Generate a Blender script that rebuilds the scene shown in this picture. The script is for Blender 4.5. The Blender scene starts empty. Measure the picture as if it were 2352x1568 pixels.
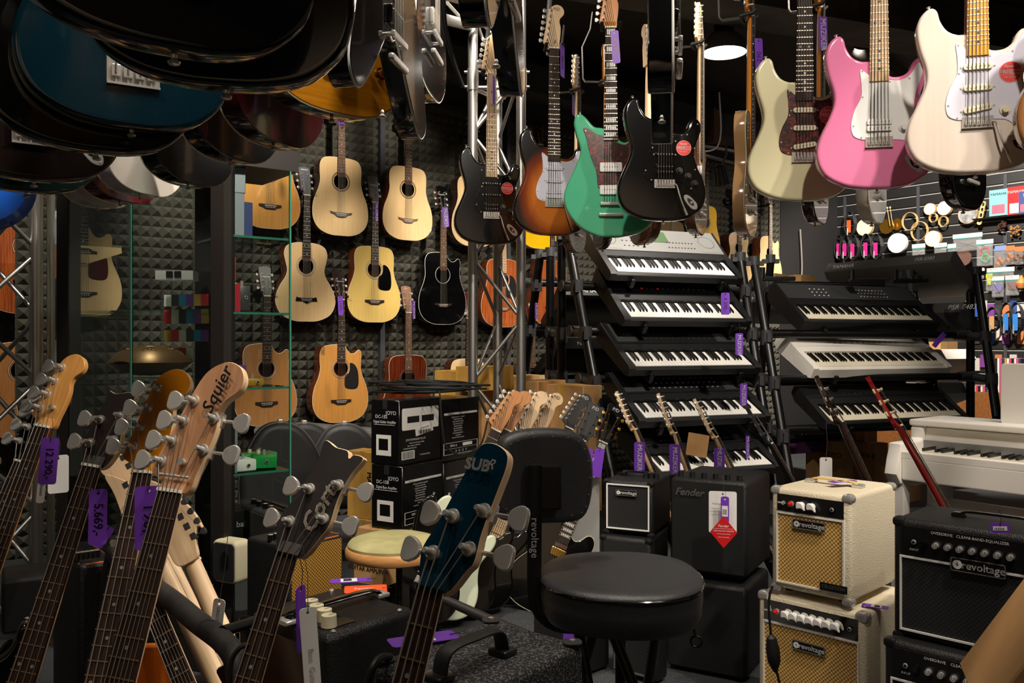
import bpy, math, random
from math import sin, cos, pi, radians as R, sqrt, atan2
from mathutils import Vector as V3, Matrix as MX
from mathutils.geometry import tessellate_polygon
random.seed(7)
SC = bpy.context.scene
COL = SC.collection
# ---------------------------------------------------------------- camera, world, lights, exposure
F = 2000.0; CX, CY = 1176.0, 784.0; EYE = 1.15
cam = bpy.data.objects.new('camera', bpy.data.cameras.new('camera'))
cam.location = (0, 0, EYE); cam.rotation_euler = (R(90), 0, 0)
cam.data.sensor_width = 36; cam.data.lens = 36*F/2352; cam.data.clip_start = .05
COL.objects.link(cam); SC.camera = cam
w = bpy.data.worlds.new('world'); SC.world = w; w.use_nodes = True
w.node_tree.nodes['Background'].inputs[0].default_value = (1, .9, .8, 1)
w.node_tree.nodes['Background'].inputs[1].default_value = .045
SC.view_settings.view_transform = 'Standard'; SC.view_settings.look = 'None'
SC.view_settings.exposure = 0.0; SC.view_settings.gamma = 1
def P(px, py, Z): return V3(((px-CX)/F*Z, Z, EYE-(py-CY)/F*Z))
def spot(loc, target, power, size=60, blend=.5, col=(1, .9, .78), rad=.05):
    l = bpy.data.lights.new('spot_lamp', 'SPOT'); l.energy = power; l.spot_size = R(size); l.spot_blend = blend
    l.color = col; l.shadow_soft_size = rad
    o = bpy.data.objects.new('spot_lamp', l); COL.objects.link(o); o.location = loc
    o.rotation_euler = (V3(target)-V3(loc)).to_track_quat('-Z', 'Y').to_euler(); return o
WARM = (1, .88, .72); NEUT = (1, .93, .84)
LAMPS = [  # ceiling track spots, the last ones added as brighteners: location, aim, watts, cone
 ((.75, .35, 3.05), (.80, 2.7, 1.75), 85, 50), ((1.9, .9, 3.1), (1.25, 2.5, 1.8), 60, 50), ((-.1, 1.3, 3.1), (.2, 3.9, 1.8), 75, 46),
 ((.1, 3.9, 3.15), (-1.1, 5.7, 1.6), 175, 62), ((1.3, 4.6, 3.15), (.3, 6.3, 1.3), 160, 66), ((-1.9, 2.6, 3.15), (-2.0, 4.9, 1.2), 120, 60),
 ((1.2, 2.9, 3.15), (1.05, 5.4, 1.0), 200, 56), ((2.5, 3.6, 3.15), (2.6, 6.1, 1.0), 230, 60),
 ((3.0, 6.0, 3.2), (4.0, 7.9, 1.5), 620, 86), ((2.4, 6.0, 3.2), (2.6, 8.3, 1.8), 120, 60),
 ((1.5, 1.2, 3.1), (1.15, 2.6, .45), 95, 52), ((2.3, 2.2, 3.1), (1.9, 3.3, .5), 90, 52), ((-.8, 2.2, 3.1), (-.7, 3.5, .6), 110, 56),
 ((-.9, .6, 3.1), (-.35, 1.9, .5), 38, 60), ((-1.5, 1.3, 3.1), (-1.0, 2.0, .8), 20, 55), ((.5, 1.4, 3.1), (.35, 2.2, .5), 45, 50),
 ((-.5, 4.0, 3.2), (-.1, 4.4, 2.4), 60, 90), ((.55, 1.5, 2.9), (-.6, 2.2, 1.75), 130, 60), ((-.05, .9, 2.9), (-.5, 1.9, 1.9), 40, 60),
 ((.9, 2.05, 3.05), (-.55, 1.98, 1.75), 170, 46), ((1.0, .9, 3.05), (-.45, 1.75, .85), 42, 50), ((-.3, 1.7, 3.1), (.1, 1.45, .6), 70, 50), ((-.2, 2.3, 3.1), (-1.25, 3.3, 1.05), 45, 28), ((-1.5, -.6, 3.1), (-1.3, -2.4, 1.6), 120, 80), ((1.6, -.6, 3.1), (1.5, -2.4, 1.6), 120, 80), ((2.5, 3.3, 3.1), (3.0, 6.0, 1.6), 130, 40)]  # unseen lamps added to brighten red guitars, carpeted amplifier, handpan, rear wall, keyboards
LB = 1.65
for a, b, e, s in LAMPS: spot(a, b, e*LB, s)
# ---------------------------------------------------------------- materials
MATS = {}
def lin(c): return tuple(((x/255)/12.92 if x/255 <= .04045 else ((x/255+.055)/1.055)**2.4) for x in c)
def mat(name, col, rough=.5, metal=0, coat=0, bump=None, kind=None, col2=None, scale=30, emit=0, trans=0, spec=None, alpha=1, sheen=0):
    if name in MATS: return MATS[name]
    m = bpy.data.materials.new(name); m.use_nodes = True; nt = m.node_tree; b = nt.nodes['Principled BSDF']
    c = (*lin(col), 1)
    b.inputs['Base Color'].default_value = c; b.inputs['Roughness'].default_value = rough; b.inputs['Metallic'].default_value = metal
    b.inputs['Coat Weight'].default_value = coat; b.inputs['Coat Roughness'].default_value = .04
    b.inputs['Transmission Weight'].default_value = trans; b.inputs['Alpha'].default_value = alpha
    if spec is not None: b.inputs['Specular IOR Level'].default_value = spec
    if emit: b.inputs['Emission Color'].default_value = c; b.inputs['Emission Strength'].default_value = emit
    N = nt.nodes.new; L = nt.links.new
    if kind or bump:
        tc = N('ShaderNodeTexCoord'); mp = N('ShaderNodeMapping'); L(tc.outputs['Object'], mp.inputs[0])
    if kind:
        c2 = (*lin(col2 or col), 1)
        if kind == 'wood':     # grain runs along local z
            mp.inputs['Scale'].default_value = (scale, scale, scale*.04); nz = N('ShaderNodeTexNoise'); nz.inputs['Scale'].default_value = 6; nz.inputs['Detail'].default_value = 4
            L(mp.outputs[0], nz.inputs[0]); src = nz.outputs[0]; lo, hi = .35, .65
        elif kind == 'woodx':
            mp.inputs['Scale'].default_value = (scale*.05, scale, scale); nz = N('ShaderNodeTexNoise'); nz.inputs['Scale'].default_value = 6
            L(mp.outputs[0], nz.inputs[0]); src = nz.outputs[0]; lo, hi = .35, .65
        elif kind == 'noise':
            nz = N('ShaderNodeTexNoise'); nz.inputs['Scale'].default_value = scale; nz.inputs['Detail'].default_value = 5; L(mp.outputs[0], nz.inputs[0]); src = nz.outputs[0]; lo, hi = .4, .62
        elif kind == 'speck':
            nz = N('ShaderNodeTexNoise'); nz.inputs['Scale'].default_value = scale; nz.inputs['Detail'].default_value = 1; L(mp.outputs[0], nz.inputs[0]); src = nz.outputs[0]; lo, hi = .52, .62
        elif kind == 'tort':
            nz = N('ShaderNodeTexNoise'); nz.inputs['Scale'].default_value = 38; nz.inputs['Detail'].default_value = 6; nz.inputs['Distortion'].default_value = 1.5; L(mp.outputs[0], nz.inputs[0]); src = nz.outputs[0]; lo, hi = .47, .66
        elif kind == 'burst':  # sunburst: amber in the middle, dark at the rim of the body
            sp = N('ShaderNodeSeparateXYZ'); L(tc.outputs['Object'], sp.inputs[0])
            def mth(op, a, b_):
                n = N('ShaderNodeMath'); n.operation = op
                for i, q in enumerate((a, b_)):
                    if q is None: continue
                    if isinstance(q, (int, float)): n.inputs[i].default_value = q
                    else: L(q, n.inputs[i])
                return n.outputs[0]
            xx = mth('MULTIPLY', sp.outputs[0], 6.2); zz = mth('MULTIPLY', mth('SUBTRACT', sp.outputs[2], .17), 4.6)
            src = mth('SQRT', mth('ADD', mth('MULTIPLY', xx, xx), mth('MULTIPLY', zz, zz)), None); lo, hi = .55, 1.0
        elif kind == 'weave':
            ck = N('ShaderNodeTexChecker'); ck.inputs['Scale'].default_value = scale; ck.inputs[1].default_value = (1, 1, 1, 1); ck.inputs[2].default_value = (0, 0, 0, 1); L(mp.outputs[0], ck.inputs[0]); src = ck.outputs[1]; lo, hi = .3, .7
        rp = N('ShaderNodeValToRGB'); rp.color_ramp.elements[0].position = lo; rp.color_ramp.elements[1].position = hi
        rp.color_ramp.elements[0].color = c; rp.color_ramp.elements[1].color = c2
        L(src, rp.inputs[0]); L(rp.outputs[0], b.inputs['Base Color'])
        if kind == 'burst':
            e = rp.color_ramp.elements.new(.78); e.color = (*lin((128, 52, 14)), 1)
    if bump:
        bs, bd = bump
        n2 = N('ShaderNodeTexVoronoi'); n2.inputs['Scale'].default_value = bs; L(tc.outputs['Object'], n2.inputs['Vector'])
        bp = N('ShaderNodeBump'); bp.inputs['Strength'].default_value = bd; bp.inputs['Distance'].default_value = .002
        L(n2.outputs[0], bp.inputs['Height']); L(bp.outputs[0], b.inputs['Normal'])
    MATS[name] = m; return m
def glassmat(name, tint, a):
    m = bpy.data.materials.new(name); m.use_nodes = True; nt = m.node_tree; nt.nodes.clear(); N = nt.nodes.new; L = nt.links.new
    o = N('ShaderNodeOutputMaterial'); t = N('ShaderNodeBsdfTransparent'); g = N('ShaderNodeBsdfGlossy'); mx = N('ShaderNodeMixShader'); fr = N('ShaderNodeFresnel'); fr.inputs[0].default_value = a
    t.inputs[0].default_value = (*tint, 1); g.inputs['Roughness'].default_value = .02; g.inputs[0].default_value = (.9, .95, .93, 1)
    L(fr.outputs[0], mx.inputs[0]); L(t.outputs[0], mx.inputs[1]); L(g.outputs[0], mx.inputs[2]); L(mx.outputs[0], o.inputs[0]); return m
G = lambda n, c, **k: mat(n, c, rough=.14, coat=1, **k)
BLK = G('black_lacquer', (7, 7, 8)); PLB = mat('black_plastic', (20, 20, 21), .45); PLB2 = mat('grey_plastic', (52, 52, 54), .45)
CHR = mat('chrome', (214, 211, 205), .2, .62); GLD = mat('gold_plated', (214, 168, 70), .18, 1); STL = mat('string_steel', (140, 134, 124), .4, .9)
NIK = mat('nickel_frets', (200, 190, 170), .3, .8); BMT = mat('black_metal', (18, 18, 19), .35, .3); ALU = mat('aluminium_tube', (186, 184, 180), .38, 1, bump=(60, .05))
ROSE = mat('rosewood_board', (50, 30, 22), .6, kind='wood', col2=(28, 16, 12), scale=60, spec=.25); MAPB = mat('maple_board', (226, 190, 145), .35, coat=.4, kind='wood', col2=(210, 170, 122), scale=22)
AMBB = mat('amber_board', (234, 160, 40), .3, coat=.6, kind='wood', col2=(222, 146, 30), scale=20); MAP = mat('maple_neck', (222, 186, 142), .35, coat=.5, kind='wood', col2=(205, 164, 118), scale=18)
MAPN = mat('pale_maple', (232, 200, 160), .5, kind='wood', col2=(214, 180, 138), scale=18); AMB = mat('amber_neck', (205, 130, 42), .3, coat=.8, kind='wood', col2=(186, 110, 30), scale=18)
MAH = mat('mahogany_neck', (104, 54, 32), .4, coat=.5, kind='wood', col2=(80, 38, 22), scale=30)
WHT = mat('white_plastic', (232, 231, 226), .35); CRMP = mat('cream_plastic', (225, 216, 182), .4); BON = mat('bone_white', (236, 230, 214), .4)
PEARL = mat('pearl_inlay', (205, 203, 198), .3); DOTB = mat('black_dot', (15, 15, 15), .4)
TORT = mat('tortoise_guard', (44, 14, 12), .25, coat=.8, kind='tort', col2=(138, 40, 22))
TOLB = mat('black_tolex', (22, 22, 23), .42, bump=(420, .55)); TOLC = mat('cream_tolex', (226, 213, 184), .5, bump=(330, .6))
CRP = mat('grey_flecked_carpet', (20, 20, 22), .8, kind='speck', col2=(96, 96, 98), scale=260, bump=(500, .4)); VINYL = mat('black_vinyl', (44, 44, 46), .42, bump=(500, .25))
PUR = mat('purple_card', (112, 56, 178), .45); PURD = mat('purple_ink', (30, 12, 50), .6); INKB = mat('black_ink', (12, 12, 14), .6); INKW = mat('white_ink', (228, 228, 226), .5)
RED = mat('sticker_red', (224, 42, 30), .4); CARD = mat('brown_cardboard', (186, 144, 92), .75, kind='noise', col2=(174, 130, 80), scale=8); CARDY = mat('taped_cardboard', (206, 160, 78), .35, kind='noise', col2=(190, 142, 66), scale=7)
JBOX = mat('black_printed_carton', (14, 13, 14), .22); PAPER = mat('white_paper', (222, 220, 216), .6); GREYINK = mat('grey_ink', (150, 150, 150), .5)
RUB = mat('black_rubber', (14, 14, 14), .6); PAD = mat('black_foam_padding', (30, 28, 28), .55); GSH = mat('green_glass_edge', (60, 120, 100), .2)
# ---------------------------------------------------------------- mesh collecting
def crv(pts, n=5):
    out = []; N = len(pts)
    for i in range(N):
        p0, p1, p2, p3 = (pts[(i+j-1) % N] for j in range(4))
        for q in range(n):
            t = q/n; o = []
            for d in range(len(p1)):
                a, b, c, e = p0[d], p1[d], p2[d], p3[d]
                o.append(.5*((2*b)+(-a+c)*t+(2*a-5*b+4*c-e)*t*t+(-a+3*b-3*c+e)*t**3))
            out.append(tuple(o))
    return out
def opn(pts, n=6):
    out = []; N = len(pts)
    for i in range(N-1):
        p0, p1, p2, p3 = pts[max(i-1, 0)], pts[i], pts[i+1], pts[min(i+2, N-1)]
        for q in range(n):
            t = q/n
            out.append(V3([.5*((2*p1[d])+(-p0[d]+p2[d])*t+(2*p0[d]-5*p1[d]+4*p2[d]-p3[d])*t*t+(-p0[d]+3*p1[d]-3*p2[d]+p3[d])*t**3) for d in range(3)]))
    out.append(V3(pts[-1])); return out
def area(o): return sum(o[i][0]*o[(i+1) % len(o)][1]-o[(i+1) % len(o)][0]*o[i][1] for i in range(len(o)))/2
def inset(o, d):
    n = len(o); res = []; s = 1 if area(o) > 0 else -1
    for i in range(n):
        a, b, c = o[i-1], o[i], o[(i+1) % n]
        e1 = V3((b[0]-a[0], b[1]-a[1], 0)); e2 = V3((c[0]-b[0], c[1]-b[1], 0))
        if e1.length < 1e-9 or e2.length < 1e-9: res.append(b); continue
        e1.normalize(); e2.normalize(); t = e1+e2
        if t.length < 1e-6: t = e1
        t.normalize(); k = max(.5, t.dot(e1)); res.append((b[0]-s*t[1]*d/k, b[1]+s*t[0]*d/k))
    return res
def rrect(w, h, r, n=4, cx=0, cy=0):
    o = []
    for (sx, sy, a0) in ((1, 1, 0), (-1, 1, 90), (-1, -1, 180), (1, -1, 270)):
        for i in range(n+1):
            a = R(a0+90*i/n); o.append((cx+sx*(w/2-r)+r*cos(a), cy+sy*(h/2-r)+r*sin(a)))
    return o
def circ(r, n=20, cx=0, cy=0): return [(cx+r*cos(2*pi*i/n), cy+r*sin(2*pi*i/n)) for i in range(n)]
TXT = {}
def text_data(s):
    if s not in TXT:
        c = bpy.data.curves.new('t', 'FONT'); c.body = s; c.align_x = 'CENTER'; c.align_y = 'CENTER'; c.resolution_u = 2
        o = bpy.data.objects.new('t', c); COL.objects.link(o); dg = bpy.context.evaluated_depsgraph_get(); dg.update()
        me = bpy.data.meshes.new_from_object(o.evaluated_get(dg)); TXT[s] = ([v.co.copy() for v in me.vertices], [tuple(p.vertices) for p in me.polygons])
        bpy.data.objects.remove(o); bpy.data.curves.remove(c); bpy.data.meshes.remove(me)
    return TXT[s]
class MB:
    def __init__(s, m=None, T=None): s.v = []; s.f = []; s.k = []; s.ms = []; s.T = T or MX(); s.c = 0; s.m(m or PLB)
    def m(s, m):
        if m not in s.ms: s.ms.append(m)
        s.c = s.ms.index(m); return s
    def add(s, vs, fs):
        b = len(s.v); s.v += [s.T @ V3(v) for v in vs]; s.f += [tuple(b+i for i in f) for f in fs]; s.k += [s.c]*len(fs); return s
    def box(s, x0, x1, y0, y1, z0, z1, b=0):
        if b:
            return s.slab(rrect(x1-x0, z1-z0, b*1.3, 3, (x0+x1)/2, (z0+z1)/2), y0, y1, b, 2)
        return s.add([(x, y, z) for z in (z0, z1) for y in (y0, y1) for x in (x0, x1)], [(0, 2, 3, 1), (4, 5, 7, 6), (0, 1, 5, 4), (2, 6, 7, 3), (0, 4, 6, 2), (1, 3, 7, 5)])
    def slab(s, o, y0, y1, r=0, n=3):     # outline in x,z ; front y0 < back y1 ; rounded rims
        if area(o) < 0: o = o[::-1]
        N = len(o); rings = []
        if r > 0:
            rings.append((inset(o, r*1.12), y0))
            for i in range(n+1):
                a = pi/2*i/n; rings.append((inset(o, r*(1-sin(a))), y0+r*(1-cos(a))))
            for i in range(n+1):
                a = pi/2*i/n; rings.append((inset(o, r*(1-cos(a))), y1-r*(1-sin(a))))
            rings.append((inset(o, r*1.12), y1))
        else: rings = [(o, y0), (o, y1)]
        vs = [(p[0], y, p[1]) for q, y in rings for p in q]; fs = []
        for i in range(len(rings)-1):
            for j in range(N): k = (j+1) % N; fs.append((i*N+j, (i+1)*N+j, (i+1)*N+k, i*N+k))
        fs.append(tuple(range(N))); fs.append(tuple(range((len(rings)-1)*N, len(rings)*N))[::-1])
        return s.add(vs, fs)
    def cyl(s, a, b, r, r2=None, n=10, cap=True):
        a = V3(a); b = V3(b); r2 = r if r2 is None else r2; d = (b-a)
        if d.length < 1e-7: return s
        d.normalize(); u = d.orthogonal().normalized(); v = d.cross(u)
        vs = [a+(u*cos(2*pi*i/n)+v*sin(2*pi*i/n))*r for i in range(n)]+[b+(u*cos(2*pi*i/n)+v*sin(2*pi*i/n))*r2 for i in range(n)]
        fs = [(i, (i+1) % n, n+(i+1) % n, n+i) for i in range(n)]
        if cap: fs += [tuple(range(n))[::-1], tuple(range(n, 2*n))]
        return s.add(vs, fs)
    def tube(s, pts, r, n=8, flat=None):
        pts = [V3(p) for p in pts]; N = len(pts); vs = []; up = None
        for i in range(N):
            d = (pts[min(i+1, N-1)]-pts[max(i-1, 0)]).normalized()
            if up is None: up = d.orthogonal().normalized() if flat is None else V3(flat[2])
            up = (up-d*up.dot(d)).normalized(); sd = d.cross(up); ri = r[i] if isinstance(r, list) else r
            for j in range(n):
                a = 2*pi*j/n; vs.append(pts[i]+(up*cos(a)*ri*(flat[0] if flat else 1)+sd*sin(a)*ri*(flat[1] if flat else 1)))
        fs = [(i*n+j, i*n+(j+1) % n, (i+1)*n+(j+1) % n, (i+1)*n+j) for i in range(N-1) for j in range(n)]
        fs += [tuple(range(n))[::-1], tuple(range((N-1)*n, N*n))]; return s.add(vs, fs)
    def lathe(s, prof, c=(0, 0, 0), ax=(0, 0, 1), n=24):
        ax = V3(ax).normalized(); u = ax.orthogonal().normalized(); v = ax.cross(u); c = V3(c); vs = []
        for (r, h) in prof:
            for i in range(n): a = 2*pi*i/n; vs.append(c+ax*h+(u*cos(a)+v*sin(a))*max(r, 1e-5))
        fs = [(i*n+j, i*n+(j+1) % n, (i+1)*n+(j+1) % n, (i+1)*n+j) for i in range(len(prof)-1) for j in range(n)]
        return s.add(vs, fs)
    def ring(s, R0, r, c=(0, 0, 0), ax=(0, 1, 0), n=28, k=6):
        ax = V3(ax).normalized(); u = ax.orthogonal().normalized(); v = ax.cross(u); c = V3(c); vs = []
        for i in range(n):
            a = 2*pi*i/n; d = u*cos(a)+v*sin(a)
            for j in range(k): b = 2*pi*j/k; vs.append(c+d*(R0+r*cos(b))+ax*r*sin(b))
        return s.add(vs, [(i*k+j, ((i+1) % n)*k+j, ((i+1) % n)*k+(j+1) % k, i*k+(j+1) % k) for i in range(n) for j in range(k)])
    def plate(s, outer, holes, y0, y1):    # flat plate in x,z with holes
        loops = [[V3((p[0], p[1], 0)) for p in l] for l in [outer]+holes]; tri = tessellate_polygon(loops); flat = [p for l in loops for p in l]; n = len(flat)
        vs = [(p[0], y0, p[1]) for p in flat]+[(p[0], y1, p[1]) for p in flat]
        fs = [tuple(t) for t in tri]+[tuple(n+i for i in t[::-1]) for t in tri]; b = 0
        for l in loops:
            k = len(l); fs += [(b+i, b+(i+1) % k, n+b+(i+1) % k, n+b+i) for i in range(k)]; b += k
        return s.add(vs, fs)
    def text(s, t, size, x=0, z=0, y=0, rot=0, sx=1, shear=0, bold=0, mirror=False):
        # lettering in the x,z plane facing -y
        vs, fs = text_data(t); c, q = cos(rot), sin(rot); offs = [(0, 0)]+([(bold, 0), (0, bold), (bold, bold)] if bold else [])
        for ox, oz in offs:
            out = []
            for v in vs:
                a = (v.x+shear*v.y)*size*sx+ox; b = v.y*size+oz
                if mirror: a = -a
                out.append((x+a*c-b*q, y, z+a*q+b*c))
            s.add(out, fs)
        return s
    def mesh(s, name, ang=38):
        me = bpy.data.meshes.new(name); me.from_pydata(s.v, [], s.f)
        for m in s.ms: me.materials.append(m)
        me.polygons.foreach_set('material_index', s.k); me.polygons.foreach_set('use_smooth', [True]*len(s.f))
        me.update(); me.set_sharp_from_angle(angle=R(ang)); return me
def tag(o, label, cat, group=None, kind=None):
    o['label'] = label; o['category'] = cat
    if group: o['group'] = group
    if kind: o['kind'] = kind
    return o
def thing(name, label, cat, M=None, group=None):
    o = bpy.data.objects.new(name, None); o.empty_display_size = .05; COL.objects.link(o)
    if M is not None: o.matrix_world = M
    return tag(o, label, cat, group)
def part(name, mb, parent, label=None, M=None):
    me = mb.mesh(name) if isinstance(mb, MB) else mb
    o = bpy.data.objects.new(name, me); COL.objects.link(o)
    if parent is not None: o.parent = parent
    if M is not None: o.matrix_local = M
    if label: o['label'] = label
    return o
def solo(name, mb, label, cat, M=None, group=None, kind=None): return tag(part(name, mb, None, None, M), label, cat, group, kind)
def struct(name, mb, label=None):
    o = part(name, mb, None); o['kind'] = 'structure'
    o['label'] = label or name.replace('_', ' '); return o
# ---------------------------------------------------------------- placing
def Tm(p): return MX.Translation(V3(p))
def frame(o, x, y, z):
    m = MX.Identity(4)
    for i, a in enumerate((x, y, z)):
        for j in range(3): m[j][i] = a[j]
    for j in range(3): m[j][3] = o[j]
    return m
def hang(px, py, Z, yaw=0, roll=0): return Tm(P(px, py, Z)) @ MX.Rotation(R(yaw), 4, 'Z') @ MX.Rotation(R(roll), 4, 'Y')
def lean(nut, low, Zn, zn, zl, yaw=0, far=False, ang=18):   # neck line through two pixels, tipped back by ang degrees
    A = P(nut[0], nut[1], Zn); T = math.tan(R(ang)); m = (low[1]-CY)/F; Z = (A[1]-T*(A[2]-EYE))/(1+T*m)
    B = P(low[0], low[1], Z); z = (A-B).normalized(); y = V3((sin(R(yaw)), cos(R(yaw)), 0)); y = (y-z*y.dot(z)).normalized(); x = y.cross(z)
    return frame(A-z*zn, x, y, z)
def reach(p, d, px):
    k = (px-CX)/F; return (k*p[1]-p[0])/(d[0]-k*d[1])
def boxfit(cx, top, Z, phi, lx, rx, bot):
    # near vertical edge at pixel cx; left-hand face ends at lx, right-hand face at rx; returns frame at front-left-bottom and sizes
    x = V3((cos(R(phi)), -sin(R(phi)), 0)); y = V3((sin(R(phi)), cos(R(phi)), 0)); p = P(cx, top, Z)
    w = reach(p, -x, lx); d = reach(p, y, rx); s = F/Z; h = (bot-top)/s if bot is not None else p[2]
    o = p-x*w; o[2] = p[2]-h; return frame(o, x, y, V3((0, 0, 1))), w, d, h
def turned(M, w, d):   # the same box with its right-hand face as the front
    x = M.col[0].xyz; y = M.col[1].xyz; z = M.col[2].xyz; o = M.col[3].xyz
    return frame(o+x*w, y, -x, z), d, w
# ---------------------------------------------------------------- guitars: x across, z along the neck, front faces -y, z = 0 at the end pin
STRAT = [(0, 0), (-.05, .002), (-.10, .012), (-.1455, .036), (-.169, .070), (-.176, .110), (-.168, .150), (-.1455, .200), (-.1275, .248), (-.1275, .290), (-.143, .342), (-.151, .392), (-.1445, .427), (-.129, .449), (-.112, .457), (-.098, .447),
         (-.090, .419), (-.073, .392), (-.0485, .379), (-.029, .378), (0, .374), (.029, .334), (.061, .330), (.085, .344), (.096, .368), (.109, .381), (.125, .380), (.138, .362), (.137, .328), (.121, .283), (.114, .248), (.126, .200), (.148, .155), (.158, .115), (.156, .080), (.14, .045), (.10, .014), (.05, .002)]
JAZZ = [(0, 0), (-.05, .003), (-.12, .038), (-.168, .094), (-.187, .157), (-.172, .213), (-.136, .290), (-.12, .346), (-.135, .402), (-.146, .451), (-.139, .4825), (-.12, .491), (-.098, .4755), (-.066, .44), (-.034, .434), (0, .42), (.034, .385), (.058, .376), (.085, .39), (.108, .398), (.128, .385), (.133, .35), (.122, .31), (.116, .27), (.132, .22), (.162, .165), (.172, .11), (.163, .055), (.118, .0175), (.05, .001)]
LPS = [(0, 0), (-.09, .008), (-.15, .045), (-.168, .11), (-.155, .17), (-.12, .23), (-.112, .27), (-.125, .32), (-.137, .37), (-.125, .415), (-.09, .44), (-.045, .445), (-.025, .432), (0, .40), (.026, .36), (.05, .345), (.072, .36), (.09, .385), (.11, .392), (.13, .375), (.135, .34), (.12, .285), (.118, .24), (.15, .18), (.168, .12), (.155, .06), (.09, .01)]
BASS = [(x*1.02, z*1.12) for x, z in STRAT]
VEE = [(0, .13), (-.03, .135), (-.10, .06), (-.165, .0), (-.20, -.005), (-.225, .03), (-.20, .12), (-.14, .27), (-.09, .37), (-.05, .40), (0, .405), (.05, .40), (.09, .37), (.14, .27), (.20, .12), (.225, .03), (.20, -.005), (.165, 0), (.10, .06), (.03, .135)]
DREAD = [(0, 0), (-.08, .004), (-.15, .035), (-.188, .09), (-.196, .155), (-.185, .22), (-.158, .285), (-.144, .34), (-.146, .40), (-.143, .45), (-.12, .485), (-.07, .497), (0, .499)]
OMB = [(0, 0), (-.08, .004), (-.16, .04), (-.196, .10), (-.196, .16), (-.17, .22), (-.135, .275), (-.124, .32), (-.135, .37), (-.144, .42), (-.125, .465), (-.07, .487), (0, .49)]
def full(h): return h+[(-x, z) for x, z in h[1:-1][::-1]]
DREADC = DREAD+[(.03, .49), (.045, .462), (.07, .44), (.098, .443), (.122, .462), (.139, .458), (.146, .43), (.142, .38), (.144, .33), (.158, .285), (.185, .22), (.196, .155), (.188, .09), (.15, .035), (.08, .004)]
H_FEN = [(-.021, 0), (-.024, .012), (-.043, .024), (-.044, .036), (-.034, .09), (-.022, .155), (-.010, .180), (.012, .192), (.034, .186), (.046, .168), (.044, .150), (.030, .134), (.026, .118), (.031, .095), (.030, .06), (.026, .03), (.021, 0)]
P_FEN = [(-.030+.0036*i, .038+.0258*i, -1) for i in range(6)]
H_LP = [(-.022, 0), (-.035, .03), (-.039, .045), (-.036, .10), (-.038, .15), (-.042, .178), (-.03, .188), (-.012, .182), (0, .190), (.012, .182), (.03, .188), (.042, .178), (.038, .15), (.036, .10), (.039, .045), (.035, .03), (.022, 0)]
H_AC = [(-.022, 0), (-.033, .03), (-.034, .05), (-.036, .11), (-.039, .170), (-.03, .180), (0, .186), (.03, .180), (.039, .170), (.036, .11), (.034, .05), (.033, .03), (.022, 0)]
P_33 = [(sx*.022, .05+.042*i, sx) for sx in (-1, 1) for i in range(3)]
def pegs(root, posts, y, M, side_len=.024, cls=False, big=1.0, ang=None):
    """one tuning peg per post: post and bushing on the face, button out at the side"""
    key = (M.name, big, side_len, cls); store = pegs.__dict__.setdefault('c', {})
    for s_ in (-1, 1):
        if (key, s_) not in store:
            b = MB(M); b.cyl((0, .002, 0), (0, -.003*big, 0), (.0058 if big < 1.2 else .0078)*big, (.0052 if big < 1.2 else .0066)*big, n=14).cyl((0, 0, 0), (0, -.014*big, 0), (.0034 if big < 1.2 else .0044)*big, .0030*big, n=10).cyl((0, -.0135*big, 0), (0, -.017*big, 0), .0036*big, .0024*big, n=10)
            b.cyl((0, .011*big, 0), (s_*side_len*.8, .011*big, 0), .0022*big, n=6).box(-.008*big, .008*big, .006*big, .015*big, -.009*big, .009*big, .002)
            b.slab([(s_*(side_len*.75+q[0]*big*(1 if big < 1.2 else 1.25)), q[1]*big*(1 if big < 1.2 else 1.35)) for q in crv([(0, -.004), (.008, -.009), (.014, -.007), (.015, 0), (.014, .007), (.008, .009), (0, .004)], 3)], .008*big, .015*big, .002, 2)
            store[(key, s_)] = b.mesh('tuning_peg')
        for (x, z, sd) in posts:
            if (sd > 0) == (s_ > 0): part('tuning_peg', store[(key, s_)], root, None, MX.Translation((x, y, z)))
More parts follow.
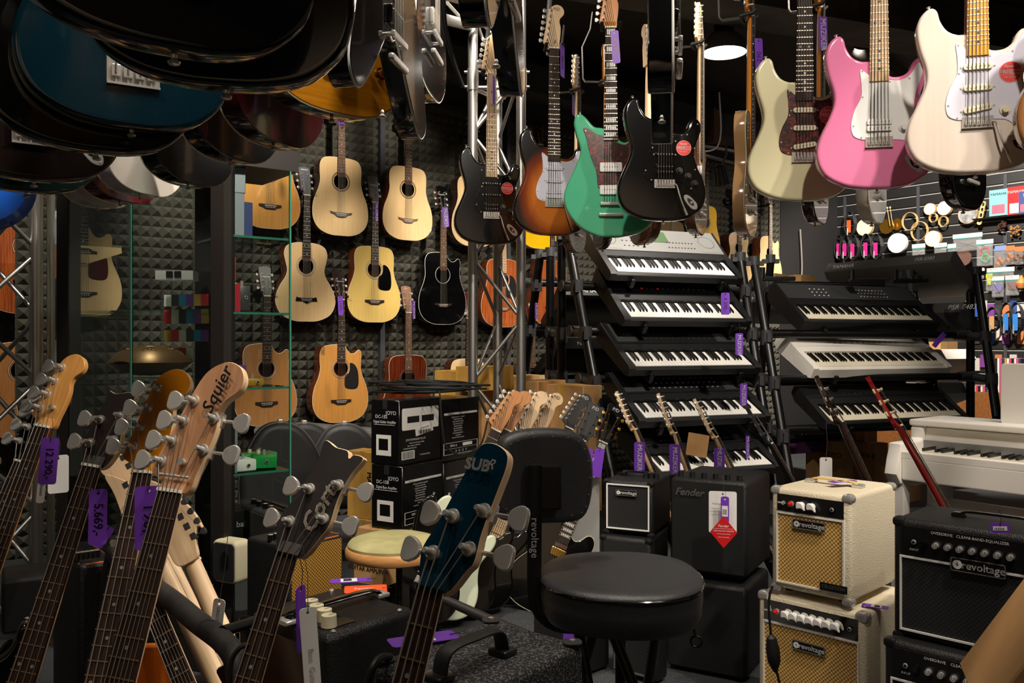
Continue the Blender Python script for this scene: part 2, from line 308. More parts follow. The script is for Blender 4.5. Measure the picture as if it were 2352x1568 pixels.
def neck(root, zn, zj, wn=.042, wj=.056, yf=-.030, scale=.648, nfr=21, board=ROSE, wood=MAP, head=H_FEN, posts=P_FEN, peg=CHR, headface=None, headtext=None, dots=PEARL, blocks=False, nstr=6,
         zb=.13, yb=-.034, drop=.010, tilt=0, bigpeg=1.0, individual=True, nutm=BON, strings=True, hscale=1.0, tree=False, textkw={}, edgebind=None, skew=0):
    t = .014 if wood is None else .02
    b = MB(wood)             # neck shaft: D section
    vs = []; n = 9; S = 8
    for i in range(S+1):
        q = i/S; z = zj-.02+(zn-zj+.02)*q; hw = (wj+(wn-wj)*q)/2; dep = .017+.006*(1-q)
        if i == S: dep = .015
        for j in range(n): a = pi*j/(n-1); vs.append((hw*cos(a), yf+.006+dep*sin(a), z))
    fs = [(i*n+j, (i+1)*n+j, (i+1)*n+j+1, i*n+j+1) for i in range(S) for j in range(n-1)]+[tuple(range(n)), tuple(range(S*n, S*n+n))[::-1]]
    fs += [(i*n, i*n+n-1, (i+1)*n+n-1, (i+1)*n) for i in range(S)]
    b.add(vs, fs); part('neck', b, root)
    b = MB(board); b.add([(-wj/2, yf+.006, zj), (wj/2, yf+.006, zj), (wn/2, yf+.006, zn), (-wn/2, yf+.006, zn), (-wj/2+.001, yf, zj), (wj/2-.001, yf, zj), (wn/2-.001, yf, zn), (-wn/2+.001, yf, zn)], [(0, 1, 2, 3), (4, 7, 6, 5), (0, 4, 5, 1), (1, 5, 6, 2), (2, 6, 7, 3), (3, 7, 4, 0)])
    fb = part('fretboard', b, root)
    f = MB(NIK); dd = MB(dots); fm = NIK if scale < .8 else mat('dull_frets', (140, 118, 92), .4, .7)
    fz = lambda k: zn-scale*(1-2**(-k/12))
    wz = lambda z: (wj+(wn-wj)*(z-zj)/(zn-zj))/2
    for k in range(1, nfr+1):
        z = fz(k)
        if z < zj+.003: break
        h = wz(z)
        part('fret', MB(fm).box(-h, h, yf-.0012, yf, z-.0012, z+.0012), root)
    for k in (1, 3, 5, 7, 9, 12, 15, 17, 19, 21):
        z = (fz(k)+fz(k-1))/2; h = wz(z)
        if z < zj+.004 or (k == 1 and not blocks): continue
        if blocks: g = (fz(k-1)-fz(k))*.30; part('inlay', MB(dots).box(-h*.72, h*.72, yf-.0006, yf, z-g, z+g), root)
        elif k == 12: [part('inlay', MB(dots).cyl((s_*h*.5, yf, z), (s_*h*.5, yf-.0006, z), .0035, n=10), root) for s_ in (-1, 1)]
        else: part('inlay', MB(dots).cyl((0, yf, z), (0, yf-.0006, z), .0035, n=10), root)
    part('nut', MB(nutm).box(-wn/2, wn/2, yf-.003, yf+.006, zn-.002, zn+.004), root)
    # headstock
    Mh = Tm((0, 0, zn)) @ MX.Rotation(R(-tilt), 4, 'X')
    yh = yf+.004+(drop if tilt == 0 else 0)
    hb = MB(wood); o = crv([(x*hscale+skew*z, z*hscale) for x, z in head], 4); o = [p for p in o if p[1] > -.004]
    hb.slab(o, yh, yh+(.014 if scale < .8 else .019), .0015, 1)
    if headface: hb.m(headface).slab(inset(o, .0012), yh-.0008, yh+.0006)
    if tilt == 0: hb.m(headface or wood).add([(-wn/2, yf+.005, 0), (wn/2, yf+.005, 0), (wn/2, yh+.001, .03), (-wn/2, yh+.001, .03), (-wn/2, yf+.021, 0), (wn/2, yf+.021, 0), (wn/2, yh+.013, .03), (-wn/2, yh+.013, .03)], [(0, 1, 2, 3), (4, 7, 6, 5), (0, 4, 5, 1), (1, 5, 6, 2), (2, 6, 7, 3), (3, 7, 4, 0)])
    h = part('headstock', hb, root, None, Mh)
    if headtext: part('lettering', MB(headtext[1]).text(headtext[0], headtext[2], headtext[3]*hscale, headtext[4]*hscale, yh-.0014, **textkw), h)
    ps = [(x*hscale+skew*z, z*hscale, s_) for x, z, s_ in posts]
    pegs(h, ps, yh-.0005, peg, .024*(1 if bigpeg < 1.2 else 1.9), big=bigpeg)
    if tree: part('string_tree', MB(CHR).cyl((.004, yh, .035), (.004, yh-.009, .035), .006, n=12), h)
    if strings:
        order = sorted(ps, key=lambda p: (p[2], p[1] if p[2] < 0 else -p[1]))
        for i in range(nstr):
            u = (i-(nstr-1)/2)/((nstr-1)/2); px, pz, _ = order[i] if i < len(order) else order[-1]
            top = Mh @ V3((px, yh-.010, pz)); r = .0009 if nstr == 6 else .0011
            s = MB(STL).tube([(u*.026*(1 if nstr == 6 else 1.1), yb, zb), (u*(wn/2-.0045), yf-.0035, zn+.002), top], r*(1.1-.3*u), 5)
            part('string', s, root)
    return h
def screws(b, pts, y, M=CHR, r=.0032):
    b.m(M)
    for x, z in pts: b.cyl((x, y, z), (x, y-.0015, z), r, r*.7, n=8)
def pickup(root, kind, x, z, y, cov, rot=0, pole=NIK, n=6):
    T = MX.Translation((x, y, z)) @ MX.Rotation(R(rot), 4, 'Y')
    b = MB(cov)
    if kind == 'single':
        b.slab(rrect(.072, .017, .008, 5), -.007, .001, .002, 2); b.m(pole)
        for i in range(n): b.cyl(((i-(n-1)/2)*.0105, -.007, 0), ((i-(n-1)/2)*.0105, -.0085, 0), .0025, n=8)
        screws(b, [(-.041, 0), (.041, 0)], 0)
    elif kind == 'hum':
        b.slab(rrect(.07, .0175, .005, 4, 0, .0095), -.007, .001, .002, 2); b.slab(rrect(.07, .0175, .005, 4, 0, -.0095), -.007, .001, .002, 2); b.m(DOTB).box(-.033, .033, -.002, .001, -.019, .019); b.m(pole)
        for s_ in (-1, 1):
            for i in range(6): b.cyl(((i-2.5)*.0105, -.007, s_*.0095), ((i-2.5)*.0105, -.0085, s_*.0095), .0022, n=8)
    elif kind == 'soap':
        b.slab(rrect(.089, .038, .006, 4), -.009, .001, .003, 2); b.m(DOTB)
        for i in range(6): b.slab(rrect(.005, .003, .0012, 2, (i-2.5)*.0105, 0), -.0095, -.008)
    elif kind == 'cover': b.slab(rrect(.07, .038, .005, 4), -.009, .001, .003, 2); b.m(pole); [b.cyl(((i-2.5)*.0105, -.009, .009), ((i-2.5)*.0105, -.010, .009), .002, n=8) for i in range(6)]
    elif kind == 'bass': b.slab(rrect(.056, .028, .004, 3, -.024, .008), -.008, .001, .002, 2); b.slab(rrect(.056, .028, .004, 3, .024, -.012), -.008, .001, .002, 2)
    part('pickup', b, root, None, T)
def knob(root, x, z, y, M, r=.0115, txt=True):
    b = MB(M).cyl((0, 0, 0), (0, -.004, 0), r*1.25, r*1.1, n=18).cyl((0, -.004, 0), (0, -.015, 0), r*.78, r*.68, n=14)
    part('control_knob', b, root, None, MX.Translation((x, y, z)))
def sticker(root, x, z, y):
    s = MB(RED).cyl((0, 0, 0), (0, -.0006, 0), .0235, n=32); s.m(INKW).ring(.0225, .0004, (0, -.0007, 0), (0, 1, 0), 32, 4)
    s.text('Fender', .0085, 0, .0125, -.0012, shear=.3).text('FREE', .0115, -.0095, 0, -.0012, bold=.0006).text('ONLINE', .0055, .0115, .0028, -.0012).text('LESSONS!', .0050, .0118, -.0035, -.0012)
    s.box(-.019, .019, -.0012, -.0006, -.0068, -.0064).text('START YOUR TRIAL', .003, 0, -.0115, -.0012)
    part('round_sticker', s, root, 'round red sticker', MX.Translation((x, y, z)) @ MX.Scale(1.22, 4))
def bridge_trem(root, z, y, M=CHR, arm=False, w=.078, h=.03, bass=False):
    b = MB(M).box(-w/2, w/2, -.003, .001, z-h*.35, z+h*.75, .001)
    b.box(-w/2, w/2, -.008, 0, z-h*.35, z-h*.28)
    n = 4 if bass else 6
    for i in range(n):
        x = (i-(n-1)/2)*(.0108 if n == 6 else .0185); hw = .0044 if n == 6 else .007
        b.box(x-hw, x+hw, -.010, -.002, z-h*.1, z+h*.3, .001).cyl((x, -.006, z-h*.33), (x, -.006, z-h*.05), .0015, n=6)
    br = part('bridge', b, root, None, MX.Translation((0, y, 0)))
    if arm:
        a = MB(CHR).tube(opn([(.036, -.006, z+.005), (.041, -.022, z-.004), (.052, -.03, z-.05), (.068, -.028, z-.09)], 5), .0028, 8).m(arm if not isinstance(arm, bool) else CHR).tube([(.068, -.028, z-.09), (.078, -.027, z-.113)], .0045, 8)
        part('tremolo_arm', a, br, None, MX.Rotation(R(arm_rot[0]), 4, 'Y'))
arm_rot = [0]
SG_ST = [(-.0527, .352), (-.050, .31), (-.0506, .270), (-.0696, .2304), (-.079, .190), (-.0735, .158), (-.0548, .146), (-.035, .1435), (.04, .142), (.074, .136), (.103, .108), (.120, .092), (.127, .105), (.118, .14), (.106, .19), (.098, .235), (.102, .275), (.117, .32), (.123, .350), (.116, .364), (.105, .361), (.098, .346), (.080, .325), (.055, .316), (.03, .318), (.0, .319), (-.028, .335)]
SC_ST = [(-.048, .345), (-.048, .27), (-.074, .2), (-.062, .155), (-.02, .1375), (.06, .1375), (.115, .108), (.125, .16), (.104, .21), (.108, .29), (.123, .345), (.1, .335), (.06, .31)]
def electric(shape, M, label, body, side=None, cat='electric guitar', guard=None, pk='SSS', pkc=WHT, knobs=(), knobc=WHT, head=H_FEN, posts=P_FEN, jack=True, sticker_at=None, arm=False, group=None, zn=.80, zj=.315, thick=.044, hw=CHR,
             bridge='trem', name='electric_guitar', binding=None, extras=None, nobody=False, **nk):
    t = thing(name, label, cat, M, group); y0 = -thick/2
    o = crv(shape, 4)
    if not nobody:
        b = MB(body)
        b.slab(o, y0, -y0, .009 if binding is None else .003, 4)
        if side: b.ms = [body, side]; b.k = [0 if (i >= len(b.f)-2 or i < len(o)*3) else 1 for i in range(len(b.f))]; b.k[-1] = 1
        part('body', b, t)
        if binding: part('binding', MB(binding).tube([(p[0], y0+.003, p[1]) for p in o+o[:1]], .0022, 5), t)
        if guard:
            g = MB(guard[0]).slab(crv(guard[1], 4), y0-.0025, y0+.001, .001, 1); screws(g, guard[2], y0-.0025); part('pickguard', g, t)
        yp = y0-(.0025 if guard else 0)
        zb = .13
        for (k, z, r) in {'SSS': [('single', .285, 0), ('single', .228, 0), ('single', .172, -9)], 'H': [('hum', .185, 0)], 'HSS': [('hum', .175, 0), ('single', .232, 0), ('single', .285, 0)], 'HSS2': [('hum', .19, 0), ('single', .245, 0), ('single', .295, 0)],
                          'SOAP': [('soap', .275, 0), ('soap', .185, 0)], 'HH': [('cover', .27, 0), ('cover', .17, 0)], 'HHb': [('hum', .27, 0), ('hum', .17, 0)], 'B': [('bass', .24, 0)], '': []}[pk]: pickup(t, k, 0, z, yp, pkc, r, hw)
        if bridge == 'trem': arm_rot[0] = nk.pop('armrot', 0); bridge_trem(t, zb, yp+.0025 if not guard else y0, hw, arm)
        elif bridge == 'bass': bridge_trem(t, .085, y0, hw, False, .084, .05, True); zb = .085
        elif bridge == 'tom':
            b = MB(hw).box(-.042, .042, y0-.016, y0-.008, zb-.006, zb+.006, .002).cyl((-.037, y0, zb), (-.037, y0-.01, zb), .004).cyl((.037, y0, zb), (.037, y0-.01, zb), .004); part('bridge', b, t)
            part('tailpiece', MB(hw).box(-.048, .048, y0-.016, y0-.004, zb-.05, zb-.036, .004), t)
        for (x, z) in knobs: knob(t, x, z, yp, knobc)
        if jack:
            j = MB(CHR).slab(crv([(-.034, 0), (-.02, .012), (.02, .014), (.036, 0), (.02, -.014), (-.02, -.012)], 4), -.002, .001, .001, 1); j.m(DOTB).slab(crv([(-.018, 0), (0, .008), (.02, 0), (0, -.008)], 4), -.0025, 0); j.m(NIK).cyl((.004, 0, 0), (.004, -.006, 0), .005, n=12); screws(j, [(-.028, 0), (.03, 0)], -.002)
            part('jack_plate', j, t, None, MX.Translation((.098, y0, .07)) @ MX.Rotation(R(48), 4, 'Y'))
        for s_ in ((0, 0, -1),): part('strap_button', MB(hw).lathe([(.002, -.002), (.004, .002), (.003, .006), (.0075, .010), (.006, .013), (0, .014)], (0, 0, .001), (0, 0, -1), 14), t)
        if shape in (STRAT, JAZZ): hx, hz = (-.115, .456) if shape is STRAT else (-.12, .491); part('strap_button', MB(hw).lathe([(.004, -.002), (.003, .006), (.0065, .010), (0, .013)], (hx, 0, hz), (-.2, 0, 1), 12), t)
        if sticker_at: sticker(t, sticker_at[0], sticker_at[1], yp)
        nk.setdefault('zb', zb)
    nk.setdefault('yb', y0-.011)
    neck(t, zn, zj, yf=y0-.008, head=head, posts=posts, **nk)
    return t
def acoustic(shape, M, label, top, side, group=None, board=ROSE, wood=MAH, guard=None, bridgec=ROSE, bstyle='step', headface=None, headtext=None, peg=CHR, rose=(PEARL, ROSE), binding=None, depth=.105, head=H_AC, cat='acoustic guitar', name='acoustic_guitar', nonut=False, hole=.05, **nk):
    t = thing(name, label, cat, M, group); o = crv(shape, 4); zs = .345 if shape is not OMB else .335; y0 = 0
    b = MB(side); N = len(o)
    if area(o) < 0: o = o[::-1]
    rings = [(inset(o, .001), y0+.002), (o, y0+.004), (inset(o, .002), y0+depth-.012), (inset(o, .006), y0+depth-.003), (inset(o, .014), y0+depth)]
    vs = [(p[0], y, p[1]) for q, y in rings for p in q]; fs = [(i*N+j, (i+1)*N+j, (i+1)*N+(j+1) % N, i*N+(j+1) % N) for i in range(len(rings)-1) for j in range(N)]+[tuple(range(4*N, 5*N))[::-1]]
    b.add(vs, fs); part('body', b, t)
    h = circ(hole, 28, 0, zs); tp = MB(top).plate(inset(o, .0012), [h], y0-.0005, y0+.0025); tb = part('top', tp, t)
    part('binding', MB(binding or CRMP).tube([(p[0], y0+.001, p[1]) for p in inset(o, .001)+[inset(o, .001)[0]]], .0018, 5), t)
    r = MB(rose[0]).ring(hole+.010, .0016, (0, y0-.0006, zs), (0, 1, 0), 32, 4); r.m(rose[1]).ring(hole+.0135, .001, (0, y0-.0006, zs), (0, 1, 0), 32, 4).ring(hole+.006, .001, (0, y0-.0006, zs), (0, 1, 0), 32, 4); part('rosette', r, t)
    if guard: part('pickguard', MB(guard).slab(crv([(.03, .30), (.052, .315), (.064, .345), (.063, .375), (.075, .38), (.10, .365), (.12, .325), (.125, .25), (.11, .215), (.06, .212), (.03, .225), (.025, .26)], 4), y0-.002, y0), t)
    zb = .135
    bo = {'step': [(-.07, zb+.012), (.07, zb+.012), (.07, zb-.002), (.05, zb-.006), (.03, zb-.018), (-.03, zb-.018), (-.05, zb-.006), (-.07, zb-.002)],
          'wave': [(-.078, zb+.017), (-.05, zb+.012), (0, zb+.012), (.05, zb+.012), (.078, zb+.017), (.072, zb+.004), (.05, zb), (.03, zb-.016), (0, zb-.02), (-.03, zb-.016), (-.05, zb), (-.072, zb+.004)],
          'arrow': [(-.065, zb+.018), (-.05, zb+.012), (.05, zb+.012), (.065, zb+.018), (.072, zb-.008), (.03, zb-.008), (0, zb-.024), (-.03, zb-.008), (-.072, zb-.008)]}[bstyle]
    bb = MB(bridgec).slab(bo, y0-.008, y0-.0005, .001, 1); bb.m(BON).box(-.036, .036, y0-.011, y0-.008, zb+.002, zb+.005)
    for i in range(6): bb.cyl(((i-2.5)*.0105, y0-.008, zb-.006), ((i-2.5)*.0105, y0-.010, zb-.006), .0025, n=8)
    part('bridge', bb, t)
    part('end_pin', MB(BLK).cyl((0, .05, 0), (0, .05, -.012), .006, n=10), t)
    neck(t, .785, zs+hole+.002, wn=.043, wj=.055, yf=y0-.012, board=board, wood=wood, head=head, posts=P_33, peg=peg, headface=headface, headtext=headtext, zb=zb+.003, yb=y0-.012, tilt=12, drop=0, nfr=19, **nk)
    return t
def tagcard(M, label, w=.05, h=.125, txt=None, ink=PURD, size=.03, group='purple price tags', card=PUR, rot=pi/2, bold=0, cat='price tag', barcode=False, string=.05, txt_sx=1, name='price_tag'):
    t = thing(name, label, cat, M, group)
    part('card', MB(card).plate([(p[0], p[1]-h/2) for p in rrect(w, h, .007)], [circ(.003, 8, 0, -.009)], -.0006, .0006), t)
    part('loop', MB(STL if card is not PUR else DOTB).tube([(0, -.001, -.009), (.004, -.003, string*.5), (0, 0, string)], .0007, 4), t)
    if txt: part('lettering', MB(ink).text(txt, size, 0, -h*.54, -.0014, rot=rot, bold=bold, sx=txt_sx), t)
    if barcode:
        b = MB(PAPER).box(-w*.36, w*.36, -.0012, -.0006, -h*.75, -h*.35); b.m(INKB)
        for i in range(9): b.box(-w*.28+i*w*.06, -w*.28+i*w*.06+w*.03*(1+i % 2)*.6, -.0016, -.0012, -h*.68, -h*.48)
        part('paper_label', b, t)
    return t
# ---------------------------------------------------------------- keyboards
KEYS = {}
KW = mat('white_key', (236, 233, 226), .25, coat=.4); KIV = mat('ivory_key', (236, 226, 200), .25, coat=.4); KB = mat('black_key', (12, 12, 13), .3)
SILV = mat('silver_panel', (128, 128, 126), .4, .3); GRYP = mat('dark_grey_panel', (62, 62, 63), .4, .2); PWH = mat('white_piano_shell', (226, 221, 212), .4)
LCD = mat('green_lcd', (70, 92, 62), .3); REDB = mat('red_button', (220, 40, 25), .4); BLUB = mat('blue_button', (80, 110, 190), .4); ORB = mat('orange_button', (230, 120, 40), .4)
def keyboard(M, W, label, n=36, body=PLB, panel=PLB, key=KW, D=.40, brand=None, lcd=None, speakers=True, nbtn=26, thick=.11, front=.05, group=None, btn=None, backtxt=None, cat='keyboard', name='keyboard', shell=None, cheek=.04, redline=False):
    """local: x along the keys, y to the back, z up; origin at the front left bottom corner"""
    t = thing(name, label, cat, M, group); kl = .15
    prof = [(0, .012), (.0, front), (.012, front+.008), (.03, front+.008), (.03, front-.012), (.03+kl, front-.012), (.03+kl, front+.026), (.08+kl, front+.034), (D-.02, thick), (D, thick-.012), (D, .03), (D-.05, 0), (.03, 0)]
    b = MB(body); q = [(p[0], p[1]) for p in prof]
    n_ = len(q); vs = [(x, p[0], p[1]) for x in (cheek, W-cheek) for p in q]
    fs = [(i, (i+1) % n_, n_+(i+1) % n_, n_+i) for i in range(n_)]; b.add(vs, fs)
    ck = [(0, .012), (.0, front+.008), (.02, front+.016), (.03+kl, front+.030), (.08+kl, front+.036), (D-.02, thick+.002), (D, thick-.012), (D, .03), (D-.05, 0), (.03, 0)]
    for x0, x1 in ((0, cheek), (W-cheek, W)):
        m_ = len(ck); vs = [(x, p[0], p[1]) for x in (x0, x1) for p in ck]; b.add(vs, [(i, (i+1) % m_, m_+(i+1) % m_, m_+i) for i in range(m_)]+[tuple(range(m_))[::-1], tuple(range(m_, 2*m_))])
    part('case', b, t)
    a = math.atan2(thick-.034-front, D-.02-.08-kl); TP = MX.Translation((0, .08+kl, front+.0345)) @ MX.Rotation(a, 4, 'X'); LP = (D-.02-.08-kl)/cos(a)
    p = MB(panel, TP); p.box(cheek*.5, W-cheek*.5, 0, LP-.004, 0, .0035)
    pn = part('control_panel', p, t)
    if speakers:
        for xx in (W*.115, W*.885):
            s = MB(body if panel is not body else GRYP, TP).m(GRYP if panel is PLB else SILV).box(xx-W*.075, xx+W*.075, .012, LP-.016, .0035, .005); s.m(PLB).ring(min(LP*.3, W*.06), .0012, (xx, LP*.5, .0055), (0, 0, 1), 24, 4); part('speaker_grille', s, t)
    if lcd:
        part('display', MB(lcd[0], TP).box(W*lcd[1], W*lcd[2], LP*.42, LP*.88, .0035, .0065), t)
    rb = random.Random(int(W*1000)+n)
    bm_ = btn or GRYP; key_ = ('btn', bm_.name)
    if key_ not in KEYS: KEYS[key_] = MB(bm_).box(-.005, .005, -.003, .003, 0, .004, .001).mesh('button')
    for i in range(nbtn):
        col_, row = i % 13, i//13; xx = W*(.26+.5*col_/12) if lcd is None else (W*(.22+.1*(col_ % 4)/3) if col_ < 4 else W*(.56+.2*(col_-4)/8))
        me = KEYS[key_]
        if redline and i in (0, 3): me = KEYS.setdefault('redb', MB(REDB).box(-.008, .008, -.004, .004, 0, .004, .001).mesh('button'))
        part('button', me, t, None, TP @ MX.Translation((xx, LP*(.2+.22*row), .0035)))
    if brand: part('lettering', MB(INKW, TP).add(*flat_text(brand, .022, W*.5, LP*.86, .0042)), t)
    if backtxt:
        Tb = MX.Translation((W, D+.001, 0)) @ MX.Rotation(pi, 4, 'Z')
        for s_, sz, xx in backtxt: part('lettering', MB(INKW, Tb).text(s_, sz, xx, thick*.55, -.002), t)
    # keys
    x0, x1 = cheek+.012, W-cheek-.012; kw = (x1-x0)/n; kk = (round(kw, 4), key.name)
    if kk not in KEYS:
        wk = MB(key).box(.0006, kw-.0006, 0, kl-.004, -.020, 0, .0015) if False else MB(key).box(.0006, kw-.0006, 0, kl-.004, -.020, 0)
        bk = MB(KB).add([(-.0045, 0, 0), (.0045, 0, 0), (.0045, .095, 0), (-.0045, .095, 0), (-.0035, .01, .011), (.0035, .01, .011), (.0035, .095, .012), (-.0035, .095, .012)], [(0, 1, 5, 4), (1, 2, 6, 5), (2, 3, 7, 6), (3, 0, 4, 7), (4, 5, 6, 7)])
        KEYS[kk] = (wk.mesh('white_key'), bk.mesh('black_key'))
    zt = front+.012
    for i in range(n):
        part('white_key', KEYS[kk][0], t, None, MX.Translation((x0+i*kw, .024, zt)))
        if i < n-1 and i % 7 in (0, 1, 3, 4, 5): part('black_key', KEYS[kk][1], t, None, MX.Translation((x0+(i+1)*kw, .024+.05, zt)))
    return t
def flat_text(s, size, x, y, z, rot=0, shear=0):
    vs, fs = text_data(s); c, q = cos(rot), sin(rot); return [(x+(v.x+shear*v.y)*size*c-v.y*size*q, y+(v.x+shear*v.y)*size*q+v.y*size*c, z) for v in vs], fs
# ---------------------------------------------------------------- amplifiers: x left-right, y back, z up; front face at y = 0
GOLDC = mat('gold_grille_cloth', (236, 196, 122), .45, kind='weave', col2=(150, 108, 48), scale=165); BLKC = mat('black_grille_cloth', (38, 38, 39), .7, kind='weave', col2=(8, 8, 8), scale=170)
ORGC = mat('orange_grille_cloth', (200, 150, 60), .6, kind='weave', col2=(96, 66, 24), scale=190); DGRY = mat('dark_panel', (24, 23, 24), .25); ORL = mat('orange_piping', (200, 104, 40), .5); LED = mat('red_jewel', (200, 20, 20), .15, coat=1)
def aknob(root, x, z, y, kind):
    k = ('ak', kind)
    if k not in KEYS:
        if kind == 'chick': KEYS[k] = MB(WHT).cyl((0, 0, 0), (0, -.008, 0), .0105, .0095, n=16).slab(crv([(-.008, .010), (.009, .007), (.016, -.012), (.005, -.007), (-.009, -.008)], 4), -.018, -.008, .002, 1).mesh('control_knob')
        elif kind == 'black': KEYS[k] = MB(PLB2).cyl((0, 0, 0), (0, -.004, 0), .0105, .0098, n=18).m(CHR).cyl((0, -.004, 0), (0, -.0155, 0), .0078, .0072, n=16).m(INKW).box(-.0008, .0008, -.0160, -.0154, 0, .007).mesh('control_knob')
        elif kind == 'cream': KEYS[k] = MB(CRMP).cyl((0, 0, 0), (0, -.018, 0), .0135, .0128, n=28).m(INKB).box(-.0006, .0006, -.0183, -.0178, 0, .012).mesh('control_knob')
        elif kind == 'dome': KEYS[k] = MB(BLK).cyl((0, 0, 0), (0, -.016, 0), .010, .008, n=16).mesh('control_knob')
        elif kind == 'switch': KEYS[k] = MB(CHR).cyl((0, 0, 0), (0, -.006, 0), .0065, n=6).cyl((0, -.006, 0), (-.008, -.020, .004), .002, .003, n=8).mesh('toggle_switch')
        elif kind == 'jack': KEYS[k] = MB(BLK).cyl((0, 0, 0), (0, -.004, 0), .009, n=6).m(CHR).cyl((0, -.004, 0), (0, -.007, 0), .0065, .0055, n=16).m(DOTB).cyl((0, -.007, 0), (0, -.0075, 0), .0035, n=12).mesh('jack_socket')
        elif kind == 'lamp': KEYS[k] = MB(CHR).cyl((0, 0, 0), (0, -.004, 0), .009, n=12).m(LED).lathe([(.007, 0), (.0066, .008), (.003, .012), (0, .0125)], (0, -.004, 0), (0, -1, 0), 12).mesh('pilot_lamp')
    part(KEYS[k].name.split('.')[0], KEYS[k], root, None, MX.Translation((x, y, z)))
def badge(root, x, z, y, wd, txt='revoltage', bolt=True):
    h = wd*.27; b = MB(DOTB).slab(rrect(wd, h, h*.14, 3), -.004, 0, .0008, 1); b.m(SILV)
    b.plate(rrect(wd, h, h*.14, 3), [rrect(wd*.96, h*.86, h*.1, 3)], -.0046, -.004)
    if bolt:
        b.m(INKW).plate(circ(h*.33, 20, -wd*.37, 0), [[(-wd*.37+p[0]*h*.22, p[1]*h*.22) for p in [(.3, 1), (-.6, -.1), (-.05, -.1), (-.3, -1), (.6, .1), (.05, .1)]]], -.0048, -.004)
    b.text(txt, h*.78, wd*.10 if bolt else 0, 0, -.005, bold=.0006); part('name_badge', b, root, None, MX.Translation((x, y, z)))
def grip(root, xc, yc, z, L, col=BLK, caps=CHR, wide=.024, rise=.016, axis='x'):
    h = MB(col); pts = [(-L/2, 0, .006), (-L*.4, 0, rise*.9), (0, 0, rise), (L*.4, 0, rise*.9), (L/2, 0, .006)]
    if axis == 'y': pts = [(0, p[0], p[2]) for p in pts]
    h.tube(opn(pts, 5), wide/2, 10, flat=(.28, 1, (0, 0, 1))); h.m(caps)
    for s_ in (-1, 1):
        x = s_*L/2
        if axis == 'x': h.box(x-.016, x+.016, -wide*.62, wide*.62, 0, .011, .003)
        else: h.box(-wide*.62, wide*.62, x-.016, x+.016, 0, .011, .003)
    part('handle', h, root, None, MX.Translation((xc, yc, z)))
def corners(root, w, d, h, M, s=.036, which=None):
    for i, (x, y, z) in enumerate([(x, y, z) for z in (0, h) for y in (0, d) for x in (0, w)]):
        if which and i not in which: continue
        sx = 1 if x == 0 else -1; sy = 1 if y == 0 else -1; sz = 1 if z == 0 else -1; e = .003
        b = MB(M); b.box(*sorted((x-sx*e, x+sx*s)), *sorted((y-sy*e, y+sy*s)), *sorted((z-sz*e, z+sz*s*.75)), .008); part('corner_guard', b, root)
def amp(M, w, d, h, label, tolex=TOLB, cloth=BLKC, trim=INKW, panel_h=.0, panel=DGRY, knobs=(), logo=None, logo_w=.12, corner=None, csz=.034, handle=None, inset_=.022, group='guitar amplifiers on the shop floor', feet=True, top_knobs=None, ptext=None, extra=None, script=None, r=.014, name='guitar_amplifier', cat='amplifier', orange=None, which=None, line=None):
    t = thing(name, label, cat, M, group); hb = .010 if feet else 0
    b = MB(tolex).add(*chamf(0, w, 0, d, hb, h, r)); part('cabinet', b, t)
    gz0 = hb+inset_; gz1 = h-inset_-panel_h
    g = MB(cloth).box(inset_, w-inset_, -.002, .004, gz0, gz1); part('speaker_grille', g, t)
    if trim: part('piping', MB(trim).plate([(inset_-.003, gz0-.003), (w-inset_+.003, gz0-.003), (w-inset_+.003, gz1+.003), (inset_-.003, gz1+.003)], [[(inset_+.002, gz0+.002), (w-inset_-.002, gz0+.002), (w-inset_-.002, gz1-.002), (inset_+.002, gz1-.002)]], -.006, -.001), t)
    if panel_h:
        part('control_panel', MB(panel).box(inset_, w-inset_, -.003, .004, gz1+.006, h-inset_+.004), t)
        zc = gz1+.006+(panel_h-.004)*.5
        for k, x in knobs: aknob(t, inset_+(w-2*inset_)*x, zc, -.003, k)
        if ptext:
            for s_, x, dz, sz in ptext: part('lettering', MB(INKW).text(s_, sz, inset_+(w-2*inset_)*x, zc+dz, -.0042), t)
    if logo: badge(t, w*logo[1], gz0+(gz1-gz0)*logo[2], -.006, logo_w, logo[0], logo[0] == 'revoltage')
    if script: part('lettering', MB(script[4] if len(script) > 4 else SILV).text(script[0], script[1], script[2], script[3], -.008, shear=.35, bold=.0012), t)
    if corner: corners(t, w, d, h, corner, csz, which)
    if orange: part('piping', MB(orange).tube([(0.004, .02, h-.004), (.02, .004, h-.004), (w-.02, .004, h-.004), (w-.004, .02, h-.004), (w-.004, d-.02, h-.004)], .0022, 5), t)
    if handle: grip(t, w*.5, d*.5, h, *handle)
    if top_knobs:
        k, n, y, x0, x1 = top_knobs
        for i in range(n):
            me = KEYS.setdefault(('tk', k), MB(PLB if k != 'dome' else BLK).cyl((0, 0, 0), (0, 0, .018), .0105, .0088, n=16).m(CHR).cyl((0, 0, .018), (0, 0, .0186), .0075, n=16).mesh('control_knob') if k == 'dome' else MB(PLB).cyl((0, 0, 0), (0, 0, .018), .0105, .0095, n=18).mesh('control_knob'))
            part('control_knob', me, t, None, MX.Translation((w*(x0+(x1-x0)*i/max(1, n-1)), y, h)))
    if feet:
        for x in (.04, w-.04):
            for y in (.04, d-.04): part('foot', MB(RUB).cyl((x, y, 0), (x, y, hb+.002), .014, .017, n=12), t)
    return t
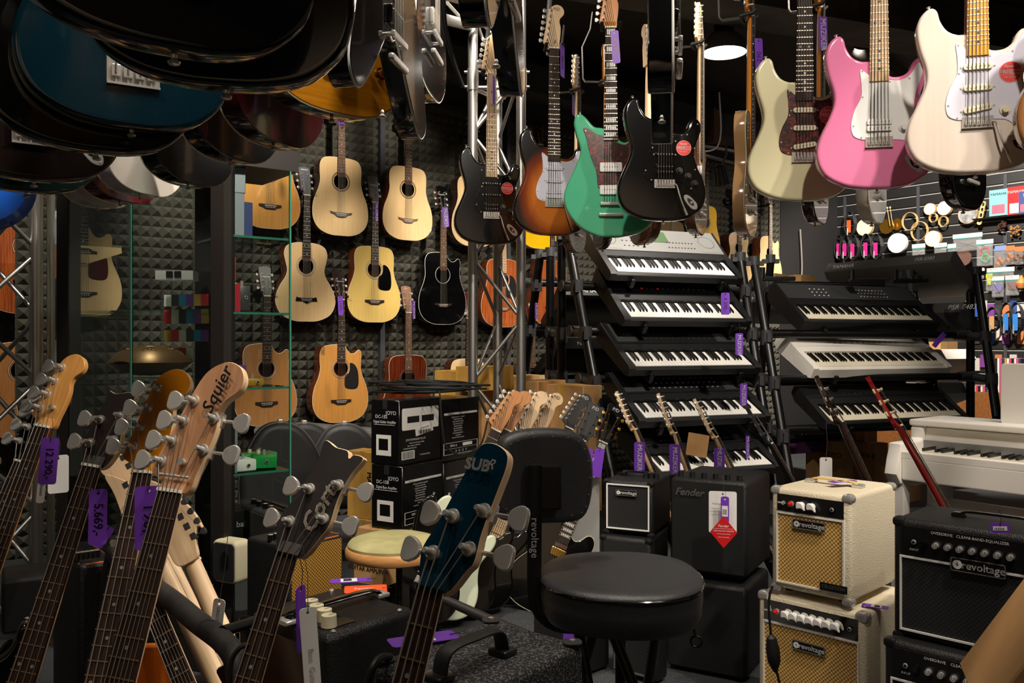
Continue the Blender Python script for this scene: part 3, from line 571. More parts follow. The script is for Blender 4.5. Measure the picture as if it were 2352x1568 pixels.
def chamf(x0, x1, y0, y1, z0, z1, r, seg=3):
    import bmesh
    bm = bmesh.new(); bmesh.ops.create_cube(bm, size=1)
    for v in bm.verts: v.co = ((x0+x1)/2+v.co.x*(x1-x0), (y0+y1)/2+v.co.y*(y1-y0), (z0+z1)/2+v.co.z*(z1-z0))
    if r: bmesh.ops.bevel(bm, geom=bm.edges[:], offset=r, segments=seg, affect='EDGES', profile=.5)
    bm.verts.index_update(); vs = [v.co.copy() for v in bm.verts]; fs = [tuple(v.index for v in f.verts) for f in bm.faces]; bm.free(); return vs, fs
def carton(M, w, d, h, label, m=CARD, faces=(), tape=True, cat='box', group='cartons stacked in the shop', name='cardboard_box', flap=False):
    t = thing(name, label, cat, M, group); part('carton', MB(m).add(*chamf(0, w, 0, d, 0, h, .003, 1)), t)
    if tape: part('tape', MB(CARDY if m is not JBOX else mat('clear_tape', (40, 40, 42), .08)).box(w*.42, w*.58, -.0006, d+.0006, h*.86, h+.0008), t)
    for face, fn in faces:
        T = MX() if face == 'f' else MX.Translation((w, 0, 0)) @ MX.Rotation(pi/2, 4, 'Z')
        part('print', fn(MB(INKW, T), w if face == 'f' else d, h), t)
    return t
# ---------------------------------------------------------------- truss
def truss_tri(name, label, base, ang, side, z0, z1, pitch, rc=.025, rb=.009, collars=(), start=0):
    t = thing(name, label, 'truss', Tm((base[0], base[1], z0)), 'aluminium truss columns')
    H = z1-z0; R0 = side/sqrt(3); ch = [V3((R0*cos(R(ang+120*i)), R0*sin(R(ang+120*i)), 0)) for i in range(3)]
    for c in ch: part('chord', MB(ALU).cyl(c, c+V3((0, 0, H)), rc, n=20), t)
    for i in range(3):
        a, b = ch[i], ch[(i+1) % 3]; n = int(H/pitch); 
        for k in range(n):
            p, q = (a, b) if (k+i+start) % 2 == 0 else (b, a)
            u = (q-p).normalized()*rc*.8
            part('brace', MB(ALU).cyl(p+u+V3((0, 0, k*pitch+.03)), q-u+V3((0, 0, (k+1)*pitch-.03)), rb, n=10), t)
        for zc in collars:
            for dz in (-.04, .09): part('crossbar', MB(ALU).cyl(a+V3((0, 0, zc-z0+dz)), b+V3((0, 0, zc-z0+dz)), .011, n=10), t)
    for zc in collars:
        for c in ch: part('collar', MB(ALU).cyl(c+V3((0, 0, zc-z0-.055)), c+V3((0, 0, zc-z0+.055)), rc+.005, n=20).cyl(c+V3((-rc-.018, 0, zc-z0+.04)), c+V3((rc+.018, 0, zc-z0+.04)), .007, n=8).cyl(c+V3((-rc-.018, 0, zc-z0-.035)), c+V3((rc+.018, 0, zc-z0-.035)), .007, n=8), t)
    return t
# ================================================================ the room
UD = V3((.788, .616, 0)); VD = V3((-.616, .788, 0)); P0 = V3((-1.053, 5.6, 0))
def wpt(px, off=0):     # point on the plane of the hanging acoustic guitars at pixel column px ; off = metres behind it
    o = P0+VD*off; k = (px-CX)/F; t = (k*o[1]-o[0])/(UD[0]-k*UD[1]); return o+UD*t
def wz(px): return wpt(px)[1]
CEIL = 3.35
FOAM = mat('charcoal_acoustic_foam', (74, 72, 62), .85); DWALL = mat('dark_painted_wall', (30, 30, 31), .7); DCEIL = mat('black_painted_ceiling', (42, 40, 39), .85, bump=(30, .3))
SLAT = mat('black_slatwall', (26, 26, 27), .5); SLATM = mat('slat_metal_strip', (170, 170, 166), .4, .2); CARPET = mat('grey_floor_carpet', (52, 54, 56), .95, kind='speck', col2=(84, 87, 90), scale=200, bump=(300, .4)); BEAM = mat('grey_painted_beam', (58, 60, 64), .7); CONC = mat('dark_concrete', (66, 62, 58), .9, kind='noise', col2=(84, 80, 75), scale=5)
b = MB(CARPET).add([(-6, -2.5, 0), (8, -2.5, 0), (8, 12, 0), (-6, 12, 0)], [(0, 1, 2, 3)]); struct('floor', b, 'grey carpeted shop floor')
b = MB(DCEIL).box(-6, 8, -2.5, 12, CEIL, CEIL+.1); struct('ceiling', b, 'black painted ceiling of the shop')
# foam clad wall: one pyramid relief
W0 = wpt(-500, .19); W1 = wpt(1793, .19); Lw = (W1-W0).length; pt = .0605; b = MB(FOAM); nx = int(Lw/pt); nz = int(2.9/pt)
for i in range(nx):
    for j in range(nz):
        o = W0+UD*(i*pt)+V3((0, 0, j*pt)); c = o+UD*pt/2+V3((0, 0, pt/2))-VD*.036; vs = [o, o+UD*pt, o+UD*pt+V3((0, 0, pt)), o+V3((0, 0, pt)), c]
        b.add(vs, [(0, 1, 4), (1, 2, 4), (2, 3, 4), (3, 0, 4)])
b.add([W0+VD*.01, W1+VD*.01, W1+VD*.01+V3((0, 0, CEIL)), W0+VD*.01+V3((0, 0, CEIL))], [(0, 1, 2, 3)])
struct('wall_left', b, 'wall clad in charcoal pyramid acoustic foam')
CORN = wpt(1925, .19)
def wallbox(name, a, d, n, L, z0, z1, th, m, lab=None):
    a = V3(a); p = [a, a+d*L, a+d*L+n*th, a+n*th]; vs = [(q[0], q[1], z) for z in (z0, z1) for q in p]
    return struct(name, MB(m).add(vs, [(0, 3, 2, 1), (4, 5, 6, 7), (0, 1, 5, 4), (1, 2, 6, 5), (2, 3, 7, 6), (3, 0, 4, 7)]), lab)
wallbox('wall_back', W1, UD, VD, (CORN-W1).length+.1, 0, CEIL, .1, DWALL, 'plain dark wall between foam and slat wall')
# vertical rails between foam panels, bulkhead and beams over the wall
for i, px in enumerate((874, 1165, 1560)): a = wpt(px, .13); wallbox('trim_%d' % (i+1), a, UD, VD, .035, .1, 2.92, .05, BEAM, 'grey vertical rail between foam panels')
wallbox('trim_4', wpt(-500, -.25), UD, VD, 9.8, 2.93, 3.13, .42, BEAM, 'grey bulkhead above the foam wall')
wallbox('trim_5', wpt(-500, -.05), UD, VD, 9.8, 2.86, 2.94, .22, DWALL, 'dark ledge under the bulkhead')
SN = -UD; SDR = -VD
def spt(px, py, off=0):    # point on the slat wall, off metres in front
    o = CORN-UD*off; k = (px-CX)/F; t = (k*o[1]-o[0])/(SDR[0]-k*SDR[1]); q = o+SDR*t; q = V3((q[0], q[1], EYE-(py-CY)/F*q[1])); return q
sl = MB(SLAT); a = CORN
def obx(mb, a, d, n, L, z0, z1, th): 
    p = [a, a+d*L, a+d*L+n*th, a+n*th]; mb.add([(q[0], q[1], z) for z in (z0, z1) for q in p], [(0, 3, 2, 1), (4, 5, 6, 7), (0, 1, 5, 4), (1, 2, 6, 5), (2, 3, 7, 6), (3, 0, 4, 7)])
obx(sl, a, SDR, UD, 5.5, 0, CEIL, .1)
for k in range(24): sl.m(SLAT); obx(sl, a-UD*.012, SDR, UD, 5.4, .2+k*.11, .2+k*.11+.088, .02); sl.m(SLATM); obx(sl, a-UD*.013, SDR, UD, 5.4, .2+k*.11+.091, .2+k*.11+.099, .012)
struct('wall_right', sl, 'black slatwall with metal strips')
for i, px in enumerate((1937, 2105, 2305)): q = spt(px, 784, .02); q[2] = 0; wallbox('trim_%d' % (6+i), q, SDR, UD, .03, .1, 2.7, .03, BEAM, 'grey upright rail on the slat wall')
struct('wall_front', MB(mat('warm_grey_wall', (150, 134, 112), .8)).box(-6, 8, -2.6, -2.5, 0, CEIL), 'warm grey shop wall behind the viewer')
# concrete beams and ducts under the ceiling
for i, (p, q, w_, h_) in enumerate([((-3, 3.2), (5.5, 6.6), .35, .28), ((-2, 6.2), (6, 9.5), .4, .3), ((1.0, 2.0), (5.2, 3.6), .3, .22)]):
    d = (V3((*q, 0))-V3((*p, 0))); L = d.length; d.normalize(); wallbox('trim_%d' % (9+i), V3((*p, 0)), d, V3((-d[1], d[0], 0)), L, CEIL-h_, CEIL, w_, CONC, 'dark concrete ceiling beam')
for (p, q, r_, lab) in [((2.3, 3.0, 3.1), (4.6, 8.2, 3.1), .12, 'thick dark ventilation pipe under the ceiling at right'), ((-.4, 2.6, 3.22), (3.4, 7.4, 3.22), .07, 'narrow dark pipe crossing the ceiling above the truss')]:
    solo('ceiling_pipe', MB(CONC).cyl(p, q, r_, n=20), lab, 'pipe')
# ceiling track spots: real lamp heads where the light comes from
for i, (a, e, pw, s_) in enumerate(LAMPS[:14]):
    d = (V3(e)-V3(a)).normalized(); t = thing('track_spotlight', 'black track spotlight on the ceiling, one of the row lighting the shop', 'spotlight', Tm(a), 'ceiling track spotlights')
    part('lamp_housing', MB(BMT).lathe([(.03, -.13), (.045, -.12), (.05, -.02), (.062, .0), (.058, .0), (.05, -.01)], (0, 0, 0), d, 18), t); part('stem', MB(BMT).cyl(-d*.08, (-d*.08)+V3((0, 0, CEIL-a[2]+d[2]*.08)), .008), t)
# pendant lamp (right, behind) and its neighbour at the right edge
EM = mat('lamp_diffuser', (255, 250, 240), .5, emit=14); LSH = mat('grey_lamp_shade', (96, 92, 88), .45, .2)
for px, py, Z, lab in [(1663, 122, 5.4, 'white glowing pendant lamp with a wide grey shade behind the guitars'), (2362, 175, 5.2, 'pendant lamp cut by the right edge above the white guitar')]:
    t = thing('pendant_lamp', lab, 'lamp', Tm(P(px, py, Z)), 'pendant lamps')
    part('shade', MB(LSH).lathe([(.138, 0), (.136, .03), (.118, .08), (.085, .115), (.04, .125), (.0, .126)], (0, 0, 0), (0, 0, 1), 32).m(BMT).lathe([(.05, .12), (.062, .13), (.062, .17), (.05, .19), (0, .19)], (0, 0, 0), (0, 0, 1), 20), t)
    part('diffuser', MB(EM).lathe([(.134, .002), (.09, -.004), (0, -.006)], (0, 0, 0), (0, 0, 1), 32), t)
    part('bracket', MB(SILV).tube([(-.09, 0, .16), (-.09, 0, .23), (.09, 0, .23), (.09, 0, .16)], .006, 6).cyl((0, 0, .23), (0, 0, CEIL-P(px, py, Z)[2]), .007), t)
# small black track head, boxes on top shelf and cables seen beyond the guitars
t = thing('track_spotlight', 'small black spotlight pointing down left of the gold guitar', 'spotlight', Tm(P(1655, 395, 6.2)), 'ceiling track spotlights')
part('lamp_housing', MB(BMT).lathe([(.0, .05), (.035, .04), (.05, -.09), (.045, -.09)], (0, 0, 0), (-.25, -.3, 1), 18), t); part('arm', MB(BMT).tube([(0, 0, .03), (.04, 0, .12), (.04, 0, .2)], .008), t)
solo('lighting_track', MB(SILV).tube([P(1600, 352, 6.0), P(1700, 378, 6.4)], .012).m(BMT).tube([P(1600, 330, 6.0), P(1690, 345, 6.6)], .018), 'thin lighting track hanging behind the gold guitar', 'track')
solo('hanging_cable', MB(mat('grey_cable', (130, 126, 118), .5)).tube(opn([P(1652, 212, 6.0), P(1656, 300, 6.0), P(1645, 340, 6.0), P(1612, 349, 6.0)], 8), .006), 'pale cable looping down behind the gold guitar', 'cable')
solo('wall_cable', MB(mat('grey_cable', (130, 126, 118), .5)).tube(opn([wpt(1838, .15)+V3((0, 0, 2.3)), wpt(1842, .15)+V3((0, 0, 1.9)), wpt(1836, .15)+V3((0, 0, 1.55)), wpt(1840, .15)+V3((0, 0, 1.2))], 8), .008), 'white cable running down the dark wall beside the corner', 'cable')
# ================================================================ trusses
q = P(1142, 784, 4.5); truss_tri('truss_column', 'aluminium lattice truss column rising behind the black electric guitar', (q[0], q[1]), 90, .245, 0, CEIL, .315, collars=(2.48,))
q = P(-6, 784, 3.35); truss_tri('truss_column', 'aluminium lattice truss column at the left edge beside the glass cabinet', (q[0], q[1]), 20, .23, 0, CEIL, .25, rc=.024, start=1)
t = thing('truss_beam', 'horizontal aluminium truss crossing at the top behind the black pointed guitars', 'truss', Tm((0, 0, 0)), 'aluminium trusses overhead')
for a_, b_ in (((930, 20, 3.6), (1090, 62, 4.5)), ((960, -40, 3.9), (1200, 10, 4.9)), ((1000, -20, 3.5), (1180, 30, 4.4))): part('chord', MB(ALU).cyl(P(*a_), P(*b_), .025, n=20), t)
for a_, b_ in (((985, -40, 3.9), (1070, 55, 4.4)), ((1010, -15, 3.6), (1010, 40, 4.0)), ((1070, -10, 4.0), (1100, 60, 4.4)), ((1100, -10, 4.2), (1180, 80, 4.5))): part('brace', MB(ALU).cyl(P(*a_), P(*b_), .009, n=8), t)
# ================================================================ acoustic guitars on the foam wall
SPR = G('spruce_top', (232, 200, 148), kind='wood', col2=(224, 188, 134), scale=26); SPRY = G('yellow_spruce_top', (226, 194, 112), kind='wood', col2=(218, 184, 104), scale=26); HON = G('honey_top', (208, 150, 78), kind='wood', col2=(196, 136, 66), scale=26)
CED = G('cedar_top', (184, 128, 76), kind='wood', col2=(168, 112, 62), scale=30); MAHT = G('mahogany_top', (176, 94, 46), kind='wood', col2=(134, 62, 30), scale=24); MAHD = G('dark_mahogany_top', (112, 46, 20), kind='wood', col2=(60, 20, 10), scale=24); YEL = G('bright_yellow_top', (246, 196, 20)); SIDB = G('mahogany_sides', (84, 44, 26), kind='wood', col2=(62, 30, 18), scale=24); SIDR = G('reddish_sides', (118, 58, 28), kind='wood', col2=(92, 42, 20), scale=24)
HGRY = mat('grey_headface', (92, 90, 88), .35); HBRN = G('brown_headface', (46, 26, 20)); HZEB = mat('zebra_headface', (150, 106, 66), .4, kind='wood', col2=(96, 62, 38), scale=50); ROSL = mat('light_rosewood_board', (120, 84, 58), .45, kind='wood', col2=(88, 58, 38), scale=60)
WYAW = 38
def wallg(px, py, shape, label, top, side, **k):
    q = wpt(px); z = EYE-(py-CY)/F*q[1]; M = Tm((q[0], q[1], z)) @ MX.Rotation(R(WYAW), 4, 'Z')
    t = acoustic(shape, M, label, top, side, group='acoustic guitars on the foam wall', **k)
    h = thing('wall_hanger', 'black wall hanger holding the ' + label.split(',')[0].split(' with ')[0].split(' behind')[0], 'hanger', M, 'wall guitar hangers')
    part('arm', MB(BMT).cyl((0, .0, .80), (0, .13, .80), .008).cyl((0, .13, .80), (0, .15, .80), .03, n=16), h)
    for s_ in (-1, 1): part('prong', MB(RUB).tube([(0, .03, .80), (s_*.033, .02, .80), (s_*.036, -.02, .802), (s_*.036, -.028, .808)], .007, 8), h)
    return t
RV = dict(rose=(mat('rosette_purple_brown', (70, 50, 52), .4), ROSE))
wallg(620, 525, full(DREAD), 'honey coloured acoustic guitar, neck hidden, behind the top of the glass cabinet', HON, SIDB, bstyle='step')
wallg(783, 541, full(DREAD), 'pale spruce acoustic guitar hanging under the orange electric guitar', SPR, SIDB, board=ROSL, bstyle='wave', bridgec=HGRY, **RV)
wallg(937, 552, full(DREAD), 'spruce acoustic guitar with dark rim and swept bridge, top row centre', SPR, SIDB, board=ROSL, bstyle='wave', bridgec=mat('brown_bridge', (110, 84, 66), .5), headface=HBRN, headtext=('LAG', MAPB, .018, 0, .165), binding=HBRN, **RV)
wallg(1090, 566, full(DREAD), 'half hidden spruce guitar overlapped by the left black electric guitar', SPR, SIDB, headface=BLK)
wallg(703, 738, full(OMB), 'pale rounded acoustic guitar with white-bound fretboard and arrow shaped bridge', SPR, SIDR, board=BLK, bstyle='arrow', bridgec=BLK, headface=mat('slate_headface', (70, 74, 78), .35), headtext=('ARROW', INKW, .013, 0, .165), binding=WHT)
wallg(860, 740, full(DREAD), 'yellowish spruce acoustic guitar with black pickguard in the middle row', SPRY, SIDR, guard=BLK, headface=HGRY, headtext=('Takamine', INKW, .016, 0, .12), bridgec=ROSE)
wallg(1017, 745, DREADC, 'glossy black cutaway acoustic guitar with white binding', BLK, BLK, headface=BLK, headtext=('Takamine', INKW, .016, 0, .12), bridgec=ROSE, binding=BON, board=ROSL)
wallg(1155, 751, full(DREAD), 'orange mahogany acoustic guitar with black pickguard behind the truss', MAHT, SIDR, guard=PLB, bridgec=ROSL, board=MAPB)
wallg(612, 978, DREADC, 'cedar cutaway acoustic guitar hanging low behind the glass cabinet', CED, SIDB, headface=HGRY, headtext=('Takamine', INKW, .016, 0, .12), binding=BON)
wallg(783, 970, DREADC, 'honey cutaway acoustic guitar with black pickguard in the bottom row', HON, SIDR, guard=PLB, headface=HBRN, headtext=('Takamine', INKW, .016, 0, .12))
wallg(937, 985, full(DREAD), 'dark mahogany acoustic guitar with zebra wood headstock above the black cartons', MAHD, SIDR, headface=HZEB, headtext=('LAG', MAPB, .018, 0, .165), board=ROSL, bridgec=ROSE, **RV)
wallg(1075, 985, full(DREAD), 'natural acoustic guitar with gold pegs half hidden by the cardboard boxes', SPR, SIDB, headface=G('maroon_head', (70, 20, 22)), peg=GLD)
wallg(1240, 571, full(DREAD), 'bright yellow acoustic guitar showing below the sunburst electric guitar', YEL, YEL, peg=GLD, headface=HBRN)
wallg(1268, 748, full(DREAD), 'orange acoustic guitar seen between the black keyboard rack posts', MAHT, SIDR)
wallg(1222, 990, full(DREAD), 'gold pegged acoustic guitar with light fretboard behind the keyboard rack legs', SPR, SIDB, headface=G('maroon_head', (70, 20, 22)), peg=GLD, board=ROSL)
wallg(1697, 655, full(OMB), 'small round acoustic guitar left of the furthest cutaway', SPR, SIDB)
wallg(1768, 662, DREADC, 'pale cutaway acoustic guitar hanging furthest right on the foam wall', SPR, SIDB)
wallg(1622, 600, full(DREAD), 'amber acoustic guitar peeking above the silver keyboard', YEL, SIDB)
wallg(1545, 640, full(DREAD), 'light necked acoustic guitar hidden behind the silver keyboard', SPR, SIDB, board=MAPB)
wallg(190, 733, DREADC, 'natural cutaway acoustic guitar with dark red pickguard seen through the cabinet glass', SPR, SIDB, guard=G('dark_red_guard', (74, 14, 22)))  # guitar added behind the cabinet in place of a reflection in its glass
wallg(60, 720, full(DREAD), 'mahogany acoustic guitar at far left behind the truss', MAHT, SIDR)
wallg(50, 1005, full(OMB), 'cedar acoustic guitar low on the wall at far left', CED, SIDB)
# ================================================================ electric guitars hanging in the front row
def es(px): return .3207*(px+388)
def hook(M, zn, label, ceil=True):
    h = thing('guitar_hanger', label, 'hanger', M, 'guitar hooks on the overhead rails')
    part('strap', MB(SILV).tube([(0, .012, zn+.005), (0, .085, zn+.005), (0, .095, zn+.02), (0, .10, zn+.17), (0, .06, zn+.26), (0, .05, zn+.34)], .011, 8, flat=(1, .3, (1, 0, 0))), h)
    for s_ in (-1, 1): part('prong', MB(RUB).tube([(0, .014, zn+.002), (s_*.034, .01, zn+.002), (s_*.036, -.03, zn+.006), (s_*.036, -.042, zn+.016)], .0075, 8), h)
def erow(px, py, shape, label, body, dy=13, Z=None, zn=.80, hooklab=None, roll=0, **k):
    Z = Z or F/es(px); a = -math.degrees(atan2(px-CX, F))+dy; M = hang(px, py, Z, a, roll)
    t = electric(shape, M, label, body, group='electric guitars hanging from the rails', zn=zn, **k)
    hook(M, zn, 'hook holding the '+label.split(' with ')[0].split(',')[0]); return t
SCR = [(-.047, .347), (-.046, .27), (-.072, .185), (-.05, .15), (.03, .312), (.085, .32), (.125, .36), (.113, .27), (.115, .19), (.1, .12)]
BST = (SG_ST); ALB = mat('white_guard', (238, 238, 236), .3, coat=.5); PGL = mat('pale_lilac_guard', (214, 212, 226), .3, coat=.5)
OLY = G('olympic_cream', (226, 219, 178)); PINK = G('flamingo_pink', (232, 128, 172)); WBL = G('translucent_white_blonde', (224, 210, 197), kind='wood', col2=(219, 204, 190), scale=9)
SBUR = G('sunburst', (196, 108, 34), kind='burst', col2=(14, 9, 8)); SFG = G('sea_foam_green', (84, 184, 142)); NAVY = G('black_with_blue_flame', (9, 10, 13), kind='wood', col2=(18, 19, 24), scale=18)
erow(1127, 562, STRAT, 'translucent black electric guitar with red round sticker and maple neck, hanging before the truss', NAVY, dy=10, guard=(BLK, SG_ST, SCR), pk='HSS', pkc=BLK, knobs=[(.055, .176), (.088, .157), (.112, .132)], knobc=PLB, sticker_at=(.075, .265), arm=True, board=MAPB, wood=MAP, dots=DOTB, head=H_FEN, tree=True)
erow(1270, 541, STRAT, 'sunburst electric guitar with pale pickguard hanging between the black and green guitars', SBUR, dy=12, guard=(PGL, SG_ST, SCR), pk='HSS', pkc=PGL, knobs=[(.075, .155)], arm=True, board=ROSE, wood=MAPN, head=H_FEN, headtext=('P/D', INKB, .018, .012, .172), tree=True)
erow(1402, 545, JAZZ, 'sea green offset electric guitar with tortoise pickguard and two white pickups', SFG, dy=4, zn=.83, zj=.38, guard=(TORT, [(-.11, .43), (-.10, .40), (-.08, .32), (-.058, .26), (-.052, .205), (-.04, .192), (.05, .192), (.08, .20), (.12, .16), (.14, .14), (.135, .18), (.11, .24), (.105, .3), (.115, .36), (.105, .385), (.075, .375), (.05, .365), (.0, .385), (-.03, .40), (-.06, .41), (-.09, .43)], [(-.1, .42), (-.045, .2), (.04, .2), (.1, .37)]), pk='SOAP', pkc=WHT, bridge='tom', jack=False, board=ROSE, wood=AMB, blocks=True, dots=PEARL, knobs=[(.1, .2)])
erow(1523, 508, STRAT, 'gloss black electric guitar with red round sticker, hanging right of the green guitar', BLK, dy=14, guard=(BLK, SG_ST, SCR), pk='HSS2', pkc=BLK, knobs=[(.055, .185), (.088, .165), (.112, .138)], knobc=PLB, sticker_at=(.072, .27), arm=True, board=MAPB, wood=MAP, dots=DOTB)
erow(1843, 462, STRAT, 'cream electric guitar with dark tortoise pickguard and three white pickups', OLY, dy=14, guard=(TORT, SG_ST, SCR), pk='SSS', pkc=CRMP, knobs=[(.065, .175), (.1, .15)], sticker_at=(.075, .268), arm=False, board=ROSE, wood=AMB)
erow(2014, 435, STRAT, 'pink electric guitar with white pickguard and one white humbucker', PINK, dy=14, guard=(ALB, SG_ST, SCR), pk='H', pkc=WHT, knobs=[(.068, .175)], board=MAPB, wood=MAPN, dots=DOTB)
erow(2240, 400, STRAT, 'pale blonde electric guitar with white pickguard and amber neck at the right', WBL, dy=13, guard=(PGL, SG_ST, SCR), pk='SSS', pkc=CRMP, knobs=[(.066, .163), (.108, .140)], knobc=CRMP, sticker_at=(.080, .265), arm=CRMP, board=AMBB, wood=AMB, dots=DOTB)
erow(2502, 369, LPS, 'brown wood electric guitar cut by the right edge of the picture', G('brown_wood', (150, 104, 60), kind='wood', col2=(120, 78, 42), scale=20), dy=20, pk='HH', pkc=CHR, bridge='tom', jack=False, head=H_LP, posts=P_33)
# second row, turned edge-on
BRN = G('dark_brown_lacquer', (60, 34, 22)); IVW = G('ivory_white', (206, 198, 188)); GTOP = mat('gold_top', (196, 156, 44), .28, .75, coat=1); SPK = mat('silver_sparkle', (150, 146, 142), .35, .6, kind='noise', col2=(90, 60, 50), scale=90)
def side_row(px, bot, Z, label, body, yaw=78, shape=LPS, wood=MAPN, board=ROSE, hk=True, zn=.80, **k):
    a = -math.degrees(atan2(px-CX, F))+yaw; M = hang(px, bot, Z, a)
    electric(shape, M, label, body, group='electric guitars turned edge-on behind the front row', pk=k.pop('pk', 'HH'), pkc=CHR, bridge='tom', jack=False, wood=wood, board=board, zn=zn, **k)
    if hk: hook(M, zn, 'hook holding the '+label.split(',')[0].split(' with ')[0])
side_row(1318, 580, 4.35, 'sparkle bodied guitar with pale maple neck, edge-on behind the sunburst one', SPK, 75, wood=MAPN)
side_row(1384, 572, 4.2, 'dark guitar with amber neck, edge-on behind the green guitar', BRN, 100, wood=AMB)
side_row(1480, 562, 3.9, 'brown guitar whose rounded end shows beneath the green guitar', G('tan_back', (130, 84, 54), kind='wood', col2=(104, 62, 36), scale=18), 110, hk=False)
side_row(1598, 540, 3.7, 'brown guitar with maple neck, edge-on right of the black guitar', G('walnut_body', (110, 66, 40), kind='wood', col2=(84, 48, 28), scale=18), 80, wood=MAP)
side_row(1712, 543, 3.2, 'gold guitar hanging edge-on with amber neck left of the cream guitar', GTOP, 82, wood=AMB, binding=CRMP, side=G('pale_rim', (176, 138, 96)), shape=LPS)
side_row(1872, 515, 3.25, 'reddish brown guitar with amber neck, edge-on behind the cream guitar', BRN, 80, wood=AMB)
side_row(2002, 512, 3.05, 'ivory guitar edge-on beneath the pink guitar', IVW, 80, hk=False, binding=BON, wood=MAH)
side_row(2212, 482, 2.85, 'glossy black guitar edge-on with yellow reflections beneath the pale blonde one', BLK, 72, hk=False, wood=MAH, side=BLK)
# ================================================================ dark bodies at the upper left (basses, backs, single-cuts)
TEAL = G('dark_teal_metallic', (5, 32, 42)); DKB = G('very_dark_brown', (24, 17, 15)); DKG = G('dark_green_black', (10, 26, 24)); BLU = mat('vivid_blue_plastic', (20, 92, 200), .35, coat=.4)
def brow(px, py, Z, label, body, dy=0, shape=BASS, **k):
    a = -math.degrees(atan2(px-CX, F))+dy; M = hang(px, py, Z, a)
    k.setdefault('pk', 'B'); k.setdefault('bridge', 'bass')
    electric(shape, M, label, body, group='dark guitars hanging close at the upper left', pkc=BLK, jack=k.pop('jack', False), cat='bass guitar' if shape is BASS else 'electric guitar', name='bass_guitar' if shape is BASS else 'electric_guitar', zn=.95, zj=.40, scale=.864, nstr=4, posts=[(-.03+.005*i, .04+.038*i, -1) for i in range(4)], head=[(x*1.15, z*1.2) for x, z in H_FEN], bigpeg=1.5, thick=.045, **k)
brow(302, 298, 1.5, 'dark teal bass guitar hanging at the upper left with chrome bridge', TEAL, dy=8)
brow(520, 206, 1.12, 'large glossy black bass guitar filling the top left', BLK, dy=-4)
brow(400, 124, .98, 'black bass guitar with tan reflections nearest to the camera at the top', BLK, dy=12)
brow(222, 352, 1.52, 'black bass guitar hanging below the teal one', BLK, dy=8)
brow(78, 416, 1.75, 'very dark brown bass guitar at the left edge', DKB, dy=8, jack=True)
brow(60, 442, 1.95, 'dark green black bass guitar lowest at the left edge', DKG, dy=6)
def lpback(px, py, Z, label, body, dy=38, rim=None, bind=CRMP, shape=LPS, back=True, **k):
    a = -math.degrees(atan2(px-CX, F))+dy+(180 if back else 0); M = hang(px, py, Z, a)
    sh = [(-x, z) for x, z in shape] if back else shape
    electric(sh, M, label, body, side=rim, group='single cutaway guitars in the upper left row', pk=k.pop('pk', ''), bridge=k.pop('bridge', ''), jack=False, binding=bind, head=H_LP, posts=P_33, wood=k.pop('wood', MAH), thick=.055, **k)
lpback(762, 267, 1.74, 'orange amber single cutaway guitar with cream pickguard at the top', G('amber_flame', (226, 150, 30), kind='woodx', col2=(212, 132, 22), scale=26), dy=36, rim=BRN, back=False, pk='HH', bridge='tom', pkc=CHR, knobs=[(.088, .17), (.098, .10), (.13, .14)], knobc=GLD, guard=(CRMP, [(.035, .34), (.075, .34), (.085, .28), (.075, .20), (.055, .19), (.05, .26), (.036, .27)], []))
lpback(628, 333, 2.0, 'plain red guitar with cream edge below the big black body', mat('satin_red', (176, 22, 36), .45), rim=G('dark_red_rim', (50, 8, 12)), dy=54)
lpback(530, 370, 2.17, 'glossy black guitar with cream binding beside the red one', BLK, dy=52)
lpback(432, 425, 2.42, 'teal and wine burst guitar hanging left of the black bound one', G('teal_burst', (40, 122, 108), kind='burst', col2=(36, 8, 22)), rim=BLK, dy=50)
lpback(322, 449, 2.6, 'white guitar with cream edge and strong highlight in the upper left row', IVW, dy=50)
lpback(276, 465, 2.78, 'dark red guitar between two white guitars in the upper left row', G('wine_red', (88, 10, 16)), dy=50)
lpback(224, 475, 2.95, 'white guitar furthest left in the row of single cutaways', IVW, dy=50)
t = thing('plastic_tub', 'vivid blue ribbed round thing hanging at the left edge', 'tub', Tm(P(-32, 428, 2.3)))
part('shell', MB(BLU).lathe([(.0, -.05), (.08, -.05), (.112, -.03), (.118, -.012), (.112, -.002), (.118, .008), (.112, .018), (.118, .03), (.108, .05), (0, .05)], (0, 0, 0), (.35, -1, .1), 32), t)
# black V shaped guitars seen from below between the rows
def vee(px, py, Z, yaw, label, **k):
    M = hang(px, py, Z, yaw, k.pop('roll', 0)); electric(VEE, M, label, BLK, group='black V shaped guitars overhead', pk='HH', pkc=BLK, jack=False, bridge='tom', binding=WHT, hw=CHR, head=H_LP, posts=P_33, wood=MAH, zn=.78, zj=.37)
vee(878, 256, 1.62, 80, 'black V shaped guitar with white edge, wing tips pointing down at top centre left')
vee(1140, 140, 1.5, 82, 'black V shaped guitar with white edge at top centre before the truss')
vee(1520, 268, 1.62, 80, 'black V shaped guitar hanging in front of the gloss black electric guitar')
side_row(972, 222, 1.95, 'small black guitar seen edge-on beside the bent tremolo bar at top centre', BLK, 78, hk=False, wood=MAH, binding=BON, side=BLK)
solo('tremolo_bar', MB(BMT).tube(opn([P(1018, 0, 1.5), P(1024, 70, 1.5), P(1045, 150, 1.5), P(1063, 200, 1.5)], 6), .0042, 10), 'bent black tremolo bar hanging down at top centre', 'bar')
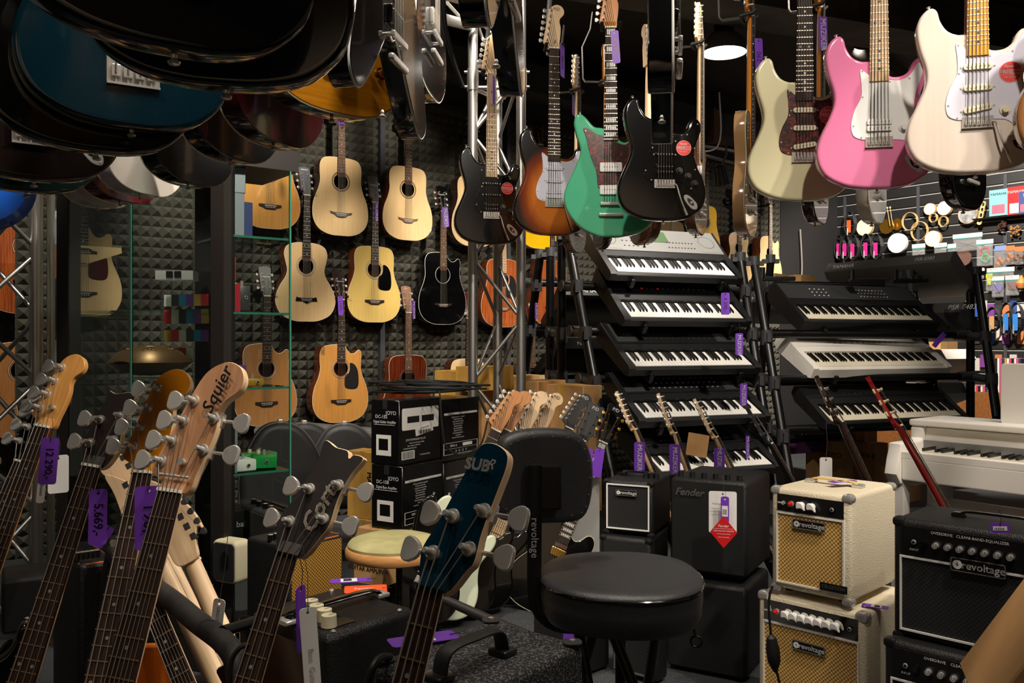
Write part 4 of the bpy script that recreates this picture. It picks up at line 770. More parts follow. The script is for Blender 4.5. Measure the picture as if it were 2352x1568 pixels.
# ================================================================ keyboard racks
KD = V3((.924, .383, 0)); KP = V3((-.383, .924, 0))
def tube_px(a, b, r=.027): return P(*a), P(*b), r
def rack(label, posts, rails, clamps, arms=()):
    t = thing('keyboard_rack', label, 'stand', Tm((P(*posts[0][0])[0], P(*posts[0][0])[1], 0)), 'keyboard racks')
    o = t.matrix_world.translation; inv = lambda p: V3(p)-o
    ends = []
    for a, b, r in posts:
        A, B = P(*a), P(*b); d = (B-A); B = A+d*((A[2]-.0)/(A[2]-B[2])) if B[2] < .55 else B
        pp = part('post', MB(BMT).cyl(inv(A), inv(B), r, n=18), t); ends.append((A, B))
        part('post_cap', MB(PLB2).cyl(inv(A-V3((0, 0, .01))), inv(A+V3((0, 0, .045))), r+.006, n=16).box(*sum([[inv(A)[i]-s_, inv(A)[i]+s_] for i, s_ in ((0, .055), (1, .02), (2, .014))], [])) , t)
    for i, j, z in rails:
        def at(k):
            A, B = ends[k]; q = (A[2]-z)/(A[2]-B[2]); return A+(B-A)*q
        a, b = at(i), at(j); sh_ = KP*.15+V3((0, 0, .02)); part('rail', MB(BMT).cyl(inv(a+sh_), inv(b+sh_), .024, n=16), t)
        d = (b-a).normalized()
        for p, s_ in ((a, 1), (b, -1)):
            part('clamp', MB(PLB2).cyl(inv(p-V3((0, 0, .045))), inv(p+V3((0, 0, .045))), .036, n=16).cyl(inv(p+sh_*.2), inv(p+sh_), .026, n=12).cyl(inv(p+sh_+d*s_*-.03), inv(p+sh_+d*s_*.1), .034, .030, n=16).box(*sum([[inv(p)[i_]-q_, inv(p)[i_]+q_] for i_, q_ in ((0, .012), (1, .055), (2, .028))], [])), t)
    for p, dirn, L in arms:
        a = P(*p); part('support_arm', MB(BMT).cyl(inv(a), inv(a+dirn*L), .012, n=10).cyl(inv(a), inv(a+V3((0, 0, .05))), .012, .016, n=10), t)
    return t
zl = lambda y, Z: EYE-(y-CY)/F*Z
LV = [zl(662, 5.05), zl(768, 4.9), zl(880, 4.8), zl(1000, 4.6)]
rack('left black tube rack carrying the stack of portable keyboards', [((1303, 545, 5.15), (1420, 1165, 4.45), .027), ((1290, 560, 5.2), (1290, 900, 5.25), .026), ((1701, 596, 5.5), (1772, 1060, 4.95), .027), ((1690, 600, 5.55), (1690, 900, 5.6), .026)],
     [(0, 2, z) for z in LV]+[(1, 3, LV[1]), (1, 3, LV[2])], [])
rack('back half of the left rack, posts leaning away by the truss', [((1240, 590, 5.5), (1200, 900, 6.1), .027), ((1264, 585, 5.45), (1262, 900, 5.5), .026), ((1560, 620, 5.9), (1530, 900, 6.6), .026)], [(0, 2, LV[0]+.06), (0, 2, LV[1]+.04), (0, 2, LV[2])], [])
rack('right black tube rack carrying the long digital pianos', [((1733, 605, 5.45), (1812, 1085, 4.95), .027), ((2243, 627, 6.05), (2290, 960, 5.5), .028), ((2229, 630, 6.1), (2229, 968, 6.1), .028)],
     [(0, 1, zl(775, 5.4)), (0, 1, zl(880, 5.2)), (0, 1, zl(1000, 5.1))], [])
rack('rear frame of the right rack with long top tube', [((1790-20, 600, 5.9), (1745, 900, 6.2), .026), ((2089, 634, 6.2), (2150, 905, 5.8), .026), ((2072, 640, 6.3), (2068, 960, 6.3), .026)], [(0, 1, zl(655, 5.9)), (0, 2, zl(770, 6)), (0, 2, zl(890, 6))], [])
def kbM(px, py, Z, tilt, heading=67.5):
    x = V3((sin(R(heading)), cos(R(heading)), 0)); h = V3((-x[1], x[0], 0)); y = h*cos(R(tilt))+V3((0, 0, sin(R(tilt)))); z = x.cross(y); return frame(P(px, py, Z), x, y, z), x
def kb(px, py, Z, rpx, label, tilt=33, **k):
    M, x = kbM(px, py, Z, tilt); W = reach(P(px, py, Z), x, rpx); t = keyboard(M, W, label, **k)
    o = thing('keyboard_support', 'pair of black arms under the '+' '.join(label.split(',')[0].split()[:10]), 'bracket', M, 'rack arms holding keyboards'); D = k.get('D', .40)
    for xx in (W*.16, W*.84): part('support_arm', MB(BMT).box(xx-.014, xx+.014, -.012, D-.06, -.022, -.001).box(xx-.014, xx+.014, -.026, -.008, -.022, .035, .004), o)
    return t
kb(1397, 648, 5.0, 1700, 'silver and black keyboard on top of the left rack with green display', 36, n=36, panel=SILV, D=.46, lcd=(LCD, .40, .58), nbtn=26, thick=.12)
kb(1428, 753, 4.9, 1720, 'black keyboard second from the top of the left rack with red lit button', 36, n=36, panel=BLK, D=.46, nbtn=26, redline=True, speakers=False, thick=.12)
kb(1440, 868, 4.75, 1742, 'black keyboard with ribbed top, third on the left rack', 30, n=36, panel=PLB, D=.44, nbtn=24, thick=.11)
kb(1462, 988, 4.6, 1765, 'black keyboard with thin slider row, fourth on the left rack', 28, n=36, panel=PLB, D=.44, nbtn=39, thick=.11, btn=mat('pale_button', (150, 150, 148), .4))
kb(1500, 1112, 4.5, 1790, 'lowest black keyboard of the left rack with coloured buttons', 24, n=36, panel=PLB, D=.44, nbtn=39, thick=.11, btn=BLUB, redline=True, lcd=(DGRY, .42, .56))
kb(1836, 762, 5.5, 2148, 'long black digital piano with grey panel, top of the right rack', 34, n=52, panel=GRYP, key=KIV, D=.40, nbtn=39, thick=.13, front=.075, speakers=False, lcd=(DGRY, .50, .56), btn=WHT)
kb(1860, 872, 5.35, 2176, 'long white digital piano in the middle of the right rack', 30, n=52, body=PWH, panel=PWH, key=KIV, D=.40, nbtn=13, thick=.13, front=.07, speakers=False)
kb(1893, 990, 5.2, 2218, 'slim black stage piano lowest on the right rack', 32, n=52, panel=PLB, key=KIV, D=.36, nbtn=8, thick=.09, front=.045, speakers=False)
def kback(px, py, Z, rpx, label, tilt=30, D=.38, thick=.12, r=None, **k):   # seen from behind: (px,py) is the top left corner of its back edge
    x = -r if r else V3((-sin(R(67.5)), -cos(R(67.5)), 0)); h = V3((-x[1], x[0], 0)); y = h*cos(R(tilt))+V3((0, 0, sin(R(tilt)))); z = x.cross(y)
    p = P(px, py, Z); W = reach(p, -x, rpx); o = p-x*W-y*D-z*thick
    return keyboard(frame(o, x, y, z), W, label, D=D, thick=thick, **k)
RB = V3((.47, -.883, 0))
kback(1903, 603, 6.9, 2192, 'black keyboard facing away at the top of the rear rack, underside showing', 32, D=.40, r=RB, backtxt=[('YAMAHA', .05, .17), ('PSR-E583', .04, .88)], body=mat('mid_grey_case', (88, 87, 85), .45), nbtn=4)
kback(2000, 700, 6.7, 2215, 'dark grey keyboard facing away behind the long black digital piano', 30, r=RB, body=mat('mid_grey_case', (88, 87, 85), .45), backtxt=[('PSR-E483', .055, .78)], nbtn=4)
kback(1650, 664, 6.1, 1960, 'grey topped keyboard facing away between the two racks', 20, body=SILV, backtxt=[('YAMAHA', .055, .28)], nbtn=4)
kback(1285, 650, 5.7, 1560, 'black keyboard facing away behind the top of the left rack', 30, backtxt=[('YAMAHA', .05, .22)], nbtn=4)
kback(1272, 772, 5.7, 1580, 'black keyboard facing away with small lettering at left rack middle', 26, backtxt=[('Pa700', .035, .2), ('KORG', .04, .85)], nbtn=4)
kback(1300, 905, 5.7, 1560, 'black keyboard facing away, lowest behind the left rack', 26, backtxt=[('KORG', .04, .85)], nbtn=4)
kback(1960, 800, 6.2, 2232, 'light grey keyboard facing away behind the white digital piano', 26, body=PWH, nbtn=4)
kback(1945, 882, 6.0, 2225, 'silver grey keyboard facing away above the slim stage piano', 22, body=SILV, backtxt=[('YAMAHA', .05, .2)], nbtn=4)
kback(1640, 985, 5.7, 1930, 'keyboard carton sized dark keyboard low behind both racks', 12, nbtn=4, backtxt=[('PSR-E583', .05, .8)])
bx = carton(kbM(1500, 1048, 4.95, 0)[0], .40, .25, .115, 'long black keyboard carton with blue lettering under the fourth keyboard', m=JBOX, faces=[('f', lambda m, w, h: m.m(mat('blue_print', (60, 130, 170), .5)).text('PSR-EW425', .05, w*.45, h*.55, -.002))], tape=False)
solo('paper_sheet', MB(CARD).slab(rrect(.11, .12, .003), 0, .002), 'torn piece of cardboard label hanging below the left rack', 'label', hang(1602, 1022, 4.6, -20, 8))
carton(kbM(1700, 1050, 5.8, 0)[0], 1.0, .3, .12, 'purple keyboard carton lying low behind the racks', m=mat('violet_carton', (92, 50, 96), .5), tape=False)
# small keyboard supports on the empty top tube
for px in (1785, 1990, 2090): solo('rack_arm', MB(BMT).box(-.12, .12, -.015, .015, 0, .03, .005).cyl((-.1, 0, .02), (-.1, 0, .09), .02, n=12), 'empty black support arm on top of the right rack, %s' % {1785: 'nearest the left rack', 1990: 'in the middle', 2090: 'nearest its right end'}[px], 'bracket', Tm(P(px, 645 if px < 1900 else 650, 5.8)), 'empty rack arms')
# ================================================================ white upright digital piano at the right
x = V3((.616, -.788, 0)); y = UD; o = P(2040, 1015, 3.35); o[2] = 0; Mp = frame(o, x, y, V3((0, 0, 1))); Hh = zl(1015, 3.35)
t = thing('digital_piano', 'white upright digital piano with ivory keys at the right', 'piano', Mp)
WP = 1.38
part('side_arm', MB(PWH).slab(crv([(0, Hh-.155), (0, Hh-.02), (.02, Hh), (.14, Hh+.0), (.17, Hh+.01), (.19, Hh+.06), (.42, Hh+.065), (.42, Hh-.155)], 3), 0, .05, .006, 2), t, None, MX.Rotation(pi/2, 4, 'Z') @ MX.Scale(-1, 4, (0, 1, 0)) if False else frame(V3((.05, 0, 0)), V3((0, 1, 0)), V3((-1, 0, 0)), V3((0, 0, 1))))
part('side_arm', MB(PWH).slab(crv([(0, Hh-.155), (0, Hh-.02), (.02, Hh), (.14, Hh+.0), (.17, Hh+.01), (.19, Hh+.06), (.42, Hh+.065), (.42, Hh-.155)], 3), 0, .05, .006, 2), t, None, frame(V3((WP, 0, 0)), V3((0, 1, 0)), V3((-1, 0, 0)), V3((0, 0, 1))))
part('key_bed', MB(PWH).box(.05, WP-.05, .004, .42, Hh-.14, Hh-.055, .006).box(.05, WP-.05, .004, .035, Hh-.06, Hh-.03, .004), t)
part('fallboard', MB(SILV).box(.05, WP-.05, .175, .20, Hh-.05, Hh+.0).m(PWH).box(.05, WP-.05, .19, .215, Hh-.005, Hh+.05, .004), t)
part('top_board', MB(PWH).box(-.005, WP+.005, .165, .44, Hh+.055, Hh+.08, .006).box(.02, WP-.02, .21, .42, Hh+.0, Hh+.06), t)
part('music_stand', MB(PWH).slab(rrect(.62, .23, .015, 3, .60, Hh+.19), .28, .295, .004, 2), t)
kw = (WP-.14)/52; wkm = MB(KIV).box(.0007, kw-.0007, .035, .18, 0, .02).mesh('white_key'); bkm = MB(KB).box(-.0048, .0048, .085, .18, .02, .032).mesh('black_key')
for i in range(52):
    part('white_key', wkm, t, None, MX.Translation((.07+i*kw, 0, Hh-.052)))
    if i < 51 and (i+5) % 7 in (0, 1, 3, 4, 5): part('black_key', bkm, t, None, MX.Translation((.07+(i+1)*kw, 0, Hh-.052)))
for xx in (.0, WP-.05): part('leg', MB(PWH).box(xx, xx+.05, .02, .07, 0, Hh-.15, .004), t); part('side_panel', MB(PWH).box(xx, xx+.05, .30, .42, 0, Hh-.15, .004), t)
part('back_panel', MB(PWH).box(.05, WP-.05, .36, .38, .08, Hh-.25), t)
# ================================================================ amplifiers
M, w_, d_, h_ = boxfit(1956, 1140, 2.45, 45, 1771, 2059, 1394)
BB = [('switch', .10), ('lamp', .22), ('chick', .38), ('chick', .54), ('jack', .84)]
amp(M, w_, d_, h_, 'cream amplifier with gold grille and chrome corners, upper of the cream pair', TOLC, GOLDC, WHT, panel_h=.052, panel=DGRY, knobs=BB, logo=('revoltage', .5, .88), logo_w=w_*.40, corner=CHR, csz=.030, which=(1, 5, 7, 0, 4), handle=(w_*.6, mat('tan_leather', (206, 176, 110), .5), CHR))
part_t = bpy.data.objects[[o.name for o in bpy.data.objects if o.name.startswith('guitar_amplifier')][-1]]
part('name_badge', MB(DOTB).box(-.04, .04, -.003, 0, -.011, .011).m(SILV).text('CELESTION', .0135, 0, .001, -.0035, bold=.0004), part_t, None, MX.Translation((w_*.80, -.006, .045)))
M2, w2, d2, h2 = boxfit(1990, 1412, 2.42, 45, 1741, 2100, None)
amp(M2, w2, d2, h2, 'wider cream amplifier with gold grille and seven white knobs, beneath the small cream one', TOLC, GOLDC, WHT, panel_h=.062, panel=mat('mirror_panel', (200, 196, 190), .06, 1), knobs=[('switch', .06), ('lamp', .14)]+[('chick', .25+.088*i) for i in range(7)]+[('jack', .92)], logo=('revoltage', .5, .83), logo_w=w2*.30, corner=CHR, csz=.034, which=(1, 5, 7, 0, 4))
def row7(): return [('jack', .08), ('dome', .14)]+[('black', .21+.068*i) for i in range(7)]+[('dome', .72), ('dome', .79), ('dome', .86)]
o = P(2051, 1187, 2.28); xax = V3((cos(R(45)), -sin(R(45)), 0)); yax = V3((sin(R(45)), cos(R(45)), 0))
hh = (1454-1187)/F*2.28+.012; o2 = o.copy(); o2[2] = o[2]-hh
PT = [('OVERDRIVE', .24, .030, .010), ('CLEAN', .36, .030, .010), ('3-BAND-EQUALIZER', .50, .030, .010), ('INPUT', .08, -.02, .008), ('RV-20R', .86, .018, .016)]
amp(frame(o2, xax, yax, V3((0, 0, 1))), .46, .26, hh, 'black amplifier with white grille piping and chrome knobs at right, top of its stack', TOLB, BLKC, WHT, panel_h=.075, panel=DGRY, knobs=row7(), logo=('revoltage', .45, 1.02), logo_w=.125, handle=(.22, BLK, BLK), corner=PLB, csz=.03, ptext=PT)
o3 = P(2030, 1464, 2.25); o3b = o3.copy(); o3b[2] = 0
amp(frame(o3b, xax, yax, V3((0, 0, 1))), .48, .28, o3[2], 'black amplifier with knob row at the bottom right, beneath the one with white piping', TOLB, BLKC, WHT, panel_h=.075, panel=DGRY, knobs=row7(), corner=PLB, csz=.03, ptext=PT[:4])
M, w_, d_, h_ = boxfit(1716, 1108, 2.95, 30, 1537, 1771, 1338)
FA = amp(M, w_, d_, h_, 'large black amplifier with silver script name and knobs along its top, behind the stool', TOLB, mat('plain_black_cloth', (15, 15, 16), .8), None, inset_=.012, top_knobs=('flat', 6, .03, .12, .88), script=('Fender', .036, .078, h_-.050), r=.02)
M, w_, d_, h_ = boxfit(1714, 1352, 2.92, 30, 1528, 1768, None)
amp(M, w_, d_, h_, 'tall black speaker cabinet standing under the large black amplifier', TOLB, mat('plain_black_cloth', (15, 15, 16), .8), None, inset_=.012, r=.02)
M, w_, d_, h_ = boxfit(1500, 1108, 3.15, 25, 1386, 1541, 1236)
amp(M, w_, d_, h_, 'small black amplifier with name badge and white piping left of the large black one', TOLB, BLKC, WHT, inset_=.016, logo=('revoltage', .48, .83), logo_w=w_*.42, handle=(w_*.6, BLK, BLK), corner=PLB, csz=.025, top_knobs=('flat', 3, .10, .7, .92))
M, w_, d_, h_ = boxfit(1495, 1240, 3.12, 25, 1378, 1536, 1420)
sa = amp(M, w_, d_, h_, 'small black amplifier with dotted grille and red sticker, below the badge one', TOLB, BLKC, None, inset_=.016, corner=PLB, csz=.025)
part('sticker', MB(mat('dull_red_label', (110, 30, 28), .5)).box(w_*.4, w_*.75, -.004, -.002, h_*.45, h_*.7).m(SILV).ring(.016, .0015, (w_*.82, -.004, h_*.55), (0, 1, 0), 20, 4), sa)
M, w_, d_, h_ = boxfit(1328, 1412, 2.95, 48, 1223, 1402, None)
ja = amp(M, w_, d_, h_, 'black box amplifier with white lettering on the floor under the stool', TOLB, BLKC, None, inset_=.01, script=('JOYO', .032, .7*w_, .035, INKW))
M, w_, d_, h_ = boxfit(1510, 1428, 2.9, 40, 1404, 1535, None)
amp(M, w_, d_, h_, 'dark amplifier with fine grille seen between the stool legs', TOLB, BLKC, mat('dim_piping', (90, 88, 84), .5), inset_=.016)
# amplifier with cream knobs (front faces left), lower centre
M, w_, d_, h_ = boxfit(750, 1462, 1.75, 40, 573, 958, None)
top_z = h_; RA = thing('bass_amplifier', 'black bass amplifier with cream knobs and leather strap handle, lower centre left', 'amplifier', M, 'guitar amplifiers on the shop floor')
part('cabinet', MB(TOLB).add(*chamf(0, w_, 0, d_, 0, h_, .018)), RA)
part('control_panel', MB(DGRY).box(.03, w_-.03, -.004, .01, h_-.24, h_-.028, .003), RA)
part('speaker_grille', MB(BLKC).box(.03, w_-.03, -.004, .01, .03, h_-.26), RA)
part('top_panel', MB(DGRY).box(.04, w_-.03, .025, .10, h_, h_+.002), RA)
for a_, b_ in ((.42, .080), (.56, .066), (.70, .058), (.84, .040)): part('control_knob', MB(CRMP).cyl((0, 0, 0), (0, 0, .024), .0165, .0155, n=28).m(INKB).box(-.0006, .0006, 0, .014, .024, .0245), RA, None, MX.Translation((w_*a_, b_, h_+.002)))
part('lettering', MB(INKW).text('Rumble', .045, w_*.42, h_-.17, -.0055, shear=.35, bold=.0006).text('15', .03, w_*.58, h_-.205, -.0055, shear=.35), RA)
grip(RA, w_*.52, d_*.5, h_, w_*1.05*.9, BLK, CHR, .034, .02, 'y')
for (a_, b_) in ((.06, .12), (.06, .85), (.94, .85), (.94, .12)): part('stud', MB(CHR).lathe([(.006, 0), (.004, .003), (0, .004)], (w_*a_, d_*b_, h_), (0, 0, 1), 10), RA)
# grey flecked carpet amplifier bottom centre
M, w_, d_, h_ = boxfit(1075, 1600, 1.22, 40, 850, 1345, None)
h_car = h_; CA = thing('bass_amplifier', 'large amplifier covered in grey flecked carpet with a rubber strap handle, bottom centre', 'amplifier', M, 'guitar amplifiers on the shop floor')
part('cabinet', MB(CRP).add(*chamf(0, w_, 0, d_, 0, h_, .015)), CA)
part('control_panel', MB(DGRY).box(.02, w_-.02, -.004, .004, .02, h_-.02), CA)
part('warning_plate', MB(DOTB).box(w_*.06, w_*.30, -.006, -.004, h_-.13, h_-.05).m(GREYINK).text('WARNING', .012, w_*.18, h_-.065, -.007).text('RISK OF SHOCK', .009, w_*.18, h_-.085, -.007), CA)
grip(CA, w_*.66, d_*.30, h_, d_*.50, RUB, mat('gunmetal', (70, 70, 72), .3, .8), .030, .045, 'y')
for (a_, b_) in ((.07, .06), (.07, .94), (.93, .94)): part('corner_plate', MB(PLB2).slab(crv([(0, .018), (.018, .0), (0, -.018), (-.018, 0)], 4), -.002, 0).m(CHR).cyl((0, -.001, 0), (0, -.005, 0), .005, n=10), CA, None, frame(V3((w_*a_, d_*b_, h_+.002)), V3((1, 0, 0)), V3((0, 0, -1)), V3((0, 1, 0))))
# black amp pair, middle left
M, w_, d_, h_ = boxfit(633, 1190, 2.9, 52, 550, 722, 1330)
amp(M, w_, d_, h_, 'plain black amplifier with top handle behind the orange trimmed one', TOLB, mat('plain_black_cloth', (15, 15, 16), .8), None, inset_=.01, handle=(w_*.8, BLK, BLK), top_knobs=('dome', 4, .04, .1, .6))
M, w_, d_, h_ = boxfit(662, 1254, 2.55, 38, 564, 790, None); Mt, wt_, dt_ = turned(M, w_, d_)
amp(Mt, wt_, dt_, h_, 'black amplifier with orange edge trim and gold woven grille beside the wooden stool', TOLB, ORGC, None, inset_=.012, orange=ORL, top_knobs=('dome', 6, .10, .06, .55))
M, w_, d_, h_ = boxfit(181, 1296, 2.1, 50, 120, 252, None); Mt, wt_, dt_ = turned(M, w_, d_)
amp(Mt, wt_*1.25, dt_, h_, 'black amplifier with thin orange trim standing behind the bass necks at left', TOLB, TOLB, None, inset_=.012, orange=ORL, top_knobs=('dome', 5, .05, .1, .6))
t = thing('bluetooth_speaker', 'small cream framed grey speaker with rounded corners', 'speaker', hang(514, 1340, 2.95, -28), None)
part('frame', MB(CRMP).slab(rrect(.115, .145, .022, 5, 0, .073), 0, .07, .012, 3), t); part('speaker_grille', MB(GRYP).slab(rrect(.098, .128, .015, 5, 0, .073), -.003, .004, .002, 1), t); part('badge', MB(PLB).slab(rrect(.032, .06, .015, 5, 0.01, .08), -.006, -.002), t)
# ================================================================ cartons
INK = INKW
def joyo_left(ttl):
    def f(m, w, h):
        m.m(INKW).text('JOYO', h*.085, w*.72, h*.80, -.002, bold=.0006).text(ttl[0], h*.075, w*.38, h*.74, -.002).text(ttl[1], h*.06, w*.5, h*.66, -.002, sx=.8).box(w*.12, w*.85, -.002, -.001, h*.615, h*.62)
        m.m(PAPER).plate([(w*.2, h*.14), (w*.72, h*.14), (w*.72, h*.46), (w*.2, h*.46)], [[(w*.28, h*.22), (w*.62, h*.22), (w*.62, h*.40), (w*.28, h*.40)]], -.002, -.001); return m
    return f
def feat(m, w, h):
    m.m(PAPER).box(w*.06, w*.94, -.002, -.001, h*.74, h*.775).m(INKB).text('Features:', h*.035, w*.2, h*.757, -.003).m(INKW)
    L = ['Full Range Audio Playback Supported', '9 x Guitar Preamp Models', '3 x Bass Guitar Preamp Models', '2 User Presets are Available', 'Built-in Drum Machine', 'Built-in Modulated Effects', 'Bluetooth 5.0 for Music', 'Built-in Rechargeable Battery', 'Tuner Included', 'Auto Power Off for Energy Saving']
    for i, s_ in enumerate(L): m.text(s_, h*.030, w*.42, h*(.70-.037*i), -.002, sx=.8)
    m.plate([(w*.05, h*.1), (w*.95, h*.1), (w*.95, h*.29), (w*.05, h*.29)], [[(w*.06, h*.105), (w*.94, h*.105), (w*.94, h*.285), (w*.06, h*.285)]], -.002, -.001).text('SERIAL #', h*.05, w*.3, h*.24, -.002).box(w*.06, w*.94, -.002, -.001, h*.19, h*.193).box(w*.55, w*.8, -.002, -.001, h*.215, h*.265).text('A   H   O   Y', h*.06, w*.5, h*.145, -.002); return m
def side1(m, w, h):
    m.m(PAPER).slab(rrect(w*.88, h*.34, .008, 3, w*.5, h*.70), -.0015, -.0008).m(INKB).box(w*.18, w*.46, -.002, -.001, h*.64, h*.74).box(w*.52, w*.82, -.002, -.001, h*.64, h*.74)
    m.m(PAPER).slab([(w*.38, h*.42), (w*.8, h*.48), (w*.78, h*.60), (w*.36, h*.54)], -.003, -.0018).m(INKB).text('LP02516645', h*.042, w*.58, h*.545, -.004, rot=.12)
    for i in range(14): m.box(w*(.44+.022*i), w*(.44+.022*i)+.002+.0012*(i % 3), -.004, -.003, h*.45, h*.51)
    m.m(INKW).text('JOYO TECHNOLOGY CO.,LTD', h*.042, w*.38, h*.375, -.002, sx=.85, bold=.0004).text('Address: 2/F, Lushi Industry Building', h*.03, w*.40, h*.325, -.002, sx=.85).text('Baoan, Shenzhen, 518100 China', h*.03, w*.34, h*.285, -.002, sx=.85).text('WWW.JOYOAUDIO.COM', h*.028, w*.24, h*.245, -.002)
    m.m(PAPER).box(w*.05, w*.35, -.0015, -.001, h*.08, h*.21).m(INKB)
    for i in range(12): m.box(w*(.07+.022*i), w*(.07+.022*i)+.003, -.002, -.0015, h*.09, h*.20)
    return m.m(INKW).text('CE MADE IN CHINA', h*.03, w*.6, h*.12, -.002)
PH = 32
def jb(cx, top, Z, lx, rx, bot, label, faces): 
    M, w_, d_, h_ = boxfit(cx, top, Z, PH, lx, rx, bot); return carton(M, w_, d_, h_, label, m=JBOX, faces=faces, group='black printed amplifier cartons')
jb(917, 920, 3.7, 852, 1012, 1070, 'black printed carton with white label and barcode, upper left of the four', [('f', joyo_left(('DC-15S', 'Digital Guitar Amplifier'))), ('r', side1)])
jb(924, 1072, 3.68, 853, 1018, 1224, 'black printed carton listing features, lower left of the four', [('f', joyo_left(('DC-15B', 'Digital Bass Amplifier'))), ('r', feat)])
p_ = P(917, 920, 3.7); dU = V3((sin(R(PH)), cos(R(PH)), 0))
def jb2(px, top, ref, rx, bot, label, faces):
    p = P(917, 920, 3.7); q = reach(p, dU, px); b_ = p+dU*q; zt = EYE-(top-CY)/F*b_[1]; h_ = (bot-top)/F*b_[1]; w_ = .2; x = V3((cos(R(PH)), -sin(R(PH)), 0)); d_ = reach(b_, dU, rx)
    carton(frame(V3((b_[0], b_[1], zt-h_))-x*w_, x, dU, V3((0, 0, 1))), w_, d_, h_, label, m=JBOX, faces=faces, group='black printed amplifier cartons')
jb2(1014, 918, 0, 1100, 1062, 'black printed carton with feature list beside the truss, upper right of the four', [('r', feat)])
jb2(1019, 1064, 0, 1104, 1212, 'black printed carton partly hidden by the truss, lower right of the four', [('r', feat)])
# coil of cable on the cartons
t = thing('cable_coil', 'coiled black cable heap lying on top of the black cartons', 'cable', Tm(P(985, 909, 3.95)))
rr = random.Random(3); pts = []
for i in range(150):
    a = i*.42; r_ = .15+.06*sin(i*.13)+rr.uniform(-.025, .02); pts.append((r_*cos(a)*1.2+.03*sin(i*.07), r_*sin(a)*.8, .012+.018*(1+sin(i*.21))+i*.00018))
part('coil', MB(RUB).tube(opn(pts, 3), .0048, 6), t)
part('loose_end', MB(RUB).tube(opn([(.05, -.16, .03), (.07, -.24, .02), (.08, -.26, -.1), (.10, -.26, -.2), (.16, -.23, -.235), (.24, -.2, -.2), (.27, -.16, -.1)], 6), .0042, 6), t)
def cb(cx, top, Z, phi, lx, rx, bot, label, m=CARD, faces=(), **k):
    M, w_, d_, h_ = boxfit(cx, top, Z, phi, lx, rx, bot); return carton(M, w_, d_, h_, label, m=m, faces=faces, **k)
ftext = lambda s_, sz, x_=.5, z_=.6, rot=0: (lambda m, w, h: m.m(INKB).text(s_, sz, w*x_, h*z_, -.002, rot=rot, bold=.0006))
cb(924, 1226, 3.64, PH, 818, 1045, 1345, 'flat brown carton under the black printed cartons', faces=[('f', ftext('JOYO', .03, .45, .78)), ('r', lambda m, w, h: m.m(INKB).box(w*.05, w*.75, -.0015, -.001, h*.08, h*.62).m(CARD).text('GUITAR AMPLIFIER', .030, w*.38, h*.25, -.003, bold=.0008))])
cb(868, 1040, 3.95, PH, 797, 905, 1196, 'tall taped carton squeezed left of the black cartons', CARDY, faces=[('f', ftext('MA-10', .035, .72, .55, -pi/2))])
cb(866, 1198, 3.93, PH, 804, 905, 1240, 'small brown carton beneath the tall taped one')
cb(880, 1290, 3.3, PH, 812, 960, 1350, 'brown amplifier carton on the floor behind the wooden stool', faces=[('f', ftext('GUITAR AMPLIFIER', .024, .5, .6))])
cb(1060, 852, 4.9, 38, 998, 1130, 1000, 'brown carton with printed letters on top, left of the truss', CARDY, faces=[('f', ftext('MA-10', .05, .62, .78))], group='brown cartons stacked behind the truss')
cb(1088, 842, 4.65, 38, 1046, 1180, 900, 'yellow taped carton lying highest behind the truss', CARDY, group='brown cartons stacked behind the truss')
cb(1085, 868, 4.75, 38, 1045, 1240, 1060, 'large brown carton standing behind the truss', faces=[('r', lambda m, w, h: m.m(INKB).text('revoltage', .06, w*.55, h*.72, -.002, bold=.001).text('RV-5', .09, w*.5, h*.5, -.002, bold=.001))], group='brown cartons stacked behind the truss')
cb(1340, 886, 4.6, 50, 1240, 1383, 1180, 'tall brown carton behind the guitar headstocks', group='brown cartons stacked behind the truss')
cb(1236, 876, 4.75, 38, 1180, 1300, 1150, 'brown carton with black and blue print between truss and tall carton', faces=[('r', ftext('ARTIST', .03, .4, .6, -pi/2))], group='brown cartons stacked behind the truss')
cb(1285, 1080, 4.2, 50, 1215, 1378, 1325, 'white printed floor carton behind the black single cutaway guitar', PAPER, faces=[('f', lambda m, w, h: m.m(mat('blue_patch', (40, 62, 150), .5)).box(w*.82, w*.98, -.002, -.001, h*.05, h*.3))])
for i, (px, y_, Z_, w1) in enumerate(((1930, 1075, 5.9, .30), (2010, 1080, 6.0, .34), (1985, 1045, 6.4, .28), (2085, 1075, 6.2, .3), (1880, 1080, 6.1, .22))):
    cb(px, y_-60, Z_, 55, px-30, px+30, None, 'brown carton stored behind the slim stage piano, %s' % ['second from left', 'middle one with code', 'highest of them', 'furthest right', 'furthest left'][i], faces=[('f', ftext('RV-8' if i == 1 else 'JOYO', .05, .5, .8))] if i < 3 else (), group='brown cartons behind the right rack')
cb(1345, 640, 7.6, 30, 1230, 1360, 700, 'carton on the ledge behind the racks', group='brown cartons behind the right rack') if False else None
cb(2160, 770, 7.0, 50, 2120, 2200, 830, 'light brown carton on the far counter behind the rack legs', group='brown cartons on the far counter')
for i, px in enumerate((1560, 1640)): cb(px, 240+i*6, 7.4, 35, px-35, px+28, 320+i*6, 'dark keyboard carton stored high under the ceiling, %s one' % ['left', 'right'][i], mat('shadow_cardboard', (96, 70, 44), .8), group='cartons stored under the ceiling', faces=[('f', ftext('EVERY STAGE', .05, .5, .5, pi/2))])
for i in range(2): cb(1466, 296+i*19, 7.2, 30, 1412, 1475, 314+i*19, 'flat keyboard carton on the high shelf behind the green guitar, %s one' % ['upper', 'lower'][i], group='cartons stored under the ceiling', faces=[('f', ftext('Keyboard', .035, .5, .5))])
